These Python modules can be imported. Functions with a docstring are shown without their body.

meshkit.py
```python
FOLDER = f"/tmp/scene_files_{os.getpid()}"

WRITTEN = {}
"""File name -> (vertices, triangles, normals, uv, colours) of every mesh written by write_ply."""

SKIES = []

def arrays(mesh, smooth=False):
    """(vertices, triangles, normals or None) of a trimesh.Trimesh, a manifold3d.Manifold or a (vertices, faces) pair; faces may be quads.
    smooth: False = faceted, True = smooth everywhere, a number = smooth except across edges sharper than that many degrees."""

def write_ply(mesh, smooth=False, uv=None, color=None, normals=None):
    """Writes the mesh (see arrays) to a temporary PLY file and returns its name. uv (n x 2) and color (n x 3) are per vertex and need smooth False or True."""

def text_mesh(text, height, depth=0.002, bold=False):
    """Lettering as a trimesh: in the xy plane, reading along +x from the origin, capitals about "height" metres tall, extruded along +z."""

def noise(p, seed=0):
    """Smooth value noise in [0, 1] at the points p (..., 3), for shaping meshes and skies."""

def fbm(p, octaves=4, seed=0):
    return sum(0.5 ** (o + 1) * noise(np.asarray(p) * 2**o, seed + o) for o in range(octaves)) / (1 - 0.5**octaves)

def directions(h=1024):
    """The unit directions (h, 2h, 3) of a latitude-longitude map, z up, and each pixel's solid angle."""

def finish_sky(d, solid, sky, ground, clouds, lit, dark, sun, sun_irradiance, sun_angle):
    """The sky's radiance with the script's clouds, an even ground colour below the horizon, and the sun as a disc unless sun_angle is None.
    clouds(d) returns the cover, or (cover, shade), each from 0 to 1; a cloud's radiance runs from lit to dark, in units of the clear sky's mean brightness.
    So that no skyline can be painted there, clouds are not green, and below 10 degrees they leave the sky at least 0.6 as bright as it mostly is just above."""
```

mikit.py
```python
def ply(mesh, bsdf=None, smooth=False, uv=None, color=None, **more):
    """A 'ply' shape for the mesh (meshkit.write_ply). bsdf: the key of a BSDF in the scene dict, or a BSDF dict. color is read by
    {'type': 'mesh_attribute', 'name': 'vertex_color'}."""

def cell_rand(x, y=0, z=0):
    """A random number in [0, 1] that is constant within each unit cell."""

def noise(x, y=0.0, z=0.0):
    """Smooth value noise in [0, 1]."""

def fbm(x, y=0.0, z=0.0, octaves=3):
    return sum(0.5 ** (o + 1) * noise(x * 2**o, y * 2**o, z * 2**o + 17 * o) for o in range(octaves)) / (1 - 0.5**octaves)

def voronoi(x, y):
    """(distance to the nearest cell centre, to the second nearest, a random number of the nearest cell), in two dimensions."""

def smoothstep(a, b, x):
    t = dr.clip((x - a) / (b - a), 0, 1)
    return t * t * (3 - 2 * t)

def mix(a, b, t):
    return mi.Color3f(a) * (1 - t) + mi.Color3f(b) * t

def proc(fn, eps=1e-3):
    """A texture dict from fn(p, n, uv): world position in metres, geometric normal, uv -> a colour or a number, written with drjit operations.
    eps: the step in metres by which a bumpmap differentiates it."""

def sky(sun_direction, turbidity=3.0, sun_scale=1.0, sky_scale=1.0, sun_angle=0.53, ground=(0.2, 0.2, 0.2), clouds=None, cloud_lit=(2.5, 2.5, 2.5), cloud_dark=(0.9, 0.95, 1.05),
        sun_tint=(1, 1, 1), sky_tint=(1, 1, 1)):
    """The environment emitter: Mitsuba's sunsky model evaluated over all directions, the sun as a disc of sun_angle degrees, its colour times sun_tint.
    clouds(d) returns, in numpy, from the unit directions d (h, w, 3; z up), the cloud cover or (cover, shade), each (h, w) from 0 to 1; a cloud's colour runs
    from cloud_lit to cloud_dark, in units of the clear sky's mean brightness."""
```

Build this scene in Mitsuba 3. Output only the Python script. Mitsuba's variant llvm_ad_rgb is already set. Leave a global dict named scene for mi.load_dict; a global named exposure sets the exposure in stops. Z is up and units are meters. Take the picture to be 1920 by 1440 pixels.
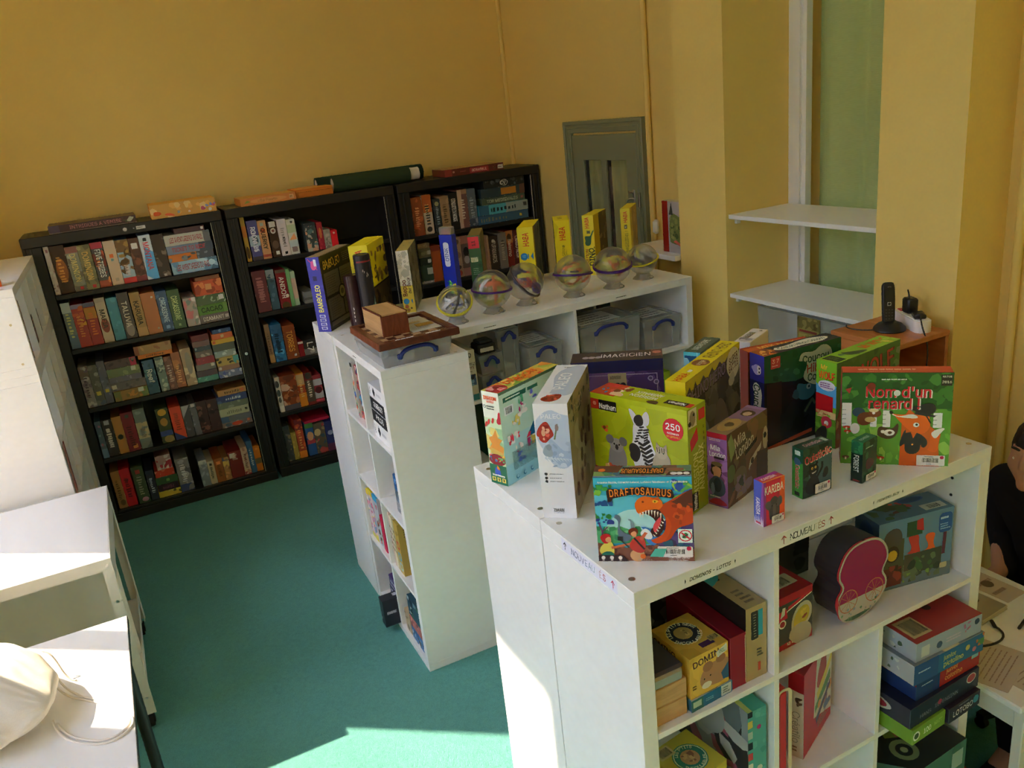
import math, random, functools
import numpy as np, trimesh, shapely
import shapely.affinity as aff
from shapely.geometry import Polygon, box as sbox
import manifold3d as m3
import drjit as dr, mitsuba as mi
import mikit, meshkit

# ---------------------------------------------------------------- camera, sky, sun, exposure
scene, labels = {}, {}
T = mi.ScalarTransform4f
CAM = (-0.8346, -3.0752, 2.4105)
FWD, UP = (0.39538, 0.86130, -0.31912), (0.23385, 0.24160, 0.94178)
scene['camera'] = {'type': 'perspective', 'fov': 64.53, 'fov_axis': 'x', 'near_clip': 0.02, 'far_clip': 200.0,
                   'to_world': T().look_at(origin=list(CAM), target=[CAM[i] + FWD[i] for i in range(3)], up=list(UP))}
SUN = (-0.802, 0.598, 0.96)
exposure = 4.68


def cloud(d):
    f = meshkit.fbm(np.stack([d[..., 0] / (d[..., 2] + .35) * 1.6, d[..., 1] / (d[..., 2] + .35) * 1.6, d[..., 2] * 0], -1), 4, 7)
    return np.clip((f - .42) * 3.2, 0, .75)


scene['sky'] = mikit.sky(SUN, turbidity=3.5, sun_scale=0.50, sky_scale=1.15, ground=(.16, .16, .155), clouds=cloud,
                         cloud_lit=(2.9, 3.0, 3.6), cloud_dark=(1.75, 1.85, 2.3), sky_tint=(1.05, 1.0, 1.0), sun_tint=(1.0, .96, .92))

# ---------------------------------------------------------------- materials
N_, F_, S_, MX = mikit.noise, mikit.fbm, mikit.smoothstep, mikit.mix


def lin(c, g=1.0, top=.88):
    if isinstance(c, str):
        c = tuple(int(c[i:i + 2], 16) for i in (0, 2, 4))
    x = np.asarray(c, float) / 255
    x = np.where(x < .04045, x / 12.92, ((x + .055) / 1.055) ** 2.4) * g
    m = x.max()
    return np.minimum(x if m <= top else x * (top / m), top)


def mat(key, base, rough=.5, spec=.5, two=True, **kw):
    b = {'type': 'principled', 'base_color': base if isinstance(base, dict) else {'type': 'rgb', 'value': [float(v) for v in base]},
         'roughness': rough, 'specular': spec, **kw}
    scene[key] = {'type': 'twosided', 'bsdf': b} if two else b


def bumped(key, base, rough, bump, eps=1e-3, spec=.5):
    b = {'type': 'principled', 'base_color': base, 'roughness': rough, 'specular': spec}
    scene[key] = {'type': 'twosided', 'bsdf': {'type': 'bumpmap', 'arbitrary': mikit.proc(bump, eps), 'scale': 1.0, 'bsdf': b}}


YEL = (.82, .615, .19)


def yellow(p, n, uv):
    t = F_(p.x * 1.7 + p.y * 1.3, p.y * 1.1 - p.x * .6, p.z * 1.5, 3)
    g = N_(p.x * 140 + p.y * 110, p.z * 150, p.y * 40)
    return MX([v * .94 for v in YEL], [v * 1.05 for v in YEL], t * .7 + g * .3)


bumped('wall_yellow', mikit.proc(yellow), .55, lambda p, n, uv: .0005 * N_(p.x * 95 + p.y * 75, p.z * 95, p.y * 60), 2e-3, .35)


def carpet(p, n, uv):
    a = N_(p.x * 420, p.y * 420)
    b = F_(p.x * 70, p.y * 70, 3.0, 3)
    c = F_(p.x * 2.2, p.y * 2.2, 1.0, 3)
    t = a * .5 + b * .35 + c * .35
    return MX((.065, .235, .215), (.150, .420, .385), t)


bumped('carpet_teal', mikit.proc(carpet), .95, lambda p, n, uv: .0022 * N_(p.x * 300, p.y * 300) + .001 * N_(p.x * 90, p.y * 90), 1e-3, .1)


def white_mel(p, n, uv):
    g = N_(p.x * 55 + 7, p.y * 55, p.z * 55)
    return MX((.775, .775, .755), (.80, .80, .785), g)


mat('white_melamine', mikit.proc(white_mel), .38, .45)
mat('white_gloss', (.80, .80, .79), .22, .5)
mat('ceiling_white', (.87, .86, .84), .8, .2)
mat('plaster_grey', (.46, .44, .41), .9, .1)
mat('black_metal', (.016, .015, .015), .42, .5)
mat('black_plastic', (.012, .012, .013), .35, .5)
mat('black_rubber', (.01, .01, .01), .7, .3)
mat('cream_metal', (.70, .69, .63), .4, .5)
mat('chrome', (.62, .62, .62), .22, .5, metallic=1.0)
mat('brass', (.55, .5, .38), .3, .5, metallic=1.0)
mat('sage_paint', (.245, .265, .150), .42, .5)
mat('cloth_green', mikit.proc(lambda p, n, uv: MX((.40, .52, .21), (.52, .62, .29), N_(p.x * 60, p.y * 60, p.z * 220) * .4 + .3)), .9, .1)
mat('voile', mikit.proc(lambda p, n, uv: MX((.36, .38, .15), (.48, .49, .22), F_(p.y * 40, p.z * 3, 0., 3))), .9, .1)
mat('canvas_white', mikit.proc(lambda p, n, uv: MX((.70, .665, .58), (.80, .77, .69), N_(p.x * 420, p.y * 420, p.z * 420) * .5 + F_(p.x * 9, p.y * 9, p.z * 9, 3) * .5)), .95, .1)
mat('cord_white', (.72, .68, .62), .9, .1)
mat('print', {'type': 'mesh_attribute', 'name': 'vertex_color'}, .36, .5)
mat('print_matte', {'type': 'mesh_attribute', 'name': 'vertex_color'}, .62, .35)
mat('blue_plastic', (.012, .022, .165), .3, .5)
mat('dark_shirt', (.012, .011, .013), .9, .1)
mat('skin', (.48, .25, .17), .5, .4)
mat('hair_dark', (.016, .011, .009), .55, .4)
mat('aluminium', (.44, .42, .38), .38, .5, metallic=.6)
mat('purple_plastic', (.05, .008, .14), .25, .5)
mat('yellow_plastic', (.62, .55, .03), .3, .5)
mat('orange_plastic', (.75, .14, .03), .35, .5)
mat('lime_plastic', (.46, .55, .10), .35, .5)
mat('red_plastic', (.55, .04, .05), .35, .5)
mat('pale_plastic', (.72, .72, .70), .35, .5)
mat('dusky_plastic', (.05, .04, .05), .3, .5)
mat('indigo_plastic', (.02, .04, .28), .3, .5)
mat('maroon_card', mikit.proc(lambda p, n, uv: MX((.030, .010, .011), (.042, .014, .014), N_(p.x * 60, p.y * 60, p.z * 60))), .28, .5)
mat('charcoal_card', (.014, .012, .015), .38, .5)


def wood(a, b, sx, sy, sz, rings=26.0):
    def fn(p, n, uv):
        w = F_(p.x * sx, p.y * sy, p.z * sz, 3)
        g = .5 + .5 * dr.sin(w * rings)
        f = N_(p.x * sx * 14, p.y * sy * 14, p.z * sz * 14)
        return MX(a, b, g * .6 + f * .4)
    return mikit.proc(fn)


mat('wood_orange', wood((.38, .115, .026), (.50, .175, .050), 7, 1.6, 7), .35, .5)
mat('wood_pale', wood((.46, .265, .105), (.57, .35, .155), 9, 2.0, 26), .42, .4)
mat('wood_mahogany', wood((.080, .018, .008), (.130, .034, .014), 12, 3, 12), .3, .5)
mat('wood_front', wood((.155, .040, .017), (.215, .062, .028), 30, 30, 6), .35, .5)
mat('wood_square_dark', wood((.055, .016, .009), (.085, .026, .013), 40, 10, 10), .35, .5)
mat('wood_square_light', wood((.36, .21, .11), (.46, .28, .16), 40, 10, 10), .35, .5)
scene['pane_glass'] = {'type': 'thindielectric', 'int_ior': 1.5}
scene['clear_shell'] = {'type': 'blendbsdf', 'weight': {'type': 'rgb', 'value': .09},
                        'a': {'type': 'thindielectric', 'int_ior': 1.6},
                        'b': {'type': 'twosided', 'bsdf': {'type': 'principled', 'base_color': {'type': 'rgb', 'value': [.62, .60, .58]}, 'roughness': .12, 'specular': .8}}}
scene['frosted'] = {'type': 'blendbsdf', 'weight': {'type': 'rgb', 'value': .17},
                    'a': {'type': 'thindielectric', 'int_ior': 1.45},
                    'b': {'type': 'twosided', 'bsdf': {'type': 'principled', 'base_color': {'type': 'rgb', 'value': [.74, .77, .76]}, 'roughness': .35, 'specular': .5}}}

# ---------------------------------------------------------------- mesh and scene helpers


def numbered(name):
    if name not in labels and name not in scene and not any(k.startswith(name + '__') for k in scene):
        return name
    n = 1
    while True:
        k = f'{name}_{n:03d}'
        if k not in labels and k not in scene and not any(q.startswith(k + '__') for q in scene):
            return k
        n += 1


def pose(x=0, y=0, z=0, rz=0, rx=0, ry=0):
    return trimesh.transformations.translation_matrix([x, y, z]) @ trimesh.transformations.euler_matrix(math.radians(rx), math.radians(ry), math.radians(rz), 'sxyz')


def put(key, mesh, bsdf, M=None, smooth=False, color=None):
    """one entry of the scene; the mesh is moved by M"""
    if isinstance(mesh, m3.Manifold):
        q = mesh.to_mesh()
        mesh = trimesh.Trimesh(q.vert_properties[:, :3], q.tri_verts, process=False)
    if M is not None:
        mesh = mesh.copy()
        mesh.apply_transform(M)
    scene[key] = mikit.ply(mesh, bsdf, smooth=smooth, color=color)
    return key


def part(root, name, mesh, bsdf, M=None, smooth=False, color=None, label=None, kind=None):
    key = numbered(f'{root}__{name}')
    put(key, mesh, bsdf, M, smooth, color)
    if label or kind:
        labels[key] = {k: v for k, v in (('label', label), ('kind', kind)) if v}
    return key


def thing(name, label, category, group=None, kind=None):
    key = numbered(name)
    labels[key] = {'label': label, 'category': category}
    if group:
        labels[key]['group'] = group
    if kind:
        labels[key]['kind'] = kind
    return key


def struct(name, mesh, bsdf, M=None, label=None, smooth=False):
    put(name, mesh, bsdf, M, smooth)
    labels[name] = {'kind': 'structure'}
    if label:
        labels[name]['label'] = label
    return name


def bx(x0, x1, y0, y1, z0, z1, b=0.0):
    """a box, its edges chamfered by b"""
    if b <= 0:
        m = trimesh.creation.box((x1 - x0, y1 - y0, z1 - z0))
        m.apply_translation(((x0 + x1) / 2, (y0 + y1) / 2, (z0 + z1) / 2))
        return m
    b = min(b, (x1 - x0) * .45, (y1 - y0) * .45, (z1 - z0) * .45)
    P = []
    for X, sx in ((x0, 1), (x1, -1)):
        for Y, sy in ((y0, 1), (y1, -1)):
            for Z, sz in ((z0, 1), (z1, -1)):
                P += [(X, Y + sy * b, Z + sz * b), (X + sx * b, Y, Z + sz * b), (X + sx * b, Y + sy * b, Z)]
    return trimesh.convex.convex_hull(np.array(P))


def cat(*ms):
    return trimesh.util.concatenate([m for m in ms])


def tube(points, r, sides=8, closed=False):
    p = np.asarray(points, float)
    n = len(p)
    t = np.roll(p, -1, 0) - np.roll(p, 1, 0) if closed else np.gradient(p, axis=0)
    t /= np.linalg.norm(t, axis=1, keepdims=True) + 1e-12
    a = np.cross(t[0], (0, 0, 1) if abs(t[0][2]) < .9 else (1, 0, 0))
    A = []
    for i in range(n):
        a = a - t[i] * (a @ t[i])
        a = a / (np.linalg.norm(a) + 1e-12)
        A.append(a)
    A = np.array(A)
    B = np.cross(t, A)
    ang = np.arange(sides) * 2 * np.pi / sides
    rr = np.broadcast_to(r, (n,))
    v = (p[:, None] + rr[:, None, None] * (np.cos(ang)[None, :, None] * A[:, None] + np.sin(ang)[None, :, None] * B[:, None])).reshape(-1, 3)
    f = []
    for i in range(n if closed else n - 1):
        j = (i + 1) % n
        for k in range(sides):
            l = (k + 1) % sides
            f += [[i * sides + k, i * sides + l, j * sides + l], [i * sides + k, j * sides + l, j * sides + k]]
    if not closed:
        v = np.vstack([v, p[:1], p[-1:]])
        for k in range(sides):
            l = (k + 1) % sides
            f += [[len(v) - 2, l, k], [len(v) - 1, (n - 1) * sides + k, (n - 1) * sides + l]]
    return trimesh.Trimesh(v, f, process=False)


def curve(points, n=24):
    """a smooth line through the points"""
    from scipy.interpolate import CubicSpline
    p = np.asarray(points, float)
    t = np.r_[0, np.cumsum(np.linalg.norm(np.diff(p, axis=0), axis=1))]
    return CubicSpline(t, p)(np.linspace(0, t[-1], n))


def lathe(prof, n=32):
    m = trimesh.creation.revolve(np.asarray(prof, float), sections=n)
    return m


def cyl(p0, p1, r, n=16):
    return trimesh.creation.cylinder(r, segment=[p0, p1], sections=n)


def extrude(poly, h):
    return trimesh.creation.extrude_polygon(poly, h, engine='earcut')


def rrect(x0, y0, x1, y1, r, q=4):
    return sbox(x0 + r, y0 + r, x1 - r, y1 - r).buffer(r, quad_segs=q)


def section(poly):
    return m3.CrossSection([np.array(shapely.geometry.polygon.orient(poly).exterior.coords)[:-1, :2]])


# ---------------------------------------------------------------- flat print: coloured shapes lying on a face


@functools.lru_cache(None)
def glyphs(text, bold):
    m = meshkit.text_mesh(text, 1.0, .01, bold)
    up = m.face_normals[:, 2] > .9
    v, f = m.vertices[:, :2], m.faces[up]
    used = np.unique(f)
    idx = np.zeros(len(v), int)
    idx[used] = np.arange(len(used))
    v = v[used]
    lo, hi = v.min(0), v.max(0)
    return v - [(lo[0] + hi[0]) / 2, .5], idx[f], hi[0] - lo[0]


def tri(poly):
    v, f = trimesh.creation.triangulate_polygon(poly, engine='earcut')
    return np.asarray(v)[:, :2], np.asarray(f)


STEP = 2.0e-5


class Art:
    """print on one face, W x H metres; positions are fractions of the face"""

    def __init__(s, W, H, gain=1.0):
        s.W, s.H, s.gain, s.v, s.f, s.c, s.n, s.k = W, H, gain, [], [], [], 0, 4

    def add(s, v, f, c, rev=False):
        if len(v) == 0:
            return
        s.k += 1
        s.v.append(np.c_[v, np.full(len(v), s.k * STEP)])
        s.f.append(np.asarray(f) + s.n)
        s.c.append(np.tile(lin(c, s.gain), (len(v), 1)))
        s.n += len(v)

    def metric(s, poly, c):
        poly = poly.intersection(sbox(0, 0, s.W, s.H))
        for g in getattr(poly, 'geoms', [poly]):
            if g.geom_type == 'Polygon' and g.area > 1e-9:
                if len(g.interiors) == 0 and g.convex_hull.area - g.area < 1e-12:
                    p = np.array(shapely.geometry.polygon.orient(g).exterior.coords)[:-1, :2]
                    s.add(p, [[0, i, i + 1] for i in range(1, len(p) - 1)], c)
                else:
                    v, f = tri(g)
                    a = v[f]
                    b = a - a[:, :1]
                    neg = b[:, 1, 0] * b[:, 2, 1] - b[:, 1, 1] * b[:, 2, 0] < 0
                    f = np.where(neg[:, None], f[:, ::-1], f)
                    s.add(v, f, c)
        return s

    def r(s, x0, y0, x1, y1, c, rad=0):
        if rad:
            return s.metric(rrect(x0 * s.W, y0 * s.H, x1 * s.W, y1 * s.H, rad), c)
        return s.metric(sbox(x0 * s.W, y0 * s.H, x1 * s.W, y1 * s.H), c)

    def p(s, pts, c):
        q = Polygon([(x * s.W, y * s.H) for x, y in pts])
        return s.metric(q if q.is_valid else q.buffer(0), c)

    def smooth(s, pts, c, n=40):
        """a closed soft outline through the points"""
        P = curve([(x * s.W, y * s.H, 0) for x, y in list(pts) + [pts[0]]], n)[:-1, :2]
        q = Polygon(P)
        return s.metric(q if q.is_valid else q.buffer(0), c)

    def e(s, cx, cy, rx, ry, c, rot=0, n=20):
        a = np.arange(n) * 2 * np.pi / n
        x, y = rx * s.W * np.cos(a), ry * s.H * np.sin(a)
        k = math.radians(rot)
        return s.metric(Polygon(np.c_[cx * s.W + x * math.cos(k) - y * math.sin(k), cy * s.H + x * math.sin(k) + y * math.cos(k)]), c)

    def d(s, cx, cy, r, c, n=20):
        """a round dot, r a fraction of the shorter side"""
        q = r * min(s.W, s.H)
        return s.e(cx, cy, q / s.W, q / s.H, c, 0, n)

    def line(s, pts, w, c):
        return s.metric(shapely.LineString([(x * s.W, y * s.H) for x, y in pts]).buffer(w * min(s.W, s.H) / 2, cap_style='flat', quad_segs=2), c)

    def t(s, text, cx, cy, h, c, rot=0, maxw=None, bold=True, sx=1.0, halo=None, shear=0):
        """lettering centred there, capitals h metres tall; maxw in metres"""
        v, f, w = glyphs(text, bold)
        k = h * sx
        if maxw and w * k > maxw:
            k = maxw / w
        q = v * [k, h]
        if shear:
            q = q + np.c_[q[:, 1] * shear, q[:, 1] * 0]
        a = math.radians(rot)
        R = np.array([[math.cos(a), -math.sin(a)], [math.sin(a), math.cos(a)]])
        o = np.array([cx * s.W, cy * s.H])
        if halo:
            hw, hh = w * k / 2 + h * .22, h * .72
            pl = aff.translate(aff.rotate(rrect(-hw, -hh, hw, hh, hh * .6), rot, (0, 0)), *o)
            s.metric(pl, halo)
        s.add(q @ R.T + o, f, c)
        return s

    def arc(s, text, cx, cy, r, h, c, mid=90, cw=True):
        """lettering along a circle of r metres"""
        tot = sum(glyphs(ch, True)[2] if ch != ' ' else .35 for ch in text) * h + .12 * h * len(text)
        ang = math.radians(mid) + (tot / r / 2) * (1 if cw else -1)
        for ch in text:
            w = (glyphs(ch, True)[2] if ch != ' ' else .35) * h + .12 * h
            ang -= (w / r / 2) * (1 if cw else -1)
            if ch != ' ':
                s.t(ch, cx + r * math.cos(ang) / s.W, cy + r * math.sin(ang) / s.H, h, c, math.degrees(ang) - 90 * (1 if cw else -1))
            ang -= (w / r / 2) * (1 if cw else -1)
        return s

    def busy(s, n, pal, x0=0, y0=0, x1=1, y1=1, seed=0, size=.3):
        rnd = random.Random(seed * 7919 + n)
        m = min((x1 - x0) * s.W, (y1 - y0) * s.H)
        lim = sbox(x0 * s.W, y0 * s.H, x1 * s.W, y1 * s.H)
        for _ in range(n):
            c = rnd.choice(pal)
            r = m * size * rnd.uniform(.3, 1.0)
            a0, k = rnd.uniform(0, 6.28), rnd.choice((5, 6, 7, 8))
            st = rnd.uniform(.4, 1)
            cx, cy = rnd.uniform(x0, x1) * s.W, rnd.uniform(y0, y1) * s.H
            an = [a0 + 6.283 * i / k for i in range(k)]
            rot = rnd.uniform(0, 3.1416)
            P = []
            for q in an:
                rr = r * rnd.uniform(.7, 1.1)
                X, Y = rr * math.cos(q), rr * math.sin(q) * st
                P.append((cx + X * math.cos(rot) - Y * math.sin(rot), cy + X * math.sin(rot) + Y * math.cos(rot)))
            s.metric(Polygon(P).convex_hull.intersection(lim), c)
        return s

    def lines(s, x0, y0, x1, y1, n, c, seed=1, fill=.5):
        """rows of print too small to read"""
        rnd = random.Random(seed)
        dy = (y1 - y0) / n
        for i in range(n):
            y, x = y1 - (i + .5) * dy, x0
            end = x0 + (x1 - x0) * rnd.uniform(.72, 1)
            while x < end:
                w = min((x1 - x0) * rnd.uniform(.06, .16), end - x)
                s.r(x, y - dy * fill / 2, x + w * .86, y + dy * fill / 2, c)
                x += w
        return s

    def bars(s, x0, y0, x1, y1, seed=3):
        """a barcode"""
        rnd = random.Random(seed)
        x = x0
        while x < x1:
            w = (x1 - x0) * rnd.choice((.02, .03, .05))
            s.r(x, y0, min(x + w, x1), y1, '181818')
            x += w + (x1 - x0) * rnd.choice((.02, .03, .04))
        return s


FACES = {'F': (lambda w, d, h: ((0, 0, 0), (1, 0, 0), (0, 0, 1), w, h)), 'R': (lambda w, d, h: ((w, 0, 0), (0, 1, 0), (0, 0, 1), d, h)),
         'B': (lambda w, d, h: ((w, d, 0), (-1, 0, 0), (0, 0, 1), w, h)), 'L': (lambda w, d, h: ((0, d, 0), (0, -1, 0), (0, 0, 1), d, h)),
         'T': (lambda w, d, h: ((0, 0, h), (1, 0, 0), (0, 1, 0), w, d)), 'D': (lambda w, d, h: ((0, d, 0), (1, 0, 0), (0, -1, 0), w, d))}


def art_mesh(arts, w, d, h, M):
    """the print of several faces as one mesh with its colours"""
    V, F, C, n = [], [], [], 0
    for face, A in arts:
        if not A.n:
            continue
        O, U, Vv, _, _ = FACES[face](w, d, h)
        O, U, Vv = map(np.array, (O, U, Vv))
        Nn = np.cross(U, Vv)
        q = np.vstack(A.v)
        V.append(O + q[:, :1] * U + q[:, 1:2] * Vv + q[:, 2:] * Nn)
        F.append(np.vstack(A.f) + n)
        C.append(np.vstack(A.c))
        n += len(q)
    if not n:
        return None
    m = trimesh.Trimesh(np.vstack(V), np.vstack(F), process=False)
    m.apply_transform(M)
    return m, np.vstack(C)


def face_colours(mesh, cols, gain):
    """the box mesh with a colour for each side"""
    f = mesh.faces
    v = mesh.vertices[f.reshape(-1)]
    nn = mesh.face_normals
    side = np.where(np.abs(nn).max(1) == np.abs(nn[:, 0]), np.where(nn[:, 0] > 0, 'R', 'L'),
                    np.where(np.abs(nn).max(1) == np.abs(nn[:, 1]), np.where(nn[:, 1] > 0, 'B', 'F'), np.where(nn[:, 2] > 0, 'T', 'D')))
    col = np.array([lin(cols.get(q, cols['*']), gain) for q in side])
    return trimesh.Trimesh(v, np.arange(len(v)).reshape(-1, 3), process=False), np.repeat(col, 3, 0)


def game_box(name, label, cat_, group, at, rot, dims, cols, art=None, gain=1.0, lid=None, sticker=None, bev=.0012, M=None, kind_mat='print', seams=True):
    """a boxed game: body (and lid: ('R' or 'T', depth of the other half)), printed artwork, barcode sticker"""
    w, d, h = dims
    M = pose(*at, rot) if M is None else M
    cols = cols if isinstance(cols, dict) else {'*': cols}
    k = thing(name, label, cat_, group)
    if lid is None:
        m, c = face_colours(bx(0, w, 0, d, 0, h, bev), cols, gain)
        part(k, 'body', m, kind_mat, M, color=c)
    else:
        side, q = lid
        g = .0016
        if side == 'R':      # lid closes from the +x side, the base shows a step near x = w
            a, b = bx(0, w - q, 0, d, 0, h, bev), bx(w - q, w, g, d - g, g, h - g, bev)
        elif side == 'F':    # lid closes from the front
            a, b = bx(0, w, 0, d - q, 0, h, bev), bx(g, w - g, d - q, d, g, h - g, bev)
        else:                # lid on top
            a, b = bx(0, w, 0, d, q, h, bev), bx(g, w - g, g, d - g, 0, q, bev)
        for nm, mm in (('lid', a), ('base', b)):
            m, c = face_colours(mm, cols, gain)
            part(k, nm, m, kind_mat, M, color=c)
    if art:
        arts = []
        for face, fn in art.items():
            _, _, _, W, H = FACES[face](w, d, h)
            A = Art(W, H, gain)
            fn(A)
            arts.append((face, A))
        res = art_mesh(arts, w, d, h, M)
        if res:
            part(k, 'cover_print', res[0], kind_mat, color=res[1])
    if sticker:
        face, x0, y0, x1, y1 = sticker
        _, _, _, W, H = FACES[face](w, d, h)
        A = Art(W, H, 1)
        A.k = 150
        A.r(x0, y0, x1, y1, 'e6e4e0', .002)
        dx, dy = x1 - x0, y1 - y0
        A.bars(x0 + dx * .2, y0 + dy * .3, x0 + dx * .78, y0 + dy * .74)
        A.lines(x0 + dx * .25, y0 + dy * .8, x0 + dx * .7, y0 + dy * .92, 1, '505050')
        A.lines(x0 + dx * .35, y0 + dy * .1, x0 + dx * .6, y0 + dy * .22, 1, '505050')
        A.e(x0 + dx * .89, y0 + dy * .82, .07 * dx, .07 * dx * W / H, 'c81e50')
        m, c = art_mesh([(face, A)], w, d, h, M)
        part(k, 'barcode_sticker', m, kind_mat, color=c, label='white barcode sticker with a pink dot')
    return k

# ---------------------------------------------------------------- the room
XL, XR, YB, YF, ZC = -2.05, 2.29, 3.19, -4.6, 3.95
PX = 2.02                                  # front of the two pilasters
struct('floor', bx(XL - .4, 3.0, YF - .3, YB + .3, -.12, 0), 'carpet_teal', label='teal short-pile carpet')
struct('ceiling', bx(XL - .4, 3.0, YF - .3, YB + .3, ZC, ZC + .15), 'ceiling_white')
fac = bx(-15.0, -14.0, -30, 30, -4.0, 6.6)  # unseen block, added to cut low sky light at the windows
struct('wall_opposite', fac, 'plaster_grey', label='plain grey house block added out of view to block the low sky')
for i in range(13):
    for z in (-1.4, 1.8):
        part('wall_opposite', 'window', bx(-14.0, -13.96, -27 + i * 4.5, -25.8 + i * 4.5, z, z + 2.0), 'black_plastic')
struct('wall_back', bx(XL - .4, 3.0, YB, YB + .3, 0, ZC), 'wall_yellow')
struct('wall_front', bx(XL - .4, 3.0, YF - .3, YF, 0, ZC), 'wall_yellow')
WIN = [(.05, 1.29), (-1.78, -.54), (-3.62, -2.38)]          # openings of the window wall, in y
WZ0, WZ1, WT = .95, 3.62, .30
lw = [bx(XL - WT, XL, YF, YB, 0, WZ0), bx(XL - WT, XL, YF, YB, WZ1, ZC)]
ys = [YF] + sorted(v for a in WIN for v in a) + [YB]
for a, b in zip(ys[0::2], ys[1::2]):
    lw.append(bx(XL - WT, XL, a, b, WZ0, WZ1))
struct('wall_left', cat(*lw), 'wall_yellow')
NY0, NY1 = -.67, .265                      # the niche between the pilasters
struct('wall_right', cat(bx(XR, 2.75, NY1, YB, 0, ZC), bx(XR, 2.75, YF, NY0, 0, ZC), bx(2.60, 2.75, NY0, NY1, 0, ZC)), 'wall_yellow')
struct('wall_pilaster_1', bx(PX, XR, NY1, .655, 0, ZC), 'wall_yellow', label='yellow pilaster beside the niche, towards the back wall')
struct('wall_pilaster_2', bx(PX, XR, -1.05, NY0, 0, ZC), 'wall_yellow', label='yellow pilaster behind the black phone')
for i, (a, b) in enumerate(WIN):           # three tall windows in the wall outside the picture, source of the daylight
    xw, key = XL - .20, f'window_{i + 1}'
    mid = (a + b) / 2 + .06
    fr = cat(bx(xw - .03, xw + .03, a, a + .05, WZ0, WZ1), bx(xw - .03, xw + .03, b - .05, b, WZ0, WZ1), bx(xw - .03, xw + .03, a, b, WZ0, WZ0 + .06),
             bx(xw - .03, xw + .03, a, b, WZ1 - .06, WZ1), bx(xw - .035, xw + .035, mid - .05, mid + .05, WZ0, WZ1))
    struct(key, fr, 'white_gloss')
    part(key, 'pane', trimesh.Trimesh([(xw, a, WZ0), (xw, b, WZ0), (xw, b, WZ1), (xw, a, WZ1)], [[0, 1, 2], [0, 2, 3]]), 'pane_glass')
    part(key, 'sill', bx(xw, XL + .04, a + .001, b - .001, WZ0 - .03, WZ0 + .012, .006), 'white_gloss')
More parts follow.
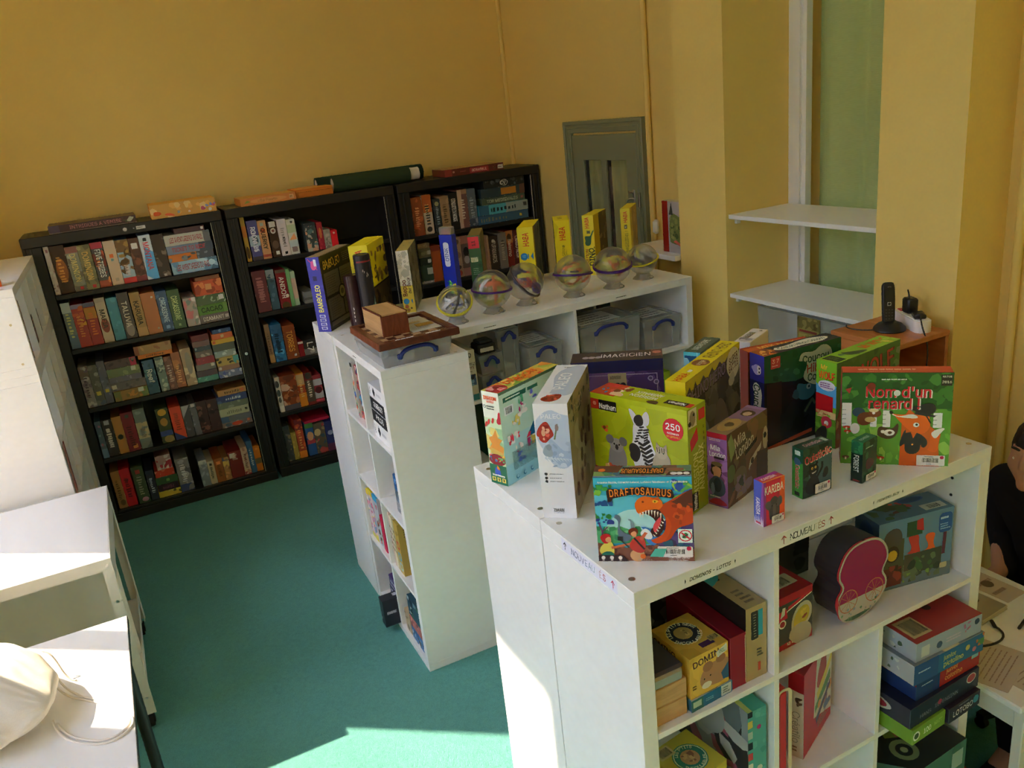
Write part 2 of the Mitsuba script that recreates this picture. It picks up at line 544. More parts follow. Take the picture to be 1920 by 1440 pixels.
# painted pipes in the corners
struct('trim_1', tube([(XR - .022, 1.25, z) for z in np.linspace(0, ZC, 9)], .018, 12), 'wall_yellow', smooth=40, label='yellow painted pipe running up beside the green door')
struct('trim_2', tube([(XR - .02, -1.12, z) for z in np.linspace(0, ZC, 9)], .017, 12), 'wall_yellow', smooth=40, label='yellow painted pipe in the recess behind the seated person')
struct('trim_3', tube([(XR - .012, YB - .012, z) for z in np.linspace(0, ZC, 9)], .018, 12), 'wall_yellow', smooth=40, label='rounded yellow fillet in the far room corner')

# the window of the niche with its green curtain
NX = 2.45
struct('window_4', cat(bx(NX, NX + .07, NY1 - .075, NY1, .9, ZC), bx(NX, NX + .07, NY0, NY0 + .06, .9, ZC), bx(NX, NX + .07, NY0, NY1, .9, .98)), 'white_gloss', label='white framed inner window at the back of the niche')
part('window_4', 'sash', cat(bx(NX + .015, NX + .055, NY1 - .105, NY1 - .079, .98, ZC), bx(NX + .012, NX + .05, NY1 - .079, NY1 - .0755, .98, ZC)), 'white_gloss')
part('window_4', 'pane', trimesh.Trimesh([(NX + .035, NY0 + .06, .98), (NX + .035, NY1 - .105, .98), (NX + .035, NY1 - .105, ZC), (NX + .035, NY0 + .06, ZC)], [[0, 1, 2], [0, 2, 3]]), 'pane_glass')


def curtain(y0, y1, z0, z1, x, amp, waves, seed, n=90, th=.003):
    u = np.linspace(0, 1, n)
    z = np.linspace(z0, z1, 8)
    U, Zz = np.meshgrid(u, z, indexing='ij')
    ph = U * waves * 6.283 + .5 * np.sin(U * 9 + seed)
    X = x + amp * np.sin(ph) * (.8 + .2 * np.cos(Zz * 1.3 + U * 5)) + amp * .3 * np.sin(ph * 2.3 + Zz * .4)
    Y = y0 + (y1 - y0) * U
    v = np.stack([X, Y, Zz], -1).reshape(-1, 3)
    f = []
    m = len(z)
    for i in range(n - 1):
        for j in range(m - 1):
            a = i * m + j
            f += [[a, a + m, a + m + 1], [a, a + m + 1, a + 1]]
    g = trimesh.Trimesh(np.vstack([v, v + [th, 0, 0]]), np.vstack([f, np.array(f)[:, ::-1] + len(v)]), process=False)
    return g


k = thing('curtain', 'pale green curtain hanging in soft folds behind the niche window pane', 'curtain')
put(k, curtain(NY0 + .02, NY1 - .09, .95, ZC - .01, NX + .115, .020, 3.2, 1), 'cloth_green', smooth=True)

# boards across the niche
for z, what in ((1.775, 'upper'), (1.357, 'middle')):
    k = thing('niche_shelf', f'white board shelf across the niche, {"the upper one, empty" if what == "upper" else "over the clear storage tub"}', 'shelf', 'white boards in the niche')
    part(k, 'board', bx(2.035, NX - .002, NY0 + .001, NY1 - .001, z - .022, z, .002), 'white_melamine')
    part(k, 'bracket', bx(2.075, 2.10, NY1 - .02, NY1 - .001, z - .052, z - .0225, .002), 'cream_metal')
    part(k, 'bracket', bx(2.075, 2.10, NY0 + .001, NY0 + .02, z - .052, z - .0225, .002), 'cream_metal')
k = thing('niche_shelf', 'white board shelf low in the niche under the clear storage tub', 'shelf', 'white boards in the niche')
put(k, bx(2.035, NX - .002, NY0 + .001, NY1 - .001, 1.02, 1.042, .002), 'white_melamine')

# the small green door
k = 'door_1'
DY0, DY1, DZ = 1.315, 2.265, 2.27
fx = XR - .028
struct(k, cat(bx(fx, XR, DY0, DY0 + .07, 0, DZ, .004), bx(fx, XR, DY1 - .07, DY1, 0, DZ, .004), bx(fx, XR, DY0, DY1, DZ - .07, DZ, .004),
              bx(fx - .012, XR, DY0 - .012, DY0 + .014, 0, DZ + .012, .004), bx(fx - .012, XR, DY1 - .014, DY1 + .012, 0, DZ + .012, .004), bx(fx - .012, XR, DY0 - .012, DY1 + .012, DZ - .014, DZ + .012, .004),
              bx(fx - .006, XR, DY1 - .036, DY1 - .026, 0, DZ - .03, .002), bx(fx - .006, XR, DY0 + .03, DY0 + .04, 0, DZ - .03, .002), bx(fx - .006, XR, DY0 + .03, DY1 - .03, DZ - .04, DZ - .03, .002)), 'sage_paint',
       label='sage green panelled door with curtained glass, in the right wall')
ly0, ly1, lz = DY0 + .085, DY1 - .075, DZ - .085     # the leaf, slightly ajar: a dark gap at the top and on the lock side
lx0, lx1 = XR - .020, XR - .002
st = [bx(lx0, lx1, ly1 - .14, ly1, .02, lz, .003), bx(lx0, lx1, ly0, ly0 + .12, .02, lz, .003), bx(lx0, lx1, ly0, ly1, lz - .17, lz, .003),
      bx(lx0, lx1, (ly0 + ly1) / 2 - .03, (ly0 + ly1) / 2 + .03, .9, lz, .003), bx(lx0, lx1, ly0, ly1, 1.36, 1.42, .003), bx(lx0, lx1, ly0, ly1, .02, .95, .003)]
part(k, 'leaf', cat(*st), 'sage_paint')
mid = (ly0 + ly1) / 2
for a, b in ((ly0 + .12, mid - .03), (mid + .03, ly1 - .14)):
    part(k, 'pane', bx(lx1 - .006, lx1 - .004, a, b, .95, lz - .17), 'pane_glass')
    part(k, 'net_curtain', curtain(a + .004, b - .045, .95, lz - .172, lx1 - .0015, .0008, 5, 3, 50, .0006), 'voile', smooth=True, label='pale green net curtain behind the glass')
    part(k, 'dark_gap', bx(lx1 - .0012, lx1 - .0002, b - .043, b, .95, lz - .17), 'black_plastic')  # black strip painted in as the shade beyond the curtain edge
part(k, 'latch', cat(bx(lx0 - .008, lx0, ly0 + .03, ly0 + .055, 1.70, 1.83, .003), tube(curve([(lx0 - .008, ly0 + .043, 1.77), (lx0 - .03, ly0 + .05, 1.775), (lx0 - .035, ly0 + .075, 1.76), (lx0 - .032, ly0 + .085, 1.74)], 10), .006), cyl((lx0 - .012, ly0 + .04, 1.815), (lx0 - .012, ly0 + .085, 1.815), .006)), 'chrome', label='chrome latch with a turned knob')
part(k, 'strike', bx(fx - .014, fx, DY0 + .045, DY0 + .065, 1.72, 1.82, .003), 'chrome')
part(k, 'hinge', cat(cyl((fx - .006, DY1 - .055, 2.0), (fx - .006, DY1 - .055, 2.07), .007), bx(fx - .003, fx, DY1 - .075, DY1 - .035, 2.0, 2.07)), 'sage_paint')

# ---------------------------------------------------------------- white cube shelving: every board a part
CELL, OUT, INN, DEP = .335, .039, .016, .39


def cube_shelf(label, at, rot, cols, rows, group, skip=(), cam_bolts=True, out=OUT, frame_only=False):
    k = thing('cube_shelf', label, 'shelf unit', group)
    M = pose(*at, rot)
    W, H = 2 * out + cols * CELL + (cols - 1) * INN, 2 * out + rows * CELL + (rows - 1) * INN
    part(k, 'top_panel', bx(0, W, 0, DEP, H - out, H, .0012), 'white_melamine', M)
    part(k, 'bottom_panel', bx(0, W, 0, DEP, 0, out, .0012), 'white_melamine', M)
    for x in (0, W - out):
        part(k, 'side_panel', bx(x + (0 if x else .0), x + out, .0006, DEP - .0006, out, H - out, .001), 'white_melamine', M)
    for r in range(1, rows):
        z = H - out - r * CELL - (r - 1) * INN
        part(k, 'shelf_board', bx(out, W - out, .0006, DEP - .0006, z - INN, z, .001), 'white_melamine', M)
    for c in range(1, cols):
        for r in range(rows):
            if (c, r) in skip:
                continue
            x = out + c * CELL + (c - 1) * INN
            z1 = H - out - r * (CELL + INN)
            part(k, 'divider', bx(x, x + INN, .0006, DEP - .0006, z1 - CELL, z1, .001), 'white_melamine', M)
    if cam_bolts:
        for x in (out * .7, W - out * .7):
            for y in (.045, DEP - .045):
                part(k, 'screw_cap', cyl((x, y, H - .001), (x, y, H + .00025), .0075, 14), 'brass', M, smooth=30)
    return k, M, W, H


SHOP = 'white cube shelves'
N1, MN1, WN, HN = cube_shelf('white cube shelf of three columns with the word strips, nearest the front', (-.070, -1.880, 0), .4, 3, 4, SHOP, {(2, 0)})
N2, MN2, _, _ = cube_shelf('white cube shelf standing back to back behind the one with the word strips', (-.0727, -1.4865, 0), .4, 3, 4, SHOP)
TT, MT, WT_, _ = cube_shelf('white cube shelf of two columns holding the chessboard and clear box', (0, .765, 0), -90, 2, 4, SHOP)
BB, MB, WB, _ = cube_shelf('white cube shelf with the clear storage boxes, under the maze balls', (.405, .372, 0), 0, 4, 4, SHOP, {(1, 0), (3, 0)}, False)
B2, MB2, _, _ = cube_shelf('white two-column cube shelf under the violet box and dark tubes', (-.004, .768, 0), 0, 2, 4, SHOP, (), False)
B3, MB3, _, _ = cube_shelf('white three-column cube shelf under the row of yellow boxes', (.763, .768, 0), 0, 3, 4, SHOP, (), False)
HT = HN
L1, ML1, WL, HL = cube_shelf('tall white cube shelf beside the black cabinets, lower unit', (-1.297, 1.25, 0), 90, 4, 4, SHOP, (), False)
L2, ML2, _, HL2 = cube_shelf('low white cube shelf stacked on the tall one beside the black cabinets', (-1.297, 1.25, HL), 90, 4, 1, SHOP, (), True)
for key, Mm, pts in ((L2, ML2, [(.0, .05, .25), (.0, .05, .06)]),):
    for p in pts:
        part(key, 'screw_cap', cyl((-.0012, p[1], p[2]), (.001, p[1], p[2]), .006, 12), 'brass', Mm)
for z in (1.36, 1.31):
    part(N1, 'peg_hole', cyl((WN - OUT - .0012, .075, z), (WN - OUT + .001, .075, z), .004, 10), 'black_plastic', MN1)


def strip(root, M, face, dims, x0, x1, y0, y1, fn, name='paper_strip', back='e4e4e6'):
    _, _, _, W, H = FACES[face](*dims)
    A = Art(W, H)
    A.k = 12
    if back:
        A.metric(sbox(x0, y0, x1, y1), back)
    fn(A)
    m, c = art_mesh([(face, A)], *dims, M)
    part(root, name, m, 'print_matte', color=c, label='white strip of printed words')


def nouv(x0, y, L, W, H, up):
    cols = ['303a6a', '39406e', '454a78', '50567e', '5a6a88', '6a8494', '8aa0a0', 'd9dcd8', 'b89890', 'b0383e'] if up else \
           ['23232b', '2a2a30', '33343a', '3c3e42', '4c5254', '626a66', '848a80', 'd6d4c6', 'a8907c', 'a4322e']

    def fn(A):
        n = len('NOUVEAUTÉS')
        for i, ch in enumerate('NOUVEAUTÉS'):
            A.t(ch, (x0 + L * (.17 + .66 * (i + .5) / n)) / W, y / H, .0165, cols[i], 0, bold=False, sx=.9)
        for q, c in ((.05, '2a2a38' if up else 'a03030'), (.95, 'b03050' if up else 'a03030')):
            cx = x0 + L * q
            A.metric(shapely.LineString([(cx, y - .009), (cx, y + .009)]).buffer(.0011), c)
            A.metric(shapely.LineString([(cx - .006, y + .003), (cx, y + .0095), (cx + .006, y + .003)]).buffer(.0011), c)
    return fn


dN = (WN, DEP, HN)
strip(N1, MN1, 'L', dN, DEP - .29, DEP - .06, HN - .036, HN - .004, nouv(DEP - .285, HN - .020, .22, DEP, HN, True), back='dcdcec')
strip(N1, MN1, 'F', dN, .395, .555, HN - .034, HN - .006, nouv(.395, HN - .020, .16, WN, HN, False), back=None)


def small_words(text, cx, c='26241f', h=.0085):
    def fn(A):
        A.t(text, cx / A.W, (HN - .022) / A.H, h, c, 0, shear=.2)
        w = glyphs(text, True)[2] * h / 2 + .012
        for sgn in (-1, 1):
            A.metric(Polygon([(cx + sgn * w - .002, HN - .022), (cx + sgn * w, HN - .0165), (cx + sgn * w + .002, HN - .022), (cx + sgn * w, HN - .0275)]), c)
    return fn


strip(N1, MN1, 'F', dN, 0, 0, 0, 0, small_words('DOMINOS - LOTOS', .196), back=None)
strip(N1, MN1, 'F', dN, 0, 0, 0, 0, small_words('PREMIERS JEUX', .735, '4c4a40', .007), back=None)
dB = (WB, DEP, HN)
for cx in (.27, 1.02):
    strip(BB, MB, 'F', dB, 0, 0, 0, 0, lambda A, cx=cx: A.lines((cx - .04) / A.W, (HN - .026) / A.H, (cx + .04) / A.W, (HN - .018) / A.H, 1, '5a584c', 4), back=None)
strip(TT, MT, 'F', (WT_, DEP, HN), 0, 0, 0, 0, lambda A: A.lines(.46, (HN - .026) / A.H, .54, (HN - .018) / A.H, 1, '6a6a66', 5), back=None)

# ---------------------------------------------------------------- three black steel cabinets with board games
CABS = [(-1.348, -.152), (-.128, 1.066), (1.092, 2.276)]
CNAME = ['black cabinet beside the white cubes', 'middle black cabinet', 'black cabinet in the far corner']
SHZ = [[1.603, 1.243, .838, .47, .082], [1.606, 1.243, .866, .488, .092], [1.583, 1.214, .84, .47, .082]]
CY0, CY1, CZ = 2.74, 3.17, 1.98
OPEN = [(-1.243, -.232), (-.053, .985), (1.185, 2.195)]
for (a, b), (oa, ob), nm, sh in zip(CABS, OPEN, CNAME, SHZ):
    k = thing('steel_cabinet', {0: 'open black steel cabinet of games beside the white cubes', 1: 'open black steel cabinet of games between the two others', 2: 'open black steel cabinet of games in the far corner'}[CNAME.index(nm)], 'cabinet', 'black steel cabinets along the yellow wall')
    part(k, 'top_panel', bx(a, b, CY0, CY1, CZ - .065, CZ, .004), 'black_metal')
    part(k, 'plinth', bx(a, b, CY0 + .002, CY1, 0, sh[4] - .02, .003), 'black_metal')
    part(k, 'back_panel', bx(a, b, CY1 - .012, CY1, sh[4] - .02, CZ - .065), 'black_metal')
    for q0, q1 in ((a, a + .018), (b - .018, b)):
        part(k, 'side_panel', bx(q0, q1, CY0 + .004, CY1 - .012, sh[4] - .02, CZ - .065, .001), 'black_metal')
    for q0, q1 in ((a + .018, oa), (ob, b - .018)):     # the boxed guides that the shutters run in
        part(k, 'shutter_guide', cat(bx(q0, q1, CY0 + .012, CY0 + .05, sh[4] - .02, CZ - .065, .002), bx(q0 + .02, q0 + .034, CY0 + .002, CY0 + .0118, sh[4] - .02, CZ - .065, .002)), 'black_metal')
    part(k, 'shutter_edge', bx(ob - .001, ob + .004, CY0 + .006, CY0 + .0119, sh[4], CZ - .07, .001), 'aluminium', label='thin grey edge of the rolled shutter')
    for i, z in enumerate(sh):
        part(k, 'shelf', bx(oa + .001, ob - .001, CY0 + .012, CY1 - .013, z - (.030 if i < 4 else .019), z, .003), 'black_metal')
    if nm == CNAME[0]:
        part(k, 'lock', cyl((ob + .045, CY0 - .002, .985), (ob + .045, CY0 + .012, .985), .011, 16), 'chrome', smooth=30)
        A = Art(b - a, CZ)
        A.d((-.752 - a) / (b - a), (CZ - .032) / CZ, .010, 'c8c6c2')
        A.d((-.70 - a) / (b - a), (CZ - .032) / CZ, .003, 'b8b6b2')
        A.r((-.685 - a) / (b - a), (CZ - .042) / CZ, (-.63 - a) / (b - a), (CZ - .022) / CZ, 'd2d0cc')
        A.lines((-.68 - a) / (b - a), (CZ - .036) / CZ, (-.635 - a) / (b - a), (CZ - .028) / CZ, 1, '5a5856')
        m, c = art_mesh([('F', A)], b - a, 1, CZ, pose(a, CY0, 0))
        part(k, 'label_sticker', m, 'print_matte', color=c, label='round and oblong white stickers')

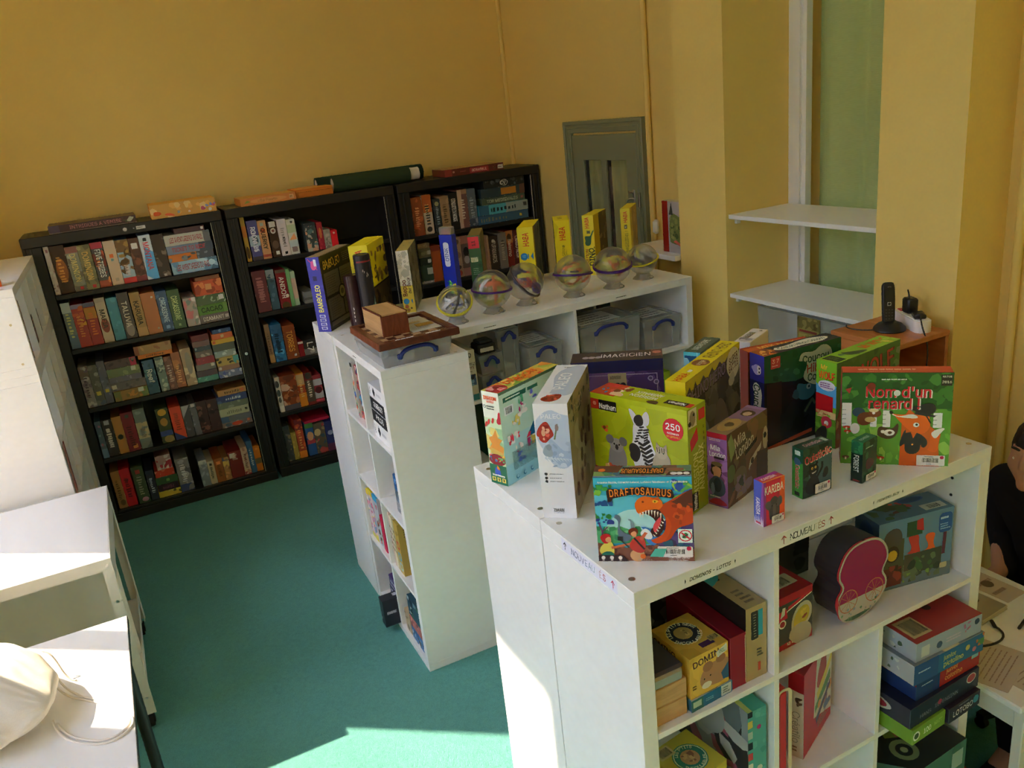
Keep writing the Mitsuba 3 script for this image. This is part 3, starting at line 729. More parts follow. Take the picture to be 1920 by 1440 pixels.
# ---------------------------------------------------------------- the games in the cabinets
# cabinet, shelf, s = upright / f = lying flat, x0 z0 x1 z1, colour | look | title | its colour | print
SPINES = """
00s -1.238 1.603 -1.208 1.911 bfb0ac|thin pale pink|||busy 14 bfb0ac 8a5a62 d8d0cc a89498
00s -1.206 1.603 -1.124 1.908 3e261e|dark brown with orange oval title|||e .5 .48 .38 .26 96562a;t5 .5 .2 d89a50
00s -1.123 1.603 -1.053 1.888 82826e|grey green, red square at foot|DOMINION|c8b878|busy 8 82826e a8a894 70685a 8c8c80;b 0 .12 6a665a;q .6 .07 .28 b02830;b .86 1 8a5a50
00s -1.052 1.603 -0.979 1.889 76704e|olive, red square at foot|DOMINION|c8a860|busy 8 76704e 5c5840 988e68;q .6 .07 .28 b02830
00s -0.977 1.603 -0.907 1.892 484444|charcoal, pink head, white title|FIVE TRIBES|e6e2da|b .86 1 a83448;b 0 .15 a04a34;busy 6 a04a34 d88a50 702820
00s -0.903 1.603 -0.834 1.889 c0aa90|plain beige with small orange emblem|||q .5 .66 .34 c86a34;q .5 .57 .22 6a8a88;q .5 .12 .3 a8967c
00s -0.832 1.603 -0.755 1.884 90a4b0|pale blue, brown head, red foot|||b .72 1 6e5030;busy 8 6e5030 90743c 503820;b 0 .13 b82c30;t5 .3 .06 e0d0c8
00s -0.753 1.603 -0.691 1.883 4e3028|dark brown, white label near head|||q .5 .82 .6 cfcac2;busy 10 4e3028 6e4434 402420 82503c;b 0 .12 702a30
00s -0.689 1.603 -0.618 1.893 c4ccd4|white and sky blue with red title|MONTANA|b8344a|p .5 .0 1 .0 1 .6 .3 .75 .0 .1 5096c4;q .5 .9 .3 282c34
00s -0.616 1.603 -0.540 1.885 342824|near black with silver speckles|||busy 10 342824 50403a 6e6258;q .5 .05 .2 a09890
00f -0.530 1.603 -0.237 1.685 86a4b4|blue and white with red title|LES AVENTURIERS DU RAIL|8c2430|b .8 1 4a6a80;busy 6 86a4b4 a8c0c8 5a84a0
00f -0.537 1.685 -0.248 1.736 b4682c|orange and grey|||b .62 1 464c54;busy 5 464c54 6c747c
00f -0.537 1.736 -0.243 1.794 6c7a90|slate blue with red title|TICKET TO RIDE|a03440|b .7 1 424c58
00f -0.538 1.794 -0.249 1.866 a6a49a|pale grey with red title|LES AVENTURIERS DU RAIL|8c2430|b .85 1 5e6266
00f -0.467 1.867 -0.274 1.902 483238|dark maroon with white mark|||q .92 .5 .5 c8c4be
01s -1.234 1.243 -1.182 1.546 6c7876|grey and blue with pale head|||b .78 1 a8b4b2;b 0 .3 566c80;t5 .5 .2 b4b478
01s -1.181 1.243 -1.112 1.525 a63a34|red and yellow with violet head|||b .9 1 8a7a9c;busy 7 c88a34 d8a03c b85a34;b 0 .5 a63a34;t5 .5 .2 d88a4a
01s -1.110 1.243 -1.043 1.525 9a3230|deep red with yellow band|||b .9 1 5a5a78;b .62 .88 b47c34;t5 .5 .2 d0763c
01s -1.039 1.243 -0.978 1.541 b6a898|cream with red blot|MAFIA|322824|e .5 .38 .4 .16 8c4034;b .9 1 a89a8c
01s -0.972 1.243 -0.906 1.528 488aa0|plain teal blue|||busy 4 488aa0 5a9cb0 3c788e
01s -0.904 1.243 -0.835 1.551 463e40|dark grey violet|TALUVA|c0b8b0|e .5 .2 .36 .16 8a807c
01s -0.830 1.243 -0.767 1.539 96784a|tan with dark capitals|KARUBA|302418|b 0 .2 a8865a
01s -0.765 1.243 -0.675 1.522 a66840|plain orange brown and wide|||q .75 .88 .14 d0c4b0;q .72 .12 .12 d8d4cc
01s -0.673 1.243 -0.604 1.516 38506e|navy blue|CARCASSONNE|b0c0c8|q .5 .1 .34 6e8ca8;busy 4 38506e 466482
01s -0.602 1.243 -0.524 1.511 40583a|forest green|CARCASSONNE|a8b478|q .5 .1 .2 8ca078
01s -0.515 1.243 -0.433 1.437 a0948a|short white and pink|||busy 14 a0948a b86e70 d0c8c0 7a8478
01f -0.431 1.244 -0.238 1.300 6a605e|grey with white capitals|DIAMANT|d8d0c8|q .92 .5 .4 b0a8a0
01f -0.431 1.300 -0.237 1.369 587e34|bright green|CACAO|20301c|b .86 1 6c8c48
01f -0.431 1.369 -0.237 1.435 4a5e40|dark green with white tag|||q .85 .6 .5 d0d0cc;busy 6 4a5e40 8a9a80 38482e
01f -0.423 1.435 -0.243 1.536 b45232|red orange|||q .5 .55 .4 d0945c;busy 6 b45232 963c28 c87a4a
01f -0.406 1.536 -0.248 1.562 84543a|brown|||
02s -1.238 0.838 -1.184 1.119 86807a|grey and white|||b .7 1 6c5a48;busy 10 86807a a8a29c 6a5a60;t5 .5 .2 4a3e44
02s -1.183 0.838 -1.128 1.118 56564c|olive grey with yellow sticker|||q .5 .3 .5 b8a848;b 0 .12 48566a;busy 6 56564c 6c6a60 8c8c88
02s -1.127 0.838 -1.080 1.131 62626e|violet grey with yellow sticker|||q .5 .3 .5 b8a848;busy 6 62626e 7c7c8a 50505a
02s -0.859 0.838 -0.788 1.074 34546a|deep blue with big white title|Reef|e0e4e0|b .75 1 406080;busy 5 34546a 28465a 4a7484
02s -0.778 0.838 -0.725 1.080 6e807c|grey teal|||b .7 1 88948c;busy 12 6e807c a0aca4 4e5e60
02s -0.723 0.838 -0.674 1.071 6e4a40|rose brown|||t5 .5 .1 b09a8c;busy 8 6e4a40 8c6254 583830
02s -0.672 0.838 -0.614 1.089 965e3e|orange brown|||t5 .4 .1 d0a070;busy 6 965e3e b07848 7a4a34
02s -0.610 0.838 -0.542 1.103 a48e70|sandy beige with grey figure|||e .6 .6 .3 .3 8c8678;busy 8 a48e70 c0b090 8a765c
02f -1.072 0.838 -0.861 0.906 90703a|orange and green|||b 0 .2 6a7040;b .8 1 70804a;q .8 .8 .5 c8c8bc;busy 5 90703a b08038 7a6a38
02f -1.079 0.907 -0.859 0.964 686060|grey with small white emblem|||q .1 .5 .5 b8b0a4;busy 6 686060 7c6a6a 524c50
02f -1.079 0.965 -0.875 1.005 6a6674|violet grey|||busy 5 6a6674 8a8698 48464e
02f -1.078 1.005 -0.875 1.062 6c7a5c|moss green with white tag|||q .8 .7 .5 b8c0b4;busy 4 6c7a5c 88926e
02f -1.078 1.062 -0.888 1.119 5a4848|dusky brown with crimson end|||b .8 1 a82a48;busy 6 5a4848 78605c 48383c
02f -0.885 1.119 -0.650 1.180 9a7c54|tan, topmost over upright boxes|||busy 4 9a7c54 b09468 8a5a3c;b 0 .12 8a5034
02f -0.872 1.089 -0.654 1.119 c07028|orange, lying over upright boxes|||t5 .5 .2 70401c
02f -0.540 0.838 -0.398 0.877 549082|sea green|||busy 4 549082 78b0a0
02f -0.393 0.838 -0.237 0.887 6e7a9a|blue and white|||busy 5 6e7a9a c0c8d8 5060a0
02f -0.537 0.877 -0.398 0.919 4c4048|dark plum|||
02f -0.390 0.887 -0.244 0.925 967460|rosy tan|||q .1 .5 .5 d0c8bc
02f -0.530 0.920 -0.398 0.965 6e6e68|grey with white tag|||q .85 .7 .5 c8c4bc
02f -0.392 0.925 -0.241 0.984 aa9654|yellow and teal|||b .75 1 58a0a0;busy 4 aa9654 403828
02f -0.520 0.965 -0.398 1.014 863840|crimson|||busy 3 863840 a04a50
02f -0.393 0.984 -0.248 1.032 8c9c98|pale teal|||busy 4 8c9c98 c0ccc8
02f -0.516 1.015 -0.402 1.058 68605a|taupe|||busy 4 68605a a09890
02f -0.396 1.032 -0.247 1.083 545a50|dark sage|||
02f -0.511 1.058 -0.405 1.091 3c4852|steel blue|||busy 3 3c4852 8ca0a8
02f -0.394 1.083 -0.240 1.115 c09a38|golden yellow|||q .1 .5 .6 b85838
02f -0.521 1.091 -0.406 1.131 6e5454|dusty pink|||
02f -0.387 1.116 -0.246 1.157 be6236|orange and white|||q .5 .5 .5 d8b890
02f -0.519 1.131 -0.404 1.174 642a2e|dark red|||
02f -0.377 1.158 -0.251 1.187 30456e|royal blue|||busy 3 30456e 5a74a0
03s -1.235 0.470 -1.199 0.734 4e5c66|blue grey with pink letters|||busy 8 4e5c66 9a6070 688088;b 0 .25 5c7c94
03s -1.196 0.470 -1.133 0.732 36302e|black with white script||d8d0c4|t5 .5 .3 d8d0c4;t5 .5 .15 c0b8ac;q .5 .92 .5 9aa0a4
03s -1.131 0.470 -1.073 0.735 b07e40|ochre with black disc|||e .5 .45 .3 .07 30281e
03s -1.072 0.470 -0.996 0.751 7a242c|crimson with orange sticker|||q .6 .12 .4 b8803c;q .5 .9 .3 3c4c40;t5 .4 .1 4a1c20
03s -0.993 0.470 -0.921 0.757 6e7a76|grey teal with cream panel|||b .25 .66 b0a684;t5 .4 .05 5a5448;busy 6 6e7a76 54605e 8c9690
03s -0.856 0.470 -0.776 0.723 3e4428|dark green with yellow figures|||e .5 .88 .35 .1 c09434;e .5 .6 .3 .12 a07c38;e .6 .1 .4 .1 8a7a4c;b .2 .35 3a4a86
03s -0.768 0.470 -0.693 0.711 c8482a|plain vermilion|||p .0 .0 1 .0 .0 .25 2c3a72;t5 .55 .12 9a3420
03s -0.690 0.470 -0.636 0.702 484448|charcoal with white wedge|||p .0 1 1 1 .0 .6 9a98a0;busy 5 484448 60606a
03s -0.634 0.470 -0.592 0.705 62626a|slate|||busy 10 62626a 8a8a96 42424a;q .5 .95 .6 b0b0b4
03s -0.590 0.470 -0.524 0.709 3a2020|dark maroon|||busy 8 3a2020 6a4238 281618
03s -0.522 0.470 -0.451 0.705 3e2424|dark maroon with gold scrolls|||busy 9 3e2424 7a5040 2a181a
03f -0.449 0.470 -0.240 0.508 7a6a68|red and blue picture spine|||e .5 .5 .18 .4 c0482c;e .2 .5 .1 .35 44586a;q .88 .7 .5 c87a54;busy 6 7a6a68 5a6a7c b0a8a0
03f -0.449 0.508 -0.239 0.552 62666a|grey with blue end|||b 0 .25 3a5a78
03f -0.449 0.552 -0.244 0.610 a2a88e|pale green|||t5 .5 .3 70765e;q .9 .5 .3 3a3a34
03f -0.449 0.610 -0.239 0.657 687262|sage grey|||busy 3 687262 84907c
03f -0.449 0.658 -0.242 0.707 323f6e|navy blue with white title|||t5 .55 .3 c8d0dc;busy 3 323f6e 48608c
03f -0.434 0.707 -0.237 0.750 aa8050|tan orange|||t5 .5 .25 604028;e .85 .5 .08 .3 b86434
04s -1.229 0.082 -1.175 0.359 906a3c|mustard brown|||t5 .5 .1 5c4424;e .6 .15 .3 .08 604828
04s -1.174 0.082 -1.109 0.362 b0222c|bright red|||t5 .5 .1 6a1820;e .5 .7 .2 .04 5a1418
04s -1.099 0.082 -1.025 0.357 3c4c34|dark green|||q .5 .86 .4 a04038;t5 .5 .1 8c8c78;e .6 .1 .3 .06 a8808c
04s -1.017 0.082 -0.966 0.304 2a2e3e|dark navy|||t5 .5 .1 a0a8b8
04s -0.817 0.082 -0.727 0.332 76767a|grey and blue with white script|||b 0 .22 3a4a78;t5 .55 .3 d8d8dc;busy 8 76767a 9a9aa0 54545c
04s -0.669 0.082 -0.614 0.281 707a80|grey blue|||b .85 1 b0b4b4;busy 6 707a80 90989c
04s -0.612 0.082 -0.568 0.259 b0a48a|cream with black letters|||t5 .5 .25 3a3228;q .5 .85 .4 3a3830
04s -0.566 0.082 -0.509 0.264 8e5228|rust orange|||q .5 .8 .5 c88a50;t5 .5 .2 603418
04s -0.507 0.082 -0.464 0.259 9a7448|tan picture|||b .6 .85 c0a858;b .85 1 3c4464;busy 6 9a7448 b89060 704c30
04s -0.462 0.082 -0.371 0.288 6e2420|brick red with white label|||q .3 .85 .4 d0ccc4;t5 .8 .05 b8a89c
04s -0.369 0.082 -0.325 0.298 b8a088|cream with red foot|||b 0 .12 8c2a30;t5 .5 .15 6a3c30;busy 4 b8a088 a07868
04s -0.323 0.082 -0.284 0.331 2e567e|blue|||t5 .5 .1 c0ccd4
04s -0.282 0.082 -0.237 0.278 b46c20|orange|||b .3 .52 6a5a38;q .5 .9 .4 c88a38
04f -0.966 0.083 -0.819 0.129 c0a83c|yellow|||busy 5 c0a83c 5c5428 d8c468
04f -0.961 0.129 -0.824 0.180 2c1c26|black violet|||t5 .5 .3 6a4058
04f -0.964 0.181 -0.821 0.234 345034|dark green|||q .55 .5 .4 6a8c50
04f -0.958 0.234 -0.831 0.283 b83e2c|scarlet|||busy 4 b83e2c e0907a
04f -0.935 0.284 -0.835 0.387 a88884|pinkish white|||busy 8 a88884 a03440 c8b8b4
10s -0.039 1.606 -0.009 1.911 967a30|mustard yellow|||b .55 .8 a0622a;e .5 .2 .4 .14 4a3418
10s -0.001 1.606 0.068 1.880 464674|violet blue with white title|ROOM 25|d0d0d8|b .36 .62 8c9ca4;e .55 .5 .3 .1 1c3444;b 0 .1 3a3438;t5 .5 .2 a8a8c0
10s 0.070 1.606 0.128 1.871 ac8058|tan with black script|QUERKY|28201c|e .5 .74 .3 .06 9a3c20;q .5 .9 .4 8c9890;b .05 .12 8c3c30
10s 0.138 1.606 0.199 1.853 36241a|dark brown with white rings|||e .5 .74 .3 .08 a8a094;e .5 .74 .15 .04 6a3c34;e .5 .35 .36 .12 584638;q .5 .93 .7 b0aca4;q .6 .12 .4 c8c4bc
10s 0.201 1.606 0.263 1.860 bcb4b4|white with small dark marks|||q .5 .08 .3 201c1c;t5 .5 .9 8a8280;e .5 .5 .12 .03 28201e;e .5 .42 .12 .03 28201e;e .5 .36 .1 .03 4a3e3c
10s 0.265 1.606 0.326 1.849 b8b8aa|white with orange wedge|||b .62 .85 a0ac8c;p .1 .42 .9 .42 .7 .6 c8905c;q .5 .14 .6 7c6c68;q .6 .92 .25 3a3a3a;b .2 .4 a8b4b4
10s 0.383 1.606 0.461 1.804 3a4240|black and white collage, wide|||busy 18 3a4240 9a988c 506a68 b08a70;b .9 1 2a3034
10s 0.470 1.606 0.511 1.800 8c2430|crimson with gold scrawl|||e .5 .6 .25 .2 b06a3c;busy 4 8c2430 a83c40
10s 0.513 1.606 0.561 1.741 8c8478|grey beige|||busy 8 8c8478 6a6458 a89c90
10s 0.563 1.606 0.609 1.728 c01e28|bright red, small|||q .5 .85 .3 d8a8a4
11s -0.039 1.243 0.054 1.535 562a2e|maroon and wide|||t5 .5 .9 8a5a58;t5 .6 .2 8a5a58;t5 .5 .12 8a5a58
11s 0.058 1.243 0.115 1.528 36505c|dark teal|||b .78 1 7c8488;busy 5 36505c 2c404c 4a6470
11s 0.124 1.243 0.194 1.516 721e22|dark red with white capitals|ANDOR|d8ccc0|b .92 1 5c4a3c;e .8 .3 .16 .05 c8c0a8;e .5 .05 .4 .1 4a3c20
11s 0.197 1.243 0.222 1.513 6c9c64|leaf green, thin|||
11s 0.224 1.243 0.257 1.490 94a888|pale green, thin|||b .2 .8 b09a86
11s 0.293 1.243 0.367 1.327 6e706c|grey, lying deep|||b .3 .5 52544e
12s -0.028 0.866 0.007 1.152 7c6248|taupe with gold foot|||b 0 .2 9a7c48;t5 .5 .6 5c442e
12s 0.012 0.866 0.088 1.139 2a6c98|bright blue|||b .5 1 2c5478;t5 .5 .6 16283a;t5 .5 .4 16283a;busy 5 2a6c98 58a0c0 204a70
12s 0.093 0.866 0.180 1.116 7c3c1e|chestnut with gold title|TORRES|c08a3c|q .7 .1 .2 d0ccc4
12s 0.184 0.866 0.221 0.978 7c1c20|dark red|||b .85 1 b0a094
12s 0.223 0.866 0.319 0.979 2c2826|black with white block letters|L7|d8d4cc|b 0 .4 6e6a64;e .6 .2 .2 .12 9a968e
13s -0.035 0.488 -0.001 0.757 b0aaa0|white with black blots|||e .4 .8 .4 .1 3a3a38;e .4 .55 .4 .1 3a4240;e .4 .35 .3 .08 4a4a46;b 0 .18 c8c2b8
13s 0.002 0.488 0.119 0.754 7c3a20|rust brown with faces, wide|||busy 16 7c3a20 a0643c 603020 b89880;b 0 .15 4a4850
13s 0.121 0.488 0.177 0.746 c07820|bright orange|||b .4 .62 963c20;b .65 .96 b09468;t5 .55 .2 e0c080
13s 0.179 0.488 0.236 0.739 6e2420|brown red with dark crest|||e .5 .9 .4 .1 3c3830;b .1 .75 4a4034;t5 .5 .4 c8b8a0
13s 0.238 0.488 0.302 0.704 8c3038|red and grey|||b .62 .85 a8a8ac;b .15 .4 a4a0a4;e .5 .45 .4 .12 4a1c22;b .05 .12 b84050
14s -0.048 0.092 -0.000 0.374 3c4040|dark grey|||busy 8 3c4040 605c58 7a6c48
14s 0.002 0.092 0.038 0.310 94823c|olive gold|||busy 4 94823c b0a050
14s 0.041 0.092 0.097 0.401 a0402c|red and orange|||b 0 .18 c07828;b .72 1 6e2428;t5 .5 .5 d09858;busy 5 a0402c b85c30
14s 0.112 0.092 0.173 0.350 2a5088|blue with green head|||b .85 1 4a7c40;e .5 .6 .4 .14 b89070;b .36 .5 9a3440
14s 0.175 0.092 0.257 0.335 5c5040|brown with beige star, wide|||e .3 .7 .3 .12 b0a078;busy 12 5c5040 8c7c5c 304c5c a04040
14s 0.259 0.092 0.326 0.328 2a3066|indigo with pale ring|||e .5 .62 .3 .08 9aa0b8;b 0 .25 5c2848
14f 0.117 0.350 0.305 0.371 a81e3c|magenta red, lying over uprights|||busy 4 a81e3c c04058
20s 1.192 1.583 1.191 1.867 6e5640|beige brown, thin|||
20s 1.193 1.583 1.278 1.868 7c3e24|rust red|||t5 .5 .5 b88058;busy 5 7c3e24 984e2c 62301c
20s 1.284 1.583 1.357 1.875 a89c8a|white below and orange above|||b .55 1 a0522a;t5 .5 .75 d8a868;t5 .5 .35 383430;e .5 .12 .3 .07 302c28
20s 1.370 1.583 1.425 1.832 282e30|black blue with gold disc|||e .5 .86 .3 .07 8a8458;t5 .5 .4 7c8890
20s 1.427 1.583 1.498 1.846 8c7050|tan|||busy 4 8c7050 a08460;t5 .5 .2 4a3a24
20s 1.499 1.583 1.570 1.861 1c1a18|black with white capitals|CONQUETE DU MONDE|c8c0b4|
20s 1.571 1.583 1.652 1.874 6a4640|cream and maroon|||p 0 0 .35 0 .45 1 0 1 a89078;b .88 1 8a6a50;t5 .5 .2 b0a090
20s 1.654 1.583 1.725 1.870 525c64|grey blue|||t5 .5 .4 8a949c;b 0 .2 3a4450;busy 4 525c64 6e7880
20f 1.727 1.583 2.164 1.650 34566c|blue with yellow tag|||q .84 .5 .3 b0a03c;t5 .3 .2 6a6c58
20f 1.735 1.651 2.165 1.725 4a98a4|cyan and grey|||b .55 1 84908c;b 0 .2 305c74;q .94 .6 .4 383c3c;t5 .5 .2 202c30
20f 1.774 1.726 2.150 1.777 425040|dark green with white letters|TOR MEDIEVALES|a8ac90|q .93 .5 .4 8c5048
20f 1.775 1.778 2.154 1.851 2c3c40|dark teal with orange label|||p .45 .15 .8 .15 .8 .85 .45 .85 a8702c;b .88 1 5c3c34
20f 1.800 1.851 2.155 1.911 1e2224|black with white round emblem|CV|c8c8c4|e .5 .5 .09 .4 b0b0ac;e .5 .5 .075 .33 1e2224;busy 8 1e2224 4c5456 34383a
21s 1.300 1.214 1.377 1.490 8c4422|orange brown|||b .85 1 6c2c20
21s 1.483 1.214 1.547 1.527 8c7258|beige with red discs|||e .5 .88 .3 .06 4a3c34;e .5 .55 .4 .08 705844;e .5 .1 .35 .07 8c3428;e .5 .25 .3 .05 302824
21s 1.549 1.214 1.616 1.527 5a4840|brown and white|||b .8 1 8a5a48;e .6 .6 .35 .12 201c1c;e .6 .4 .35 .1 8c8480;b 0 .2 8c6458
21s 1.770 1.214 1.787 1.498 8e6c4c|tan, thin|||
21s 1.790 1.214 1.868 1.485 342820|dark brown with pale title|TUPAMAROS|a89884|e .5 .85 .2 .05 a8a090
21s 1.873 1.214 1.940 1.498 6e665a|grey beige|||t5 .5 .5 968c78;e .5 .7 .25 .1 4a443c
21s 1.942 1.214 2.004 1.503 7c2a22|red with orange head|Salerno|d0b8a0|b .66 1 a86a34;e .5 .82 .3 .1 402818
21s 2.006 1.214 2.068 1.501 4c1a1c|maroon with white capitals|CARGO NOIR|d8ccc4|busy 3 4c1a1c 6a2828
21f 1.199 1.214 1.298 1.232 8a8478|pale|||q .8 .5 .5 c8c4bc
21f 1.198 1.232 1.298 1.357 2c3c2c|dark green|||q .8 .6 .5 90948c
21f 1.197 1.357 1.298 1.413 20281e|black green|||q .8 .5 .5 a8aca4
21f 1.199 1.413 1.298 1.484 544e34|olive|||t5 .5 .6 7c7a54;q .85 .5 .4 8c8a7c
21f 1.200 1.484 1.298 1.522 6a5a3c|khaki|||busy 4 6a5a3c 7c6c4c
"""
ORD = ['first', 'second', 'third', 'fourth', 'fifth', 'sixth', 'seventh', 'eighth', 'ninth', 'tenth', 'eleventh', 'twelfth', 'thirteenth', 'fourteenth', 'fifteenth', 'sixteenth', 'seventeenth', 'eighteenth', 'nineteenth', 'twentieth', 'twenty-first', 'twenty-second', 'twenty-third', 'twenty-fourth', 'twenty-fifth']
ROW = ['top', 'second', 'third', 'fourth', 'bottom']
CSHORT = ['cabinet beside cubes', 'middle cabinet', 'corner cabinet']
CG = 1.55                                     # from the photograph's tone to the card's colour


def glyph_row(A, lo, hi, half, c, vert, rnd):
    """a title too small to read: strokes along the spine"""
    x = lo
    while x < hi:
        w = (hi - lo) * rnd.uniform(.08, .16)
        q = half * rnd.uniform(.7, 1)
        if vert:
            A.r(.5 - q, x, .5 + q * rnd.uniform(.2, 1), min(hi, x + w * .55), c)
        else:
            A.r(x, .5 - q, min(hi, x + w * .55), .5 + q * rnd.uniform(.2, 1), c)
        x += w


def spine_print(A, vert, title, tc, extras, seed):
    rnd = random.Random(seed)
    for ex in sorted(extras, key=lambda e: {'busy': 0, 'b': 0, 'p': 1, 'e': 2, 'q': 3, 't5': 4}[e.split()[0]]):
        q = ex.split()
        if q[0] == 'busy':
            A.busy(int(int(q[1]) * 1.6) + 4, q[2:], seed=seed, size=.42)
        elif q[0] == 'b':
            a, b = float(q[1]), float(q[2])
            A.r(0, a, 1, b, q[3]) if vert else A.r(a, 0, b, 1, q[3])
        elif q[0] == 'p':
            v = list(map(float, q[1:-1]))
            A.p(list(zip(v[0::2], v[1::2])), q[-1])
        elif q[0] == 'e':
            A.e(float(q[1]), float(q[2]), float(q[3]), float(q[4]), q[5])
        elif q[0] == 'q':
            s_ = float(q[3]) * min(A.W, A.H) / 2
            A.r(float(q[1]) - s_ / A.W, float(q[2]) - s_ / A.H, float(q[1]) + s_ / A.W, float(q[2]) + s_ / A.H, q[4])
        elif q[0] == 't5':
            c0, s_ = float(q[1]), float(q[2])
            L = .26 if s_ >= .1 else .12
            glyph_row(A, max(.03, c0 - L), min(.97, c0 + L), .26, q[3], vert, rnd)
    if title:
        if vert:
            A.t(title, .5, .53, A.W * .46, tc, -90, A.H * .62)
        else:
            A.t(title, .47, .5, A.H * .46, tc, 0, A.W * .72)
    # worn pale edges of the card
    for _ in range(5):
        e = rnd.random()
        c = 'c0b8ac'
        if vert:
            A.r(0, e, .02, e + .02, c), A.r(.975, 1 - e, 1, 1 - e + .02, c)
        else:
            A.r(e, 0, e + .02, .03, c)


rs = random.Random(5)
count = {}
rows = [r for r in SPINES.strip().split('\n')]
for i, r in enumerate(rows):
    head, look, title, tc, ex = r.split('|')
    hd = head.split()
    cab, row, kind = int(hd[0][0]), int(hd[0][1]), hd[0][2]
    x0, z0, x1, z1 = map(float, hd[1:5])
    z0, z1 = z0 + .0008, z1 + .0006
    col = hd[5]
    y0 = 2.772 + rs.uniform(0, .016)
    dep = rs.uniform(.27, .30) if kind == 's' else rs.uniform(.20, .28)
    n = count[(cab, row, kind)] = count.get((cab, row, kind), 0) + 1
    look = look.split(',')[0] if ', ' in look and look.split(', ')[1].split()[0] in ('wide', 'thin', 'small', 'lying', 'topmost') else look
    lab = f'{look} game, {ORD[n - 1]} {"upright" if kind == "s" else "lying flat"}, {ROW[row]} shelf, {CSHORT[cab]}'
    w, h = x1 - x0, z1 - z0
    game_box('game_box', lab, 'board game', f'board games on the {ROW[row]} shelf of the {CNAME[cab]}', (x0, y0, z0), rs.uniform(-.5, .5) if kind == 'f' and w < .25 else 0, (w, dep, h), col,
             {'F': lambda A, k=kind, t=title, c=tc, e=ex, s=i: spine_print(A, k == 's', t, c, [q for q in e.split(';') if q], s)}, CG)

# ---------------------------------------------------------------- new games shown on the front white unit
ZT = HN + .0004
NEW = 'new games on show on the white cube shelf'
HG = 1.12


def fox_animals(A):
    A.r(0, 0, 1, 1, '5a9a34')
    A.r(0, .62, 1, 1, '1e5a22')
    A.busy(46, ['2a6a28', '36782c', '1a4c1e', '448436'], 0, .6, 1, 1, 3, .2)
    A.busy(30, ['6aaa3c', '7ab648', '589832', '8cbc50'], 0, 0, 1, .45, 4, .25)
    for x, w, top in ((.05, .09, .68), (.30, .06, .62), (.42, .07, .60), (.88, .08, .58), (.66, .05, .5)):
        A.r(x - w / 2, .42, x + w / 2, top, 'dfe2dc')
        for q in range(4):
            A.r(x - w / 2, .45 + q * .05, x - w / 2 + w * .4, .457 + q * .05, '8a8c86')
    A.e(.16, .58, .06, .05, '2c4a5a')
    A.smooth([(.15, .52), (.22, .58), (.30, .55), (.27, .46), (.18, .44)], '6a3a24')
    A.e(.31, .57, .06, .045, '7a4024'), A.e(.30, .60, .045, .02, 'd8cc9a'), A.d(.30, .572, .014, 'f0ece0'), A.e(.27, .50, .05, .03, 'c0a868')
    A.e(.13, .40, .045, .06, 'e0ddd0')
    A.smooth([(.34, .33), (.40, .42), (.48, .41), (.52, .46), (.515, .34), (.44, .29)], '4a3022')
    A.e(.45, .36, .05, .035, 'e4e0d2'), A.e(.455, .36, .02, .016, '5a3a26'), A.e(.39, .37, .02, .018, 'e4e0d2')
    A.p([(.55, 0), (.92, 0), (.90, .22), (.86, .40), (.62, .62), (.56, .5)], 'c85a1c')
    A.smooth([(.80, .18), (.88, .16), (.905, .28), (.90, .40), (.84, .36), (.82, .26)], 'd8601c')
    A.smooth([(.835, .34), (.87, .40), (.945, .415), (.91, .36), (.87, .31)], 'ece6da')
    A.smooth([(.46, .575), (.56, .56), (.70, .56), (.80, .52), (.81, .42), (.74, .35), (.66, .37), (.56, .46)], 'e2661e')
    A.smooth([(.47, .575), (.56, .545), (.68, .555), (.70, .54), (.58, .525)], 'f0eadc')
    A.smooth([(.45, .565), (.455, .60), (.475, .585), (.475, .57)], '20180f')
    A.p([(.76, .52), (.80, .57), (.81, .50)], 'e2661e'), A.e(.69, .45, .028, .024, 'f4f0e6'), A.d(.695, .452, .012, '20180f')
    A.smooth([(.58, .60), (.70, .585), (.80, .56), (.86, .62), (.84, .67), (.72, .665), (.62, .63)], '1e2026')
    A.p([(.67, .565), (.85, .535), (.86, .55), (.68, .60)], '26282e')
    A.smooth([(.60, .36), (.66, .37), (.73, .35), (.79, .22), (.76, .20), (.74, .25), (.73, .17), (.60, .17), (.59, .24), (.555, .21), (.55, .25)], '22242a')
    A.p([(.645, .37), (.67, .30), (.70, .37)], 'd8601c'), A.d(.665, .235, .009, 'e0a040')
    A.line([(.77, .56), (.82, .47)], .012, '1c1e22')
    for q, (x, y) in enumerate(((.06, .37), (.05, .415), (.32, .10), (.38, .08), (.05, .08))):
        A.e(x, y, .035, .016, 'b83a26' if q != 4 else '6a4a30')
        A.r(x - .008, y - .03, x + .008, y, 'd8ccb0')
    A.t("Nom d'un", .52, .80, .028, 'e8ded2', 0, .148, True, 1.0, None, 0)
    A.t("Nom d'un", .515, .803, .027, 'c41f2e', 0, .145)
    A.t('renard !', .485, .675, .028, 'e8ded2', 0, .118)
    A.t('renard !', .48, .678, .027, 'c41f2e', 0, .115)
    A.d(.505, .79, .032, 'd8dcd0'), A.d(.27, .86, .04, '7a2c1c'), A.lines(.36, .925, .66, .945, 1, 'dfe6d6')
    A.r(.89, .87, .985, .985, '22241e')
    A.t('AS D\'OR', .938, .965, .005, 'd8d4b8', 0, .02), A.t('2016', .938, .91, .006, 'd8d4b8', 0, .02)
    A.p([(.03, .83), (.09, .85), (.07, .78)], 'a83a30')


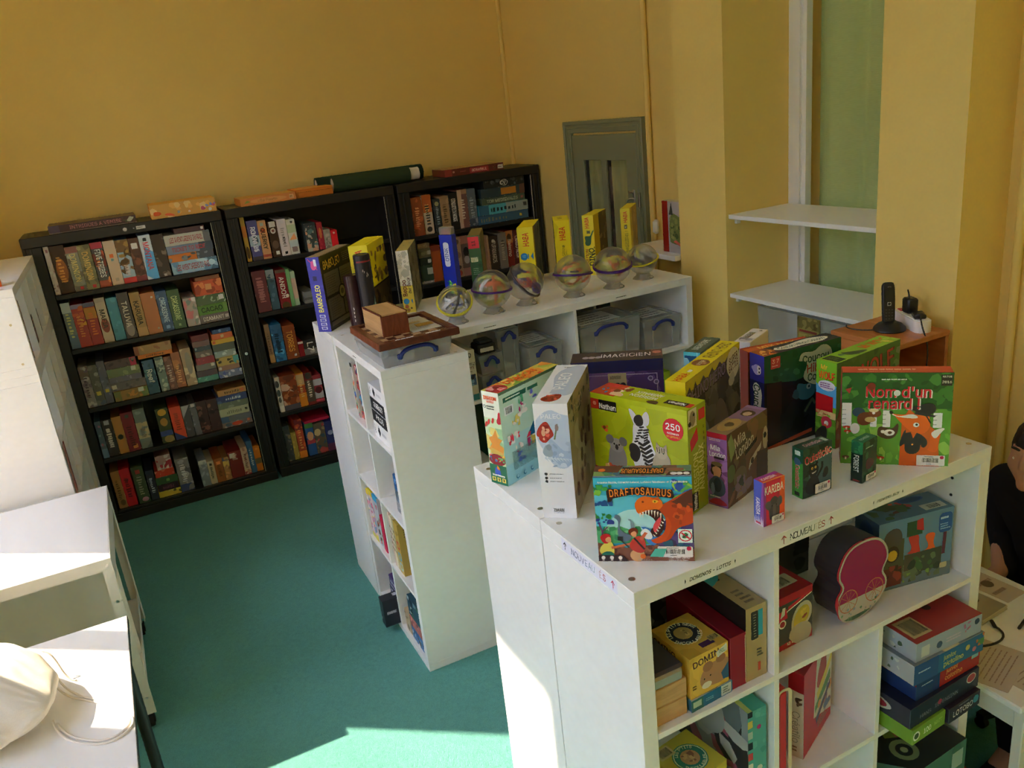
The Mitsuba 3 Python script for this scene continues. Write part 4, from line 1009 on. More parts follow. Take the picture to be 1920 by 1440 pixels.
def dino_cover(A):
    A.r(0, 0, 1, 1, '3ab0cc')
    A.p([(0, .42), (1, .42), (1, .72), (0, .8)], '5cc0d8')
    A.smooth([(.1, .40), (.25, .58), (.5, .60), (.62, .45), (.5, .3), (.2, .3)], 'a8dce0')
    A.p([(0, .2), (.30, .22), (.6, .2), (.62, .40), (.40, .36), (.25, .42), (.1, .36), (0, .4)], '50a870')
    A.busy(18, ['2a7a50', '3c9060', '78c088'], 0, .25, .5, .42, 3, .3)
    A.p([(0, 0), (1, 0), (1, .22), (.6, .2), (.3, .16), (0, .22)], '7a4a38')
    A.p([(.55, .18), (1, .2), (1, .45), (.7, .3)], '40365e')
    A.busy(26, ['6a3c30', '8a5640', '96604a', '5a2e2a'], 0, 0, .7, .2, 5, .3)
    A.busy(20, ['3a3468', '54407a', '2c5a70'], .62, .15, 1, .5, 6, .35)
    for y, c in ((.90, '3a9a44'), (.84, '78b83e'), (.56, '3c9a4a'), (.50, '2a3a8a'), (.72, '24508c')):
        A.busy(9, [c, '2a7a3a' if c[0] == '3' else c], -.04, y - .05, .19, y + .02, int(y * 90), .7)
    A.line([(.03, .46), (.06, .36), (.05, .28)], .016, '5a3060'), A.line([(.06, .36), (.12, .42)], .012, '5a3060')
    A.busy(16, ['2c50a0', '3468b0', '54a050', '88b84a'], .8, .74, 1, .98, 9, .5)
    A.smooth([(.19, .53), (.225, .565), (.255, .54), (.245, .44), (.275, .36), (.36, .30), (.30, .24), (.24, .28), (.225, .40), (.225, .50)], '5a7088')
    A.smooth([(.33, .50), (.355, .515), (.385, .47), (.40, .42), (.37, .40), (.36, .45)], '7a96a4')
    # the big red dinosaur
    A.smooth([(.46, .42), (.55, .40), (.62, .30), (.60, .20), (.52, .24), (.50, .33)], '3a7ac0')
    A.smooth([(.60, .62), (.72, .70), (.88, .80), (1.03, .86), (1.03, .5), (.94, .44), (.84, .40), (.78, .30), (.70, .24), (.58, .24), (.66, .30), (.72, .42), (.72, .52)], 'b8401c')
    A.smooth([(.78, .72), (.9, .80), (1.03, .86), (1.03, .66), (.9, .66)], '5a2a20')
    A.busy(10, ['c85020', 'a43818', '8c3018'], .76, .45, 1, .7, 11, .3)
    A.smooth([(.42, .64), (.44, .74), (.52, .785), (.60, .77), (.66, .76), (.70, .68), (.64, .62), (.56, .60), (.48, .57)], 'e06a1e')
    A.smooth([(.47, .58), (.56, .62), (.66, .62), (.70, .50), (.68, .36), (.60, .30), (.56, .36), (.62, .46), (.58, .54)], '3a1416')
    A.smooth([(.60, .36), (.66, .44), (.67, .54), (.63, .50), (.59, .40)], 'd84a54')
    A.smooth([(.56, .26), (.64, .30), (.72, .42), (.74, .54), (.77, .48), (.76, .36), (.70, .25), (.62, .22)], 'c44a1c')
    for i in range(8):
        x = .455 + i * .03
        y = .585 + .035 * math.sin(i * .45)
        A.p([(x, y), (x + .02, y + .004), (x + .008, y - .06 - .02 * (i % 2))], 'f2ece0')
    for i in range(7):
        x, y = .60 + i * .018, .30 + i * .032
        A.p([(x, y), (x + .014, y + .012), (x - .016, y + .036)], 'f2ece0')
    A.e(.625, .725, .03, .02, 'f0b030'), A.d(.622, .722, .008, '201008'), A.p([(.58, .76), (.67, .73), (.66, .78)], 'c85018'), A.e(.50, .72, .012, .012, '7a3010')
    A.smooth([(.50, .40), (.56, .36), (.57, .28), (.51, .28)], 'e8f0f4')
    # two explorers seen from behind
    A.smooth([(.05, .08), (.16, .08), (.17, .17), (.14, .24), (.07, .22)], 'd8cc58'), A.smooth([(.06, .02), (.155, .02), (.16, .10), (.06, .11)], '1c6a58')
    A.smooth([(.04, .26), (.06, .33), (.13, .33), (.14, .27), (.10, .22)], 'b8202a'), A.smooth([(.10, .29), (.14, .29), (.135, .235), (.105, .235)], 'd89a70')
    A.p([(.14, .18), (.40, .245), (.40, .22), (.15, .15)], 'c46a44')
    A.smooth([(.36, .02), (.46, .02), (.47, .14), (.40, .15)], 'c89a6a'), A.smooth([(.38, .13), (.48, .12), (.50, .24), (.46, .31), (.39, .29)], 'b83830')
    A.smooth([(.345, .33), (.36, .405), (.42, .40), (.425, .34), (.38, .31)], '6a2818'), A.smooth([(.37, .36), (.41, .36), (.40, .30), (.37, .31)], 'd89a70')
    A.p([(.44, .28), (.50, .36), (.53, .35), (.47, .25)], 'c06044'), A.line([(.385, .29), (.49, .15)], .02, '241a20'), A.r(.215, .255, .27, .305, '2a2c34')
    A.line([(.25, .26), (.33, .17)], .014, '2a2c34')
    A.p([(0, 0), (.32, 0), (.25, .075), (0, .075)], '2a1a20')
    for x in (.05, .14, .23):
        A.d(x, .045, .022, 'e8e0d8'), A.r(x - .012, .008, x + .012, .02, 'c8c0b8')
    A.p([(.54, .06), (.60, .16), (.72, .16), (.68, .06)], '4ab09a'), A.d(.47, .065, .03, 'd86a24')
    for i in range(6):
        A.r(.42 + i * .026, .015, .432 + i * .026, .028, 'a89a90')
    A.p([(.14, .72), (.13, .85), (.16, .88), (.30, .865), (.5, .90), (.7, .87), (.80, .86), (.82, .78), (.80, .76), (.6, .79), (.4, .81), (.2, .765), (.17, .725)], '2c1416')
    for i, ch in enumerate('DRAFTOSAURUS'):
        x = .185 + i * .0535
        up = .822 + .022 * math.sin(i * .30)
        A.t(ch, x, up, .0172, '6a1c10', 4 - i * .8, bold=True, sx=.62), A.t(ch, x - .003, up + .004, .0165, 'f08a30', 4 - i * .8, bold=True, sx=.60)
    A.t('Antoine Bauza, Corentin Lebrat, Ludovic Maublanc et Théo Rivière', .5, .955, .0046, 'f0ece4', 0, .185)
    A.t('Vipin Alex Jacob', .84, .055, .0048, 'e8e4e0', 0, .045), A.t('Jiahui Eva Gao', .83, .02, .0048, 'e8e4e0', 0, .042)
    A.r(.84, .235, .985, .40, 'cfdedc'), A.d(.915, .32, .07, 'c8203c'), A.d(.915, .32, .058, 'dfe8e4')
    A.smooth([(.895, .29), (.90, .345), (.925, .355), (.94, .33), (.92, .29)], '3a7a4a'), A.line([(.875, .355), (.955, .285)], .018, 'c8203c'), A.line([(.885, .295), (.94, .34)], .014, '3a4a44')


def dino_top(A):
    A.r(0, 0, 1, 1, '5a7a62')
    A.busy(26, ['6a4a3c', '4a8a5a', '7a9a5a', '3c6a7a', '8a5a44'], 0, 0, 1, 1, 5, .5)
    A.p([(0, .5), (.25, .4), (.3, 1), (0, 1)], '5a3428'), A.d(.08, .62, .14, 'd8702a')
    A.p([(.27, .25), (.72, .2), (.75, .75), (.3, .85)], '2c1416'), A.t('DRAFTOSAURUS', .5, .52, .020, 'e8842c', 180, .088, True, .6)
    A.p([(.74, .1), (.98, .1), (1, .45), (.78, .45)], '3a2024')
    for x in (.82, .88, .95):
        A.d(x, .27, .12, 'e0d8d0')
    A.r(0, 0, 1, .1, '6a86a8')


game_box('game_box', 'game box with an orange roaring dinosaur cover, at the front corner of the top', 'board game', NEW, (-.058, -1.733, ZT), -37.6, (.203, .056, .198),
         {'*': '46726a', 'F': '3ab0cc', 'L': '3a9ab0', 'R': '5a3450'}, {'F': dino_cover, 'T': dino_top, 'L': lambda A: A.busy(14, ['3a9ab0', '54b0c0', '3a8a5a', '2a5a8a'], seed=2)}, HG, None, ('F', .625, .055, .985, .185))

game_box('game_box', 'square green game box with an orange fox in a black hat, standing upright', 'board game', NEW, (.689, -1.708, ZT), -44.4, (.247, .051, .244),
         {'*': '2e6a2a', 'T': 'c24a34', 'R': 'b84030', 'L': '7a2c24'}, {'F': fox_animals, 'T': lambda A: A.lines(.15, .35, .85, .7, 1, 'e09a80').lines(.25, .12, .6, .24, 1, 'd88870').r(0, 0, 1, .08, '8a2c22')}, HG, None, ('F', .71, .006, .965, .12))


def dragon_spine(A):
    A.r(0, 0, 1, 1, 'c8dcb0')
    A.r(0, .72, 1, 1, 'e4ead8')
    A.busy(22, ['d8c870', 'e0a848', 'b8d08a', 'e8d898', '98c090'], 0, .28, 1, .62, 4, .5)
    A.p([(.1, .38), (.9, .30), (1, .42), (.75, .45), (.95, .50), (.7, .52), (.6, .60), (.4, .53), (.15, .50), (.3, .44)], 'd89038')
    A.p([(.2, .34), (.9, .28), (.9, .36), (.2, .40)], 'c8a850')
    A.busy(14, ['c03048', 'e0b040', '3a8a5a', 'd8688a'], .05, .24, 1, .33, 8, .5)
    A.smooth([(.02, .25), (.2, .22), (.8, .22), (1, .26), (.9, .30), (.1, .30)], '8a2430')
    A.busy(12, ['e8b040', '58a060', 'd84858', '3a6aa0'], .1, .25, .95, .30, 9, .6)
    A.r(0, 0, 1, .215, '1c6a4c')
    A.t('DRAGON', .5, .935, .0098, 'b02010', 0, .044), A.t('DRAGON', .49, .938, .0094, 'e85a18', 0, .043), A.t('MARKET', .5, .897, .006, 'd84a18', 0, .026)
    A.d(.13, .84, .08, '4a6a7a'), A.d(.13, .84, .05, 'e4ead8'), A.lines(.25, .81, .85, .86, 2, '3a4a4a')
    for x, y in ((.25, .70), (.5, .72), (.08, .67)):
        A.smooth([(x, y), (x + .07, y + .01), (x + .06, y - .04), (x + .01, y - .05)], 'c83838')
    A.smooth([(.85, .74), (.98, .80), (1.0, .68), (.88, .67)], 'b82838')
    A.smooth([(.32, .15), (.45, .19), (.62, .16), (.60, .10), (.38, .10)], '3c5ac0'), A.smooth([(.45, .17), (.52, .205), (.62, .17)], 'd88a30')
    A.r(.15, .095, .85, .105, 'e8e8e0'), A.t('Blue Orange', .5, .098, .0058, 'f0f0ea', 0, .044)
    for x in (.2, .5, .8):
        A.r(x - .11, .028, x + .11, .075, 'd8cc68'), A.r(x - .05, .038, x + .05, .066, '6a6a30')


def dragon_back(A):
    A.r(0, 0, 1, 1, 'b4d0b8')
    A.r(0, 0, 1, .5, 'a4ccc4'), A.r(0, 0, 1, .22, '8cc4cc')
    A.r(0, .97, 1, 1, '4a6a4a')
    A.p([(.06, .875), (.42, .875), (.43, .925), (.06, .925)], '1e5a40'), A.p([(.45, .885), (.62, .885), (.62, .92), (.45, .92)], '2c6a50')
    A.lines(.1, .89, .4, .915, 1, 'e0e6d8')
    A.p([(.36, .40), (.90, .40), (1, .46), (1, .90), (.92, .965)], '155a80'), A.p([(.36, .40), (.42, .40), (.44, .45), (.40, .45)], 'c8344a'), A.p([(.84, .85), (.92, .965), (1, .90), (1, .87)], 'd03a40')
    A.busy(24, ['1c6a94', '104a6c', '2c7ca0'], .55, .45, 1, .75, 3, .18)
    for x, y, c in ((.62, .62, 'c8c050'), (.68, .68, 'd8cc70'), (.66, .56, 'd89030'), (.74, .46, 'd8602c'), (.80, .50, 'e0a838'), (.60, .50, 'c8b848'), (.9, .48, 'd8602c'), (.78, .74, 'b8c860')):
        A.d(x, y, .035, c), A.d(x, y, .014, '4a5a30')
    A.r(.06, .74, .20, .83, 'd8dcd8'), A.bars(.08, .75, .18, .82)
    for x, y, c in ((.30, .76, 'b0246a'), (.36, .73, 'd04a80'), (.22, .63, 'c8b24a'), (.27, .66, 'd8c868'), (.12, .47, 'c82838'), (.19, .485, 'd03444'), (.23, .345, 'b0246a'), (.42, .345, 'a82a60'), (.48, .36, 'c0a840'), (.25, .25, '3a5ab8'), (.52, .84, '6a70c0'), (.30, .84, '4aa070')):
        A.busy(6, [c, c, 'e0d8c8'], x - .06, y - .05, x + .06, y + .05, int(x * 99), .5)
    A.lines(.10, .14, .95, .34, 15, '40685e', 4, .42)
    for x in (.14, .26, .38):
        A.d(x, .06, .026, '1c6a8a'), A.d(x + .006, .064, .018, '8cc4cc')
    for x in (.52, .64):
        A.d(x, .09, .026, 'c0b048'), A.d(x, .09, .016, '6a6a38')


def dragon_top(A):
    A.r(0, 0, 1, 1, 'c8b850')
    A.busy(30, ['d89038', 'a8b048', '7a9a3c', 'e0c060', 'c84a30'], 0, 0, 1, 1, 3, .6)
    A.smooth([(.1, .05), (.9, .02), (.9, .18), (.5, .22), (.15, .18)], 'a82a34'), A.busy(8, ['d84a4a', 'e8a0a0', '7a1a24'], .1, .03, .9, .18, 5, .5)
    A.t('DRAGON', .42, .50, .024, '8a1a10', 90, .125), A.t('DRAGON', .40, .50, .022, 'e8641c', 90, .120), A.t('MARKET', .74, .50, .011, 'd85a18', 90, .065)


game_box('game_box', 'tall colourful pagoda and market game box at the back corner of the top', 'board game', NEW, (-.076, -1.224, ZT), -67.2, (.059, .256, .263),
         {'*': 'a8c8a8', 'F': 'c8dcb0'}, {'F': dragon_spine, 'R': dragon_back, 'T': dragon_top}, HG)


def paleo_spine(A):
    A.r(0, 0, 1, 1, 'dfe1e4')
    A.smooth([(.05, .86), (.25, .92), (.55, .945), (.8, .91), (1.02, .90), (1.02, .52), (.9, .46), (.6, .45), (.3, .55), (.1, .66)], 'b4c2d4')
    A.smooth([(.35, .70), (.65, .64), (.9, .60), (1.02, .62), (1.02, .50), (.75, .46), (.5, .52), (.4, .60)], '9cb0c8')
    A.busy(14, ['a4b4c8', 'c4cedc', '8ea4bc'], .4, .46, 1, .7, 4, .2)
    for i in range(9):
        A.p([(.2 + i * .085, .535), (.25 + i * .09, .56 - .004 * i), (.32 + i * .09, .505)], 'c0ccd8')
    A.smooth([(.22, .62), (.30, .65), (.42, .62), (.44, .555), (.3, .55)], '94a4b0'), A.e(.36, .63, .08, .028, '8494a2')
    A.smooth([(.10, .72), (.20, .83), (.34, .85), (.46, .80), (.52, .73), (.40, .70), (.28, .67), (.16, .68)], 'a83028')
    A.busy(9, ['d8584a', '8a2018', 'e0a088'], .14, .69, .44, .82, 6, .4), A.e(.24, .755, .06, .03, 'd8a080')
    A.line([(.55, .70), (.62, .78), (.66, .83)], .045, '6a7a5a'), A.e(.64, .80, .05, .03, '8a7a78')
    A.t('PALEO', .5, .895, .0112, 'e8ecf2', 0, .056)
    for y in (.397, .362, .332):
        A.d(.20, y, .045, '2a2c30')
    A.lines(.30, .392, .82, .402, 1, '6a6c70', 3), A.lines(.30, .357, .70, .367, 1, '6a6c70', 5), A.lines(.30, .327, .75, .337, 1, '6a6c70', 6)
    A.t('ZMAN', .48, .075, .0085, '4a4a4e', 0, .026), A.r(.32, .05, .66, .053, '6a6a6e')


def paleo_top(A):
    A.r(0, 0, 1, 1, 'd8dce0')
    A.smooth([(.3, .25), (.9, .2), (1.02, .5), (1.02, .9), (.8, .98), (.4, .9), (.2, .6)], 'b0bccb')
    A.smooth([(.2, .08), (.5, .05), (.7, .12), (.65, .22), (.35, .2)], '96301f'), A.busy(7, ['c85038', '6a1c14'], .2, .07, .65, .2, 4, .4)
    A.t('PALEO', .5, .55, .028, 'eceff2', 90, .125), A.lines(.3, .9, .6, .94, 1, '7a8088')


def paleo_shaded_side(A):
    A.r(0, 0, 1, 1, '968c72')  # shade of the side away from the windows is painted into the print
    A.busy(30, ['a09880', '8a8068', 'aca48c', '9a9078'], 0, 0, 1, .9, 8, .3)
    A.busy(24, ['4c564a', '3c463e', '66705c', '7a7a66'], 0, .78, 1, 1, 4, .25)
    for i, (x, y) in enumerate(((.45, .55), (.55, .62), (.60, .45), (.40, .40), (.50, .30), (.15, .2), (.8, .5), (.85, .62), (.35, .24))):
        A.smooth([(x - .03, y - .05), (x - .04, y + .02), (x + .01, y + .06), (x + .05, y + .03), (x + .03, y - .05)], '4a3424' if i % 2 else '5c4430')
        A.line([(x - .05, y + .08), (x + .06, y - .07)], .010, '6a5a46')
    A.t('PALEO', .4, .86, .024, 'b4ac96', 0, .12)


game_box('game_box', 'white and pale blue game box with a red cloaked figure, its side painted in shade tones', 'board game', NEW, (-.061, -1.489, ZT), -41.3, (.082, .286, .296),
         {'*': 'd6d6d4', 'R': '968c72'}, {'F': paleo_spine, 'R': paleo_shaded_side, 'T': paleo_top}, HG, ('R', .012))


def nathan_front(A):
    A.r(0, 0, 1, 1, 'a8b414')
    A.busy(16, ['b0bc1c', 'a0ac10', 'b4be24'], 0, .2, 1, .95, 3, .25)
    A.p([(0, 0), (1, 0), (1, .05), (.62, .10), (0, .26)], 'b81c34')
    A.r(.09, .845, .285, .945, '16120f'), A.t('Nathan', .187, .885, .0135, 'f0ece8', 0, .05), A.r(0, .845, .09, .945, 'c03024'), A.d(.045, .90, .02, 'e8988a')
    # koala
    A.smooth([(.15, .30), (.17, .42), (.22, .52), (.30, .53), (.36, .44), (.34, .30), (.26, .26)], '8a8680'), A.e(.26, .52, .075, .07, '96928c'), A.d(.19, .57, .045, '706c68'), A.d(.335, .57, .045, '706c68')
    A.d(.235, .53, .01, '201c1a'), A.d(.29, .53, .01, '201c1a'), A.e(.262, .50, .018, .028, '38302e')
    A.busy(10, ['b83428', 'd8b060', 'c85a34', 'e0c898'], .12, .22, .4, .34, 5, .5)
    # zebra
    A.smooth([(.46, .20), (.45, .36), (.43, .42), (.41, .50), (.44, .60), (.45, .72), (.48, .80), (.55, .815), (.60, .76), (.63, .66), (.68, .52), (.75, .38), (.80, .20), (.76, .1), (.5, .1)], 'dcdad8')
    A.smooth([(.45, .76), (.43, .86), (.425, .915), (.46, .90), (.50, .82), (.49, .77)], 'd0cecc'), A.smooth([(.55, .80), (.57, .89), (.605, .915), (.625, .88), (.60, .78)], 'd0cecc')
    A.smooth([(.48, .78), (.49, .86), (.54, .87), (.56, .79), (.52, .76)], '2a2624')
    A.smooth([(.41, .48), (.40, .54), (.43, .58), (.50, .56), (.51, .46), (.46, .40), (.42, .42)], '2e2a28')
    for i in range(9):
        t = i / 9
        x0, y0 = .50 + t * .10, .60 - t * .34
        A.line([(x0, y0), (x0 + .05, y0 - .018), (x0 + .12, y0 + .04 - .02 * t)], .026, '26221f')
    for i in range(6):
        A.line([(.46 + i * .012, .60 + i * .03), (.50 + i * .014, .615 + i * .03)], .016, '2a2624')
        A.line([(.56, .60 + i * .026), (.60 + .004 * i, .63 + i * .024)], .016, '2a2624')
    A.e(.545, .665, .018, .014, '1c1816'), A.d(.55, .669, .004, 'e8e8f0')
    # cat
    A.smooth([(.64, .40), (.66, .50), (.72, .56), (.80, .54), (.82, .42), (.78, .34), (.68, .34)], 'b0a68c'), A.e(.735, .55, .06, .06, 'b8ae94'), A.p([(.68, .58), (.69, .65), (.73, .60)], 'a89c80'), A.p([(.75, .60), (.79, .645), (.795, .57)], 'a89c80')
    for i in range(4):
        A.line([(.69 + i * .025, .60), (.70 + i * .022, .555)], .010, '5c5240')
    A.d(.715, .55, .008, '2c4a3a'), A.d(.757, .55, .008, '2c4a3a')
    # toucan
    A.smooth([(.79, .18), (.80, .30), (.84, .38), (.90, .40), (.94, .34), (.93, .16), (.86, .08)], '201c1a'), A.smooth([(.81, .18), (.82, .30), (.87, .34), (.90, .28), (.88, .16)], 'd8cc38')
    A.smooth([(.90, .37), (.97, .34), (1.0, .26), (1.03, .20), (.97, .20), (.92, .27)], '8ac070'), A.smooth([(.95, .34), (1.0, .27), (1.03, .20), (1.0, .19), (.96, .27)], '7a5ab8'), A.p([(.91, .34), (.97, .30), (.95, .32), (.91, .36)], 'd87a2c')
    A.d(.862, .80, .105, 'c8202c'), A.t('250', .862, .825, .0155, 'f4f0ec', 0, .042), A.t('animaux', .862, .765, .006, 'f0e0dc', 0, .036), A.t('en photos !', .862, .735, .006, 'e8a040', 0, .036)
    A.busy(5, ['d8602c', '8a3a20', 'd89038'], .11, .62, .18, .70, 4, .5), A.d(.955, .30, .026, 'b02428')
    A.t('le jeu', .17, .20, .010, 'e0a0a8', -8, .03), A.t('MISSION', .50, .125, .024, 'f0e8e4', -9, .125), A.t('ANIMAUX', .45, .035, .02, 'f0e8e4', -9, .13)


def nathan_top(A):
    A.r(0, 0, 1, 1, 'a4b012'), A.p([(0, 0), (.26, 0), (.24, 1), (0, 1)], 'b83a24'), A.busy(10, ['d8b48a', '7a3c24', 'e0ccae', 'c84a3c'], .1, .1, .32, .95, 4, .35), A.busy(4, ['3a80b0'], .04, .1, .14, .6, 5, .4)
    A.r(.02, .7, .16, .98, 'c42c30'), A.t('MISSION', .50, .40, .014, 'dfe0c4', 180, .075), A.t('ANIMAUX', .52, .66, .014, 'dfe0c4', 180, .075)
    A.r(.73, .22, .99, .52, '16120f'), A.t('Nathan', .84, .37, .0125, 'eceae6', 180, .045), A.r(.94, .22, .99, .52, 'c03024'), A.smooth([(.58, .12), (.62, .24), (.68, .22), (.70, .1)], '4a3420'), A.lines(.4, .88, .85, .93, 1, '6a7010')


def nathan_side(A):
    A.r(0, 0, 1, 1, '8e9a18'), A.r(.05, .82, .5, .99, 'c8c0a8'), A.e(.28, .90, .16, .07, '8a7a64'), A.d(.35, .93, .05, '2a241e'), A.d(.12, .86, .08, '2c2620')
    A.p([(.1, .70), (.5, .80), (.55, .68), (.15, .60)], 'c02c2c'), A.r(.6, .85, .95, .95, 'b82a2c')
    A.t('MISSION', .38, .36, .020, 'c8c878', 90, .11), A.t('ANIMAUX', .68, .40, .020, 'c8c878', 90, .12), A.lines(.82, .3, .9, .8, 9, '6a7414'), A.r(.1, .03, .42, .20, '16120f'), A.t('Nathan', .26, .115, .0135, 'eceae6', 90, .042)


game_box('game_box', 'lime green game box with a zebra, koala, kitten and toucan', 'board game', NEW, (.124, -1.440, ZT), -70.2, (.276, .078, .266), 'a4b012',
         {'F': nathan_front, 'T': nathan_top, 'R': nathan_side}, HG)


def mia_spine(A):
    A.r(0, 0, 1, 1, '8a5a9a'), A.r(0, .93, 1, 1, 'b02038'), A.busy(14, ['7a4c8a', '9a6aa8', '6a3c70', '5a7a80'], 0, 0, 1, .9, 3, .5)
    A.lines(.12, .89, .88, .925, 2, 'd8b8c0'), A.t('Mia', .42, .80, .0125, 'e8e2e8', 0, .025), A.t('London', .52, .715, .0125, 'e8e2e8', 0, .042), A.r(.35, .655, .85, .685, '2a1c2a')
    A.smooth([(.2, .52), (.3, .60), (.6, .60), (.72, .50), (.66, .42), (.3, .42)], '241a18'), A.smooth([(.3, .46), (.32, .54), (.62, .54), (.62, .42), (.45, .38)], 'b88a66'), A.e(.48, .585, .28, .03, '6a5a3c')
    A.smooth([(.22, .38), (.5, .42), (.78, .36), (.8, .18), (.5, .14), (.2, .18)], '3c4a5c'), A.e(.5, .30, .2, .10, '28303c'), A.e(.25, .24, .1, .08, '6a7a90')
    A.smooth([(.05, .05), (.3, .10), (.7, .10), (.95, .05), (.6, .02)], 'a02438'), A.lines(.1, .12, .8, .145, 1, 'dcd4d4')


def mia_side(A):
    A.r(0, 0, 1, 1, '5e4434'), A.busy(26, ['6a4c3a', '4e3a2e', '6a5a3c', '54483a', '7a5a44'], 0, 0, 1, 1, 4, .3)
    A.p([(.02, .9), (.1, .98), (.2, .75), (.08, .6)], '7a8a5a'), A.e(.08, .45, .10, .12, '56683e'), A.e(.30, .32, .16, .14, '6a6048'), A.busy(12, ['8a7a68', '3c4444', '7a6a80'], .1, .05, .6, .35, 7, .4)
    A.t('Mia', .30, .84, .026, 'b8ac9c', 12, .05), A.t('London', .42, .70, .026, 'b8ac9c', 12, .085), A.p([(.42, .56), (.72, .66), (.72, .72), (.42, .62)], '2c2620')
    A.p([(.5, .34), (.82, .52), (.84, .60), (.55, .46)], 'b0a898'), A.d(.6, .43, .04, '3a302a'), A.e(.94, .62, .07, .16, 'a89c88'), A.d(.93, .66, .04, '2a221e'), A.p([(.7, .05), (1, .1), (1, .45), (.72, .5)], '46362e')


def mia_top(A):
    A.r(0, 0, 1, 1, '7c5c7c'), A.r(0, 0, 1, .5, '8c7458'), A.e(.5, .3, .42, .22, 'a88a54'), A.smooth([(.3, .3), (.5, .38), (.7, .3), (.5, .24)], '5a4630')
    A.smooth([(.25, .72), (.4, .84), (.75, .82), (.85, .70), (.5, .64)], '4a3428'), A.e(.55, .72, .2, .07, 'b89878'), A.r(0, .92, 1, 1, '8a6a94')


game_box('game_box', 'purple and brown game box with a small figure in a bowler hat', 'board game', NEW, (.291, -1.675, ZT), -70.6, (.052, .192, .189), {'*': '6a4c4a', 'F': '8a5a9a', 'T': '7c5c7c'},
         {'F': mia_spine, 'R': mia_side, 'T': mia_top}, HG)


def coucou_spine(A):
    A.r(0, 0, 1, 1, '20245a'), A.r(0, .72, 1, 1, '34359a'), A.e(.5, .84, .3, .055, 'a8a4e0'), A.d(.64, .86, .13, 'ecebf4'), A.d(.64, .82, .12, 'ecebf4'), A.d(.67, .86, .05, '201c40'), A.d(.67, .82, .05, '201c40'), A.d(.2, .85, .08, 'a8a4e0')
    A.smooth([(.2, .64), (.5, .70), (.72, .66), (.74, .40), (.7, .12), (.4, .08), (.18, .14), (.2, .4)], 'dcd8cc'), A.t('Coucou', .48, .52, .024, '26402c', -90, .085), A.t('Hibou', .48, .25, .024, 'a83a2c', -90, .06)


def coucou_side(A):
    A.r(0, 0, 1, 1, '0f1016'), A.p([(0, .72), (.4, .66), (.75, .72), (1, .60), (1, 1), (0, 1)], '1c4a2c'), A.busy(26, ['1a4428', '24563a', '163a24', '2c6040'], 0, .68, 1, 1, 3, .18)
    A.r(.03, .05, .22, .70, '2a1618'), A.busy(14, ['0c0d14', '161a26', '121420'], .2, .05, 1, .65, 4, .3)
    A.smooth([(.42, .50), (.46, .62), (.56, .60), (.64, .64), (.66, .50), (.60, .44), (.48, .44)], '2c5a6c'), A.d(.57, .565, .03, '8a9aa0'), A.d(.575, .565, .014, '20303c'), A.smooth([(.35, .50), (.42, .56), (.44, .48)], '24485a')
    A.smooth([(.44, .86), (.50, .94), (.64, .93), (.72, .97), (.86, .92), (.88, .80), (.86, .62), (.74, .56), (.58, .60), (.50, .68), (.54, .78)], 'a4ab92')
    A.t('Coucou', .66, .86, .021, '2c4a30', 0, .09), A.t('Hibou', .69, .755, .024, '9a3426', 0, .075), A.t('Coucou', .72, .66, .020, '2c4a30', 0, .085)
    A.r(.08, .85, .20, .97, 'a83a34'), A.t('3 7', .14, .925, .011, 'd8a89c', 0, .024), A.lines(.095, .865, .19, .89, 1, 'd09088'), A.p([(.02, .02), (.62, .10), (.62, .06), (.02, -.02)], 'a8482c'), A.line([(.52, .30), (.62, .42), (.66, .36)], .03, '3c4c38')


def coucou_top(A):
    A.r(0, 0, 1, 1, '221c2c'), A.p([(0, 0), (1, 0), (1, .16), (.5, .22), (0, .17)], '9a4a26'), A.busy(10, ['d8782c', 'e0a050', '6a2c2c'], .1, .02, .9, .2, 4, .4)
    A.smooth([(.3, .26), (.5, .22), (.72, .28), (.76, .55), (.72, .86), (.5, .92), (.28, .86), (.24, .5)], 'cfcabc'), A.t('Coucou Hibou Coucou', .5, .57, .016, '37543c', 90, .155)


game_box('game_box', 'dark forest owl game box with a violet spine and cloud-shaped title', 'board game', NEW, (.606, -1.472, ZT), -93.4, (.058, .260, .266), {'*': '16161e', 'F': '20245a'},
         {'F': coucou_spine, 'R': coucou_side, 'T': coucou_top}, HG)


def wolf_spine(A):
    A.r(0, 0, 1, 1, '7ab42c'), A.r(0, .48, 1, .78, '58a8d8'), A.smooth([(-.02, .74), (.3, .70), (.7, .72), (1.02, .74), (1.02, 1.02), (-.02, 1.02)], '78b42c')
    A.t('Mr', .38, .93, .013, 'e8b83c', 0, .02), A.t('WOLF', .52, .835, .020, 'a81c20', 0, .05), A.t('WOLF', .50, .84, .0185, 'e85a28', 0, .046)
    A.e(.52, .72, .42, .06, 'dcdce4'), A.lines(.2, .685, .85, .755, 3, '8a4a8a')
    A.p([(0, .38), (.85, .38), (.85, .60), (0, .62)], 'c01c24'), A.busy(16, ['d8b878', 'e0c890', 'c8a060'], 0, .32, 1, .42, 3, .6), A.r(0, 0, 1, .34, '5c9428'), A.busy(12, ['6aa432', '4a8424'], 0, 0, 1, .3, 3, .5)
    A.smooth([(.3, .28), (.5, .36), (.75, .34), (.8, .26), (.5, .22)], 'c8384a'), A.d(.55, .28, .11, 'e4e0dc'), A.d(.5, .25, .07, 'd8562c'), A.smooth([(.05, .06), (.2, .2), (.5, .24), (.6, .14), (.5, .06), (.2, .02)], '20241e')


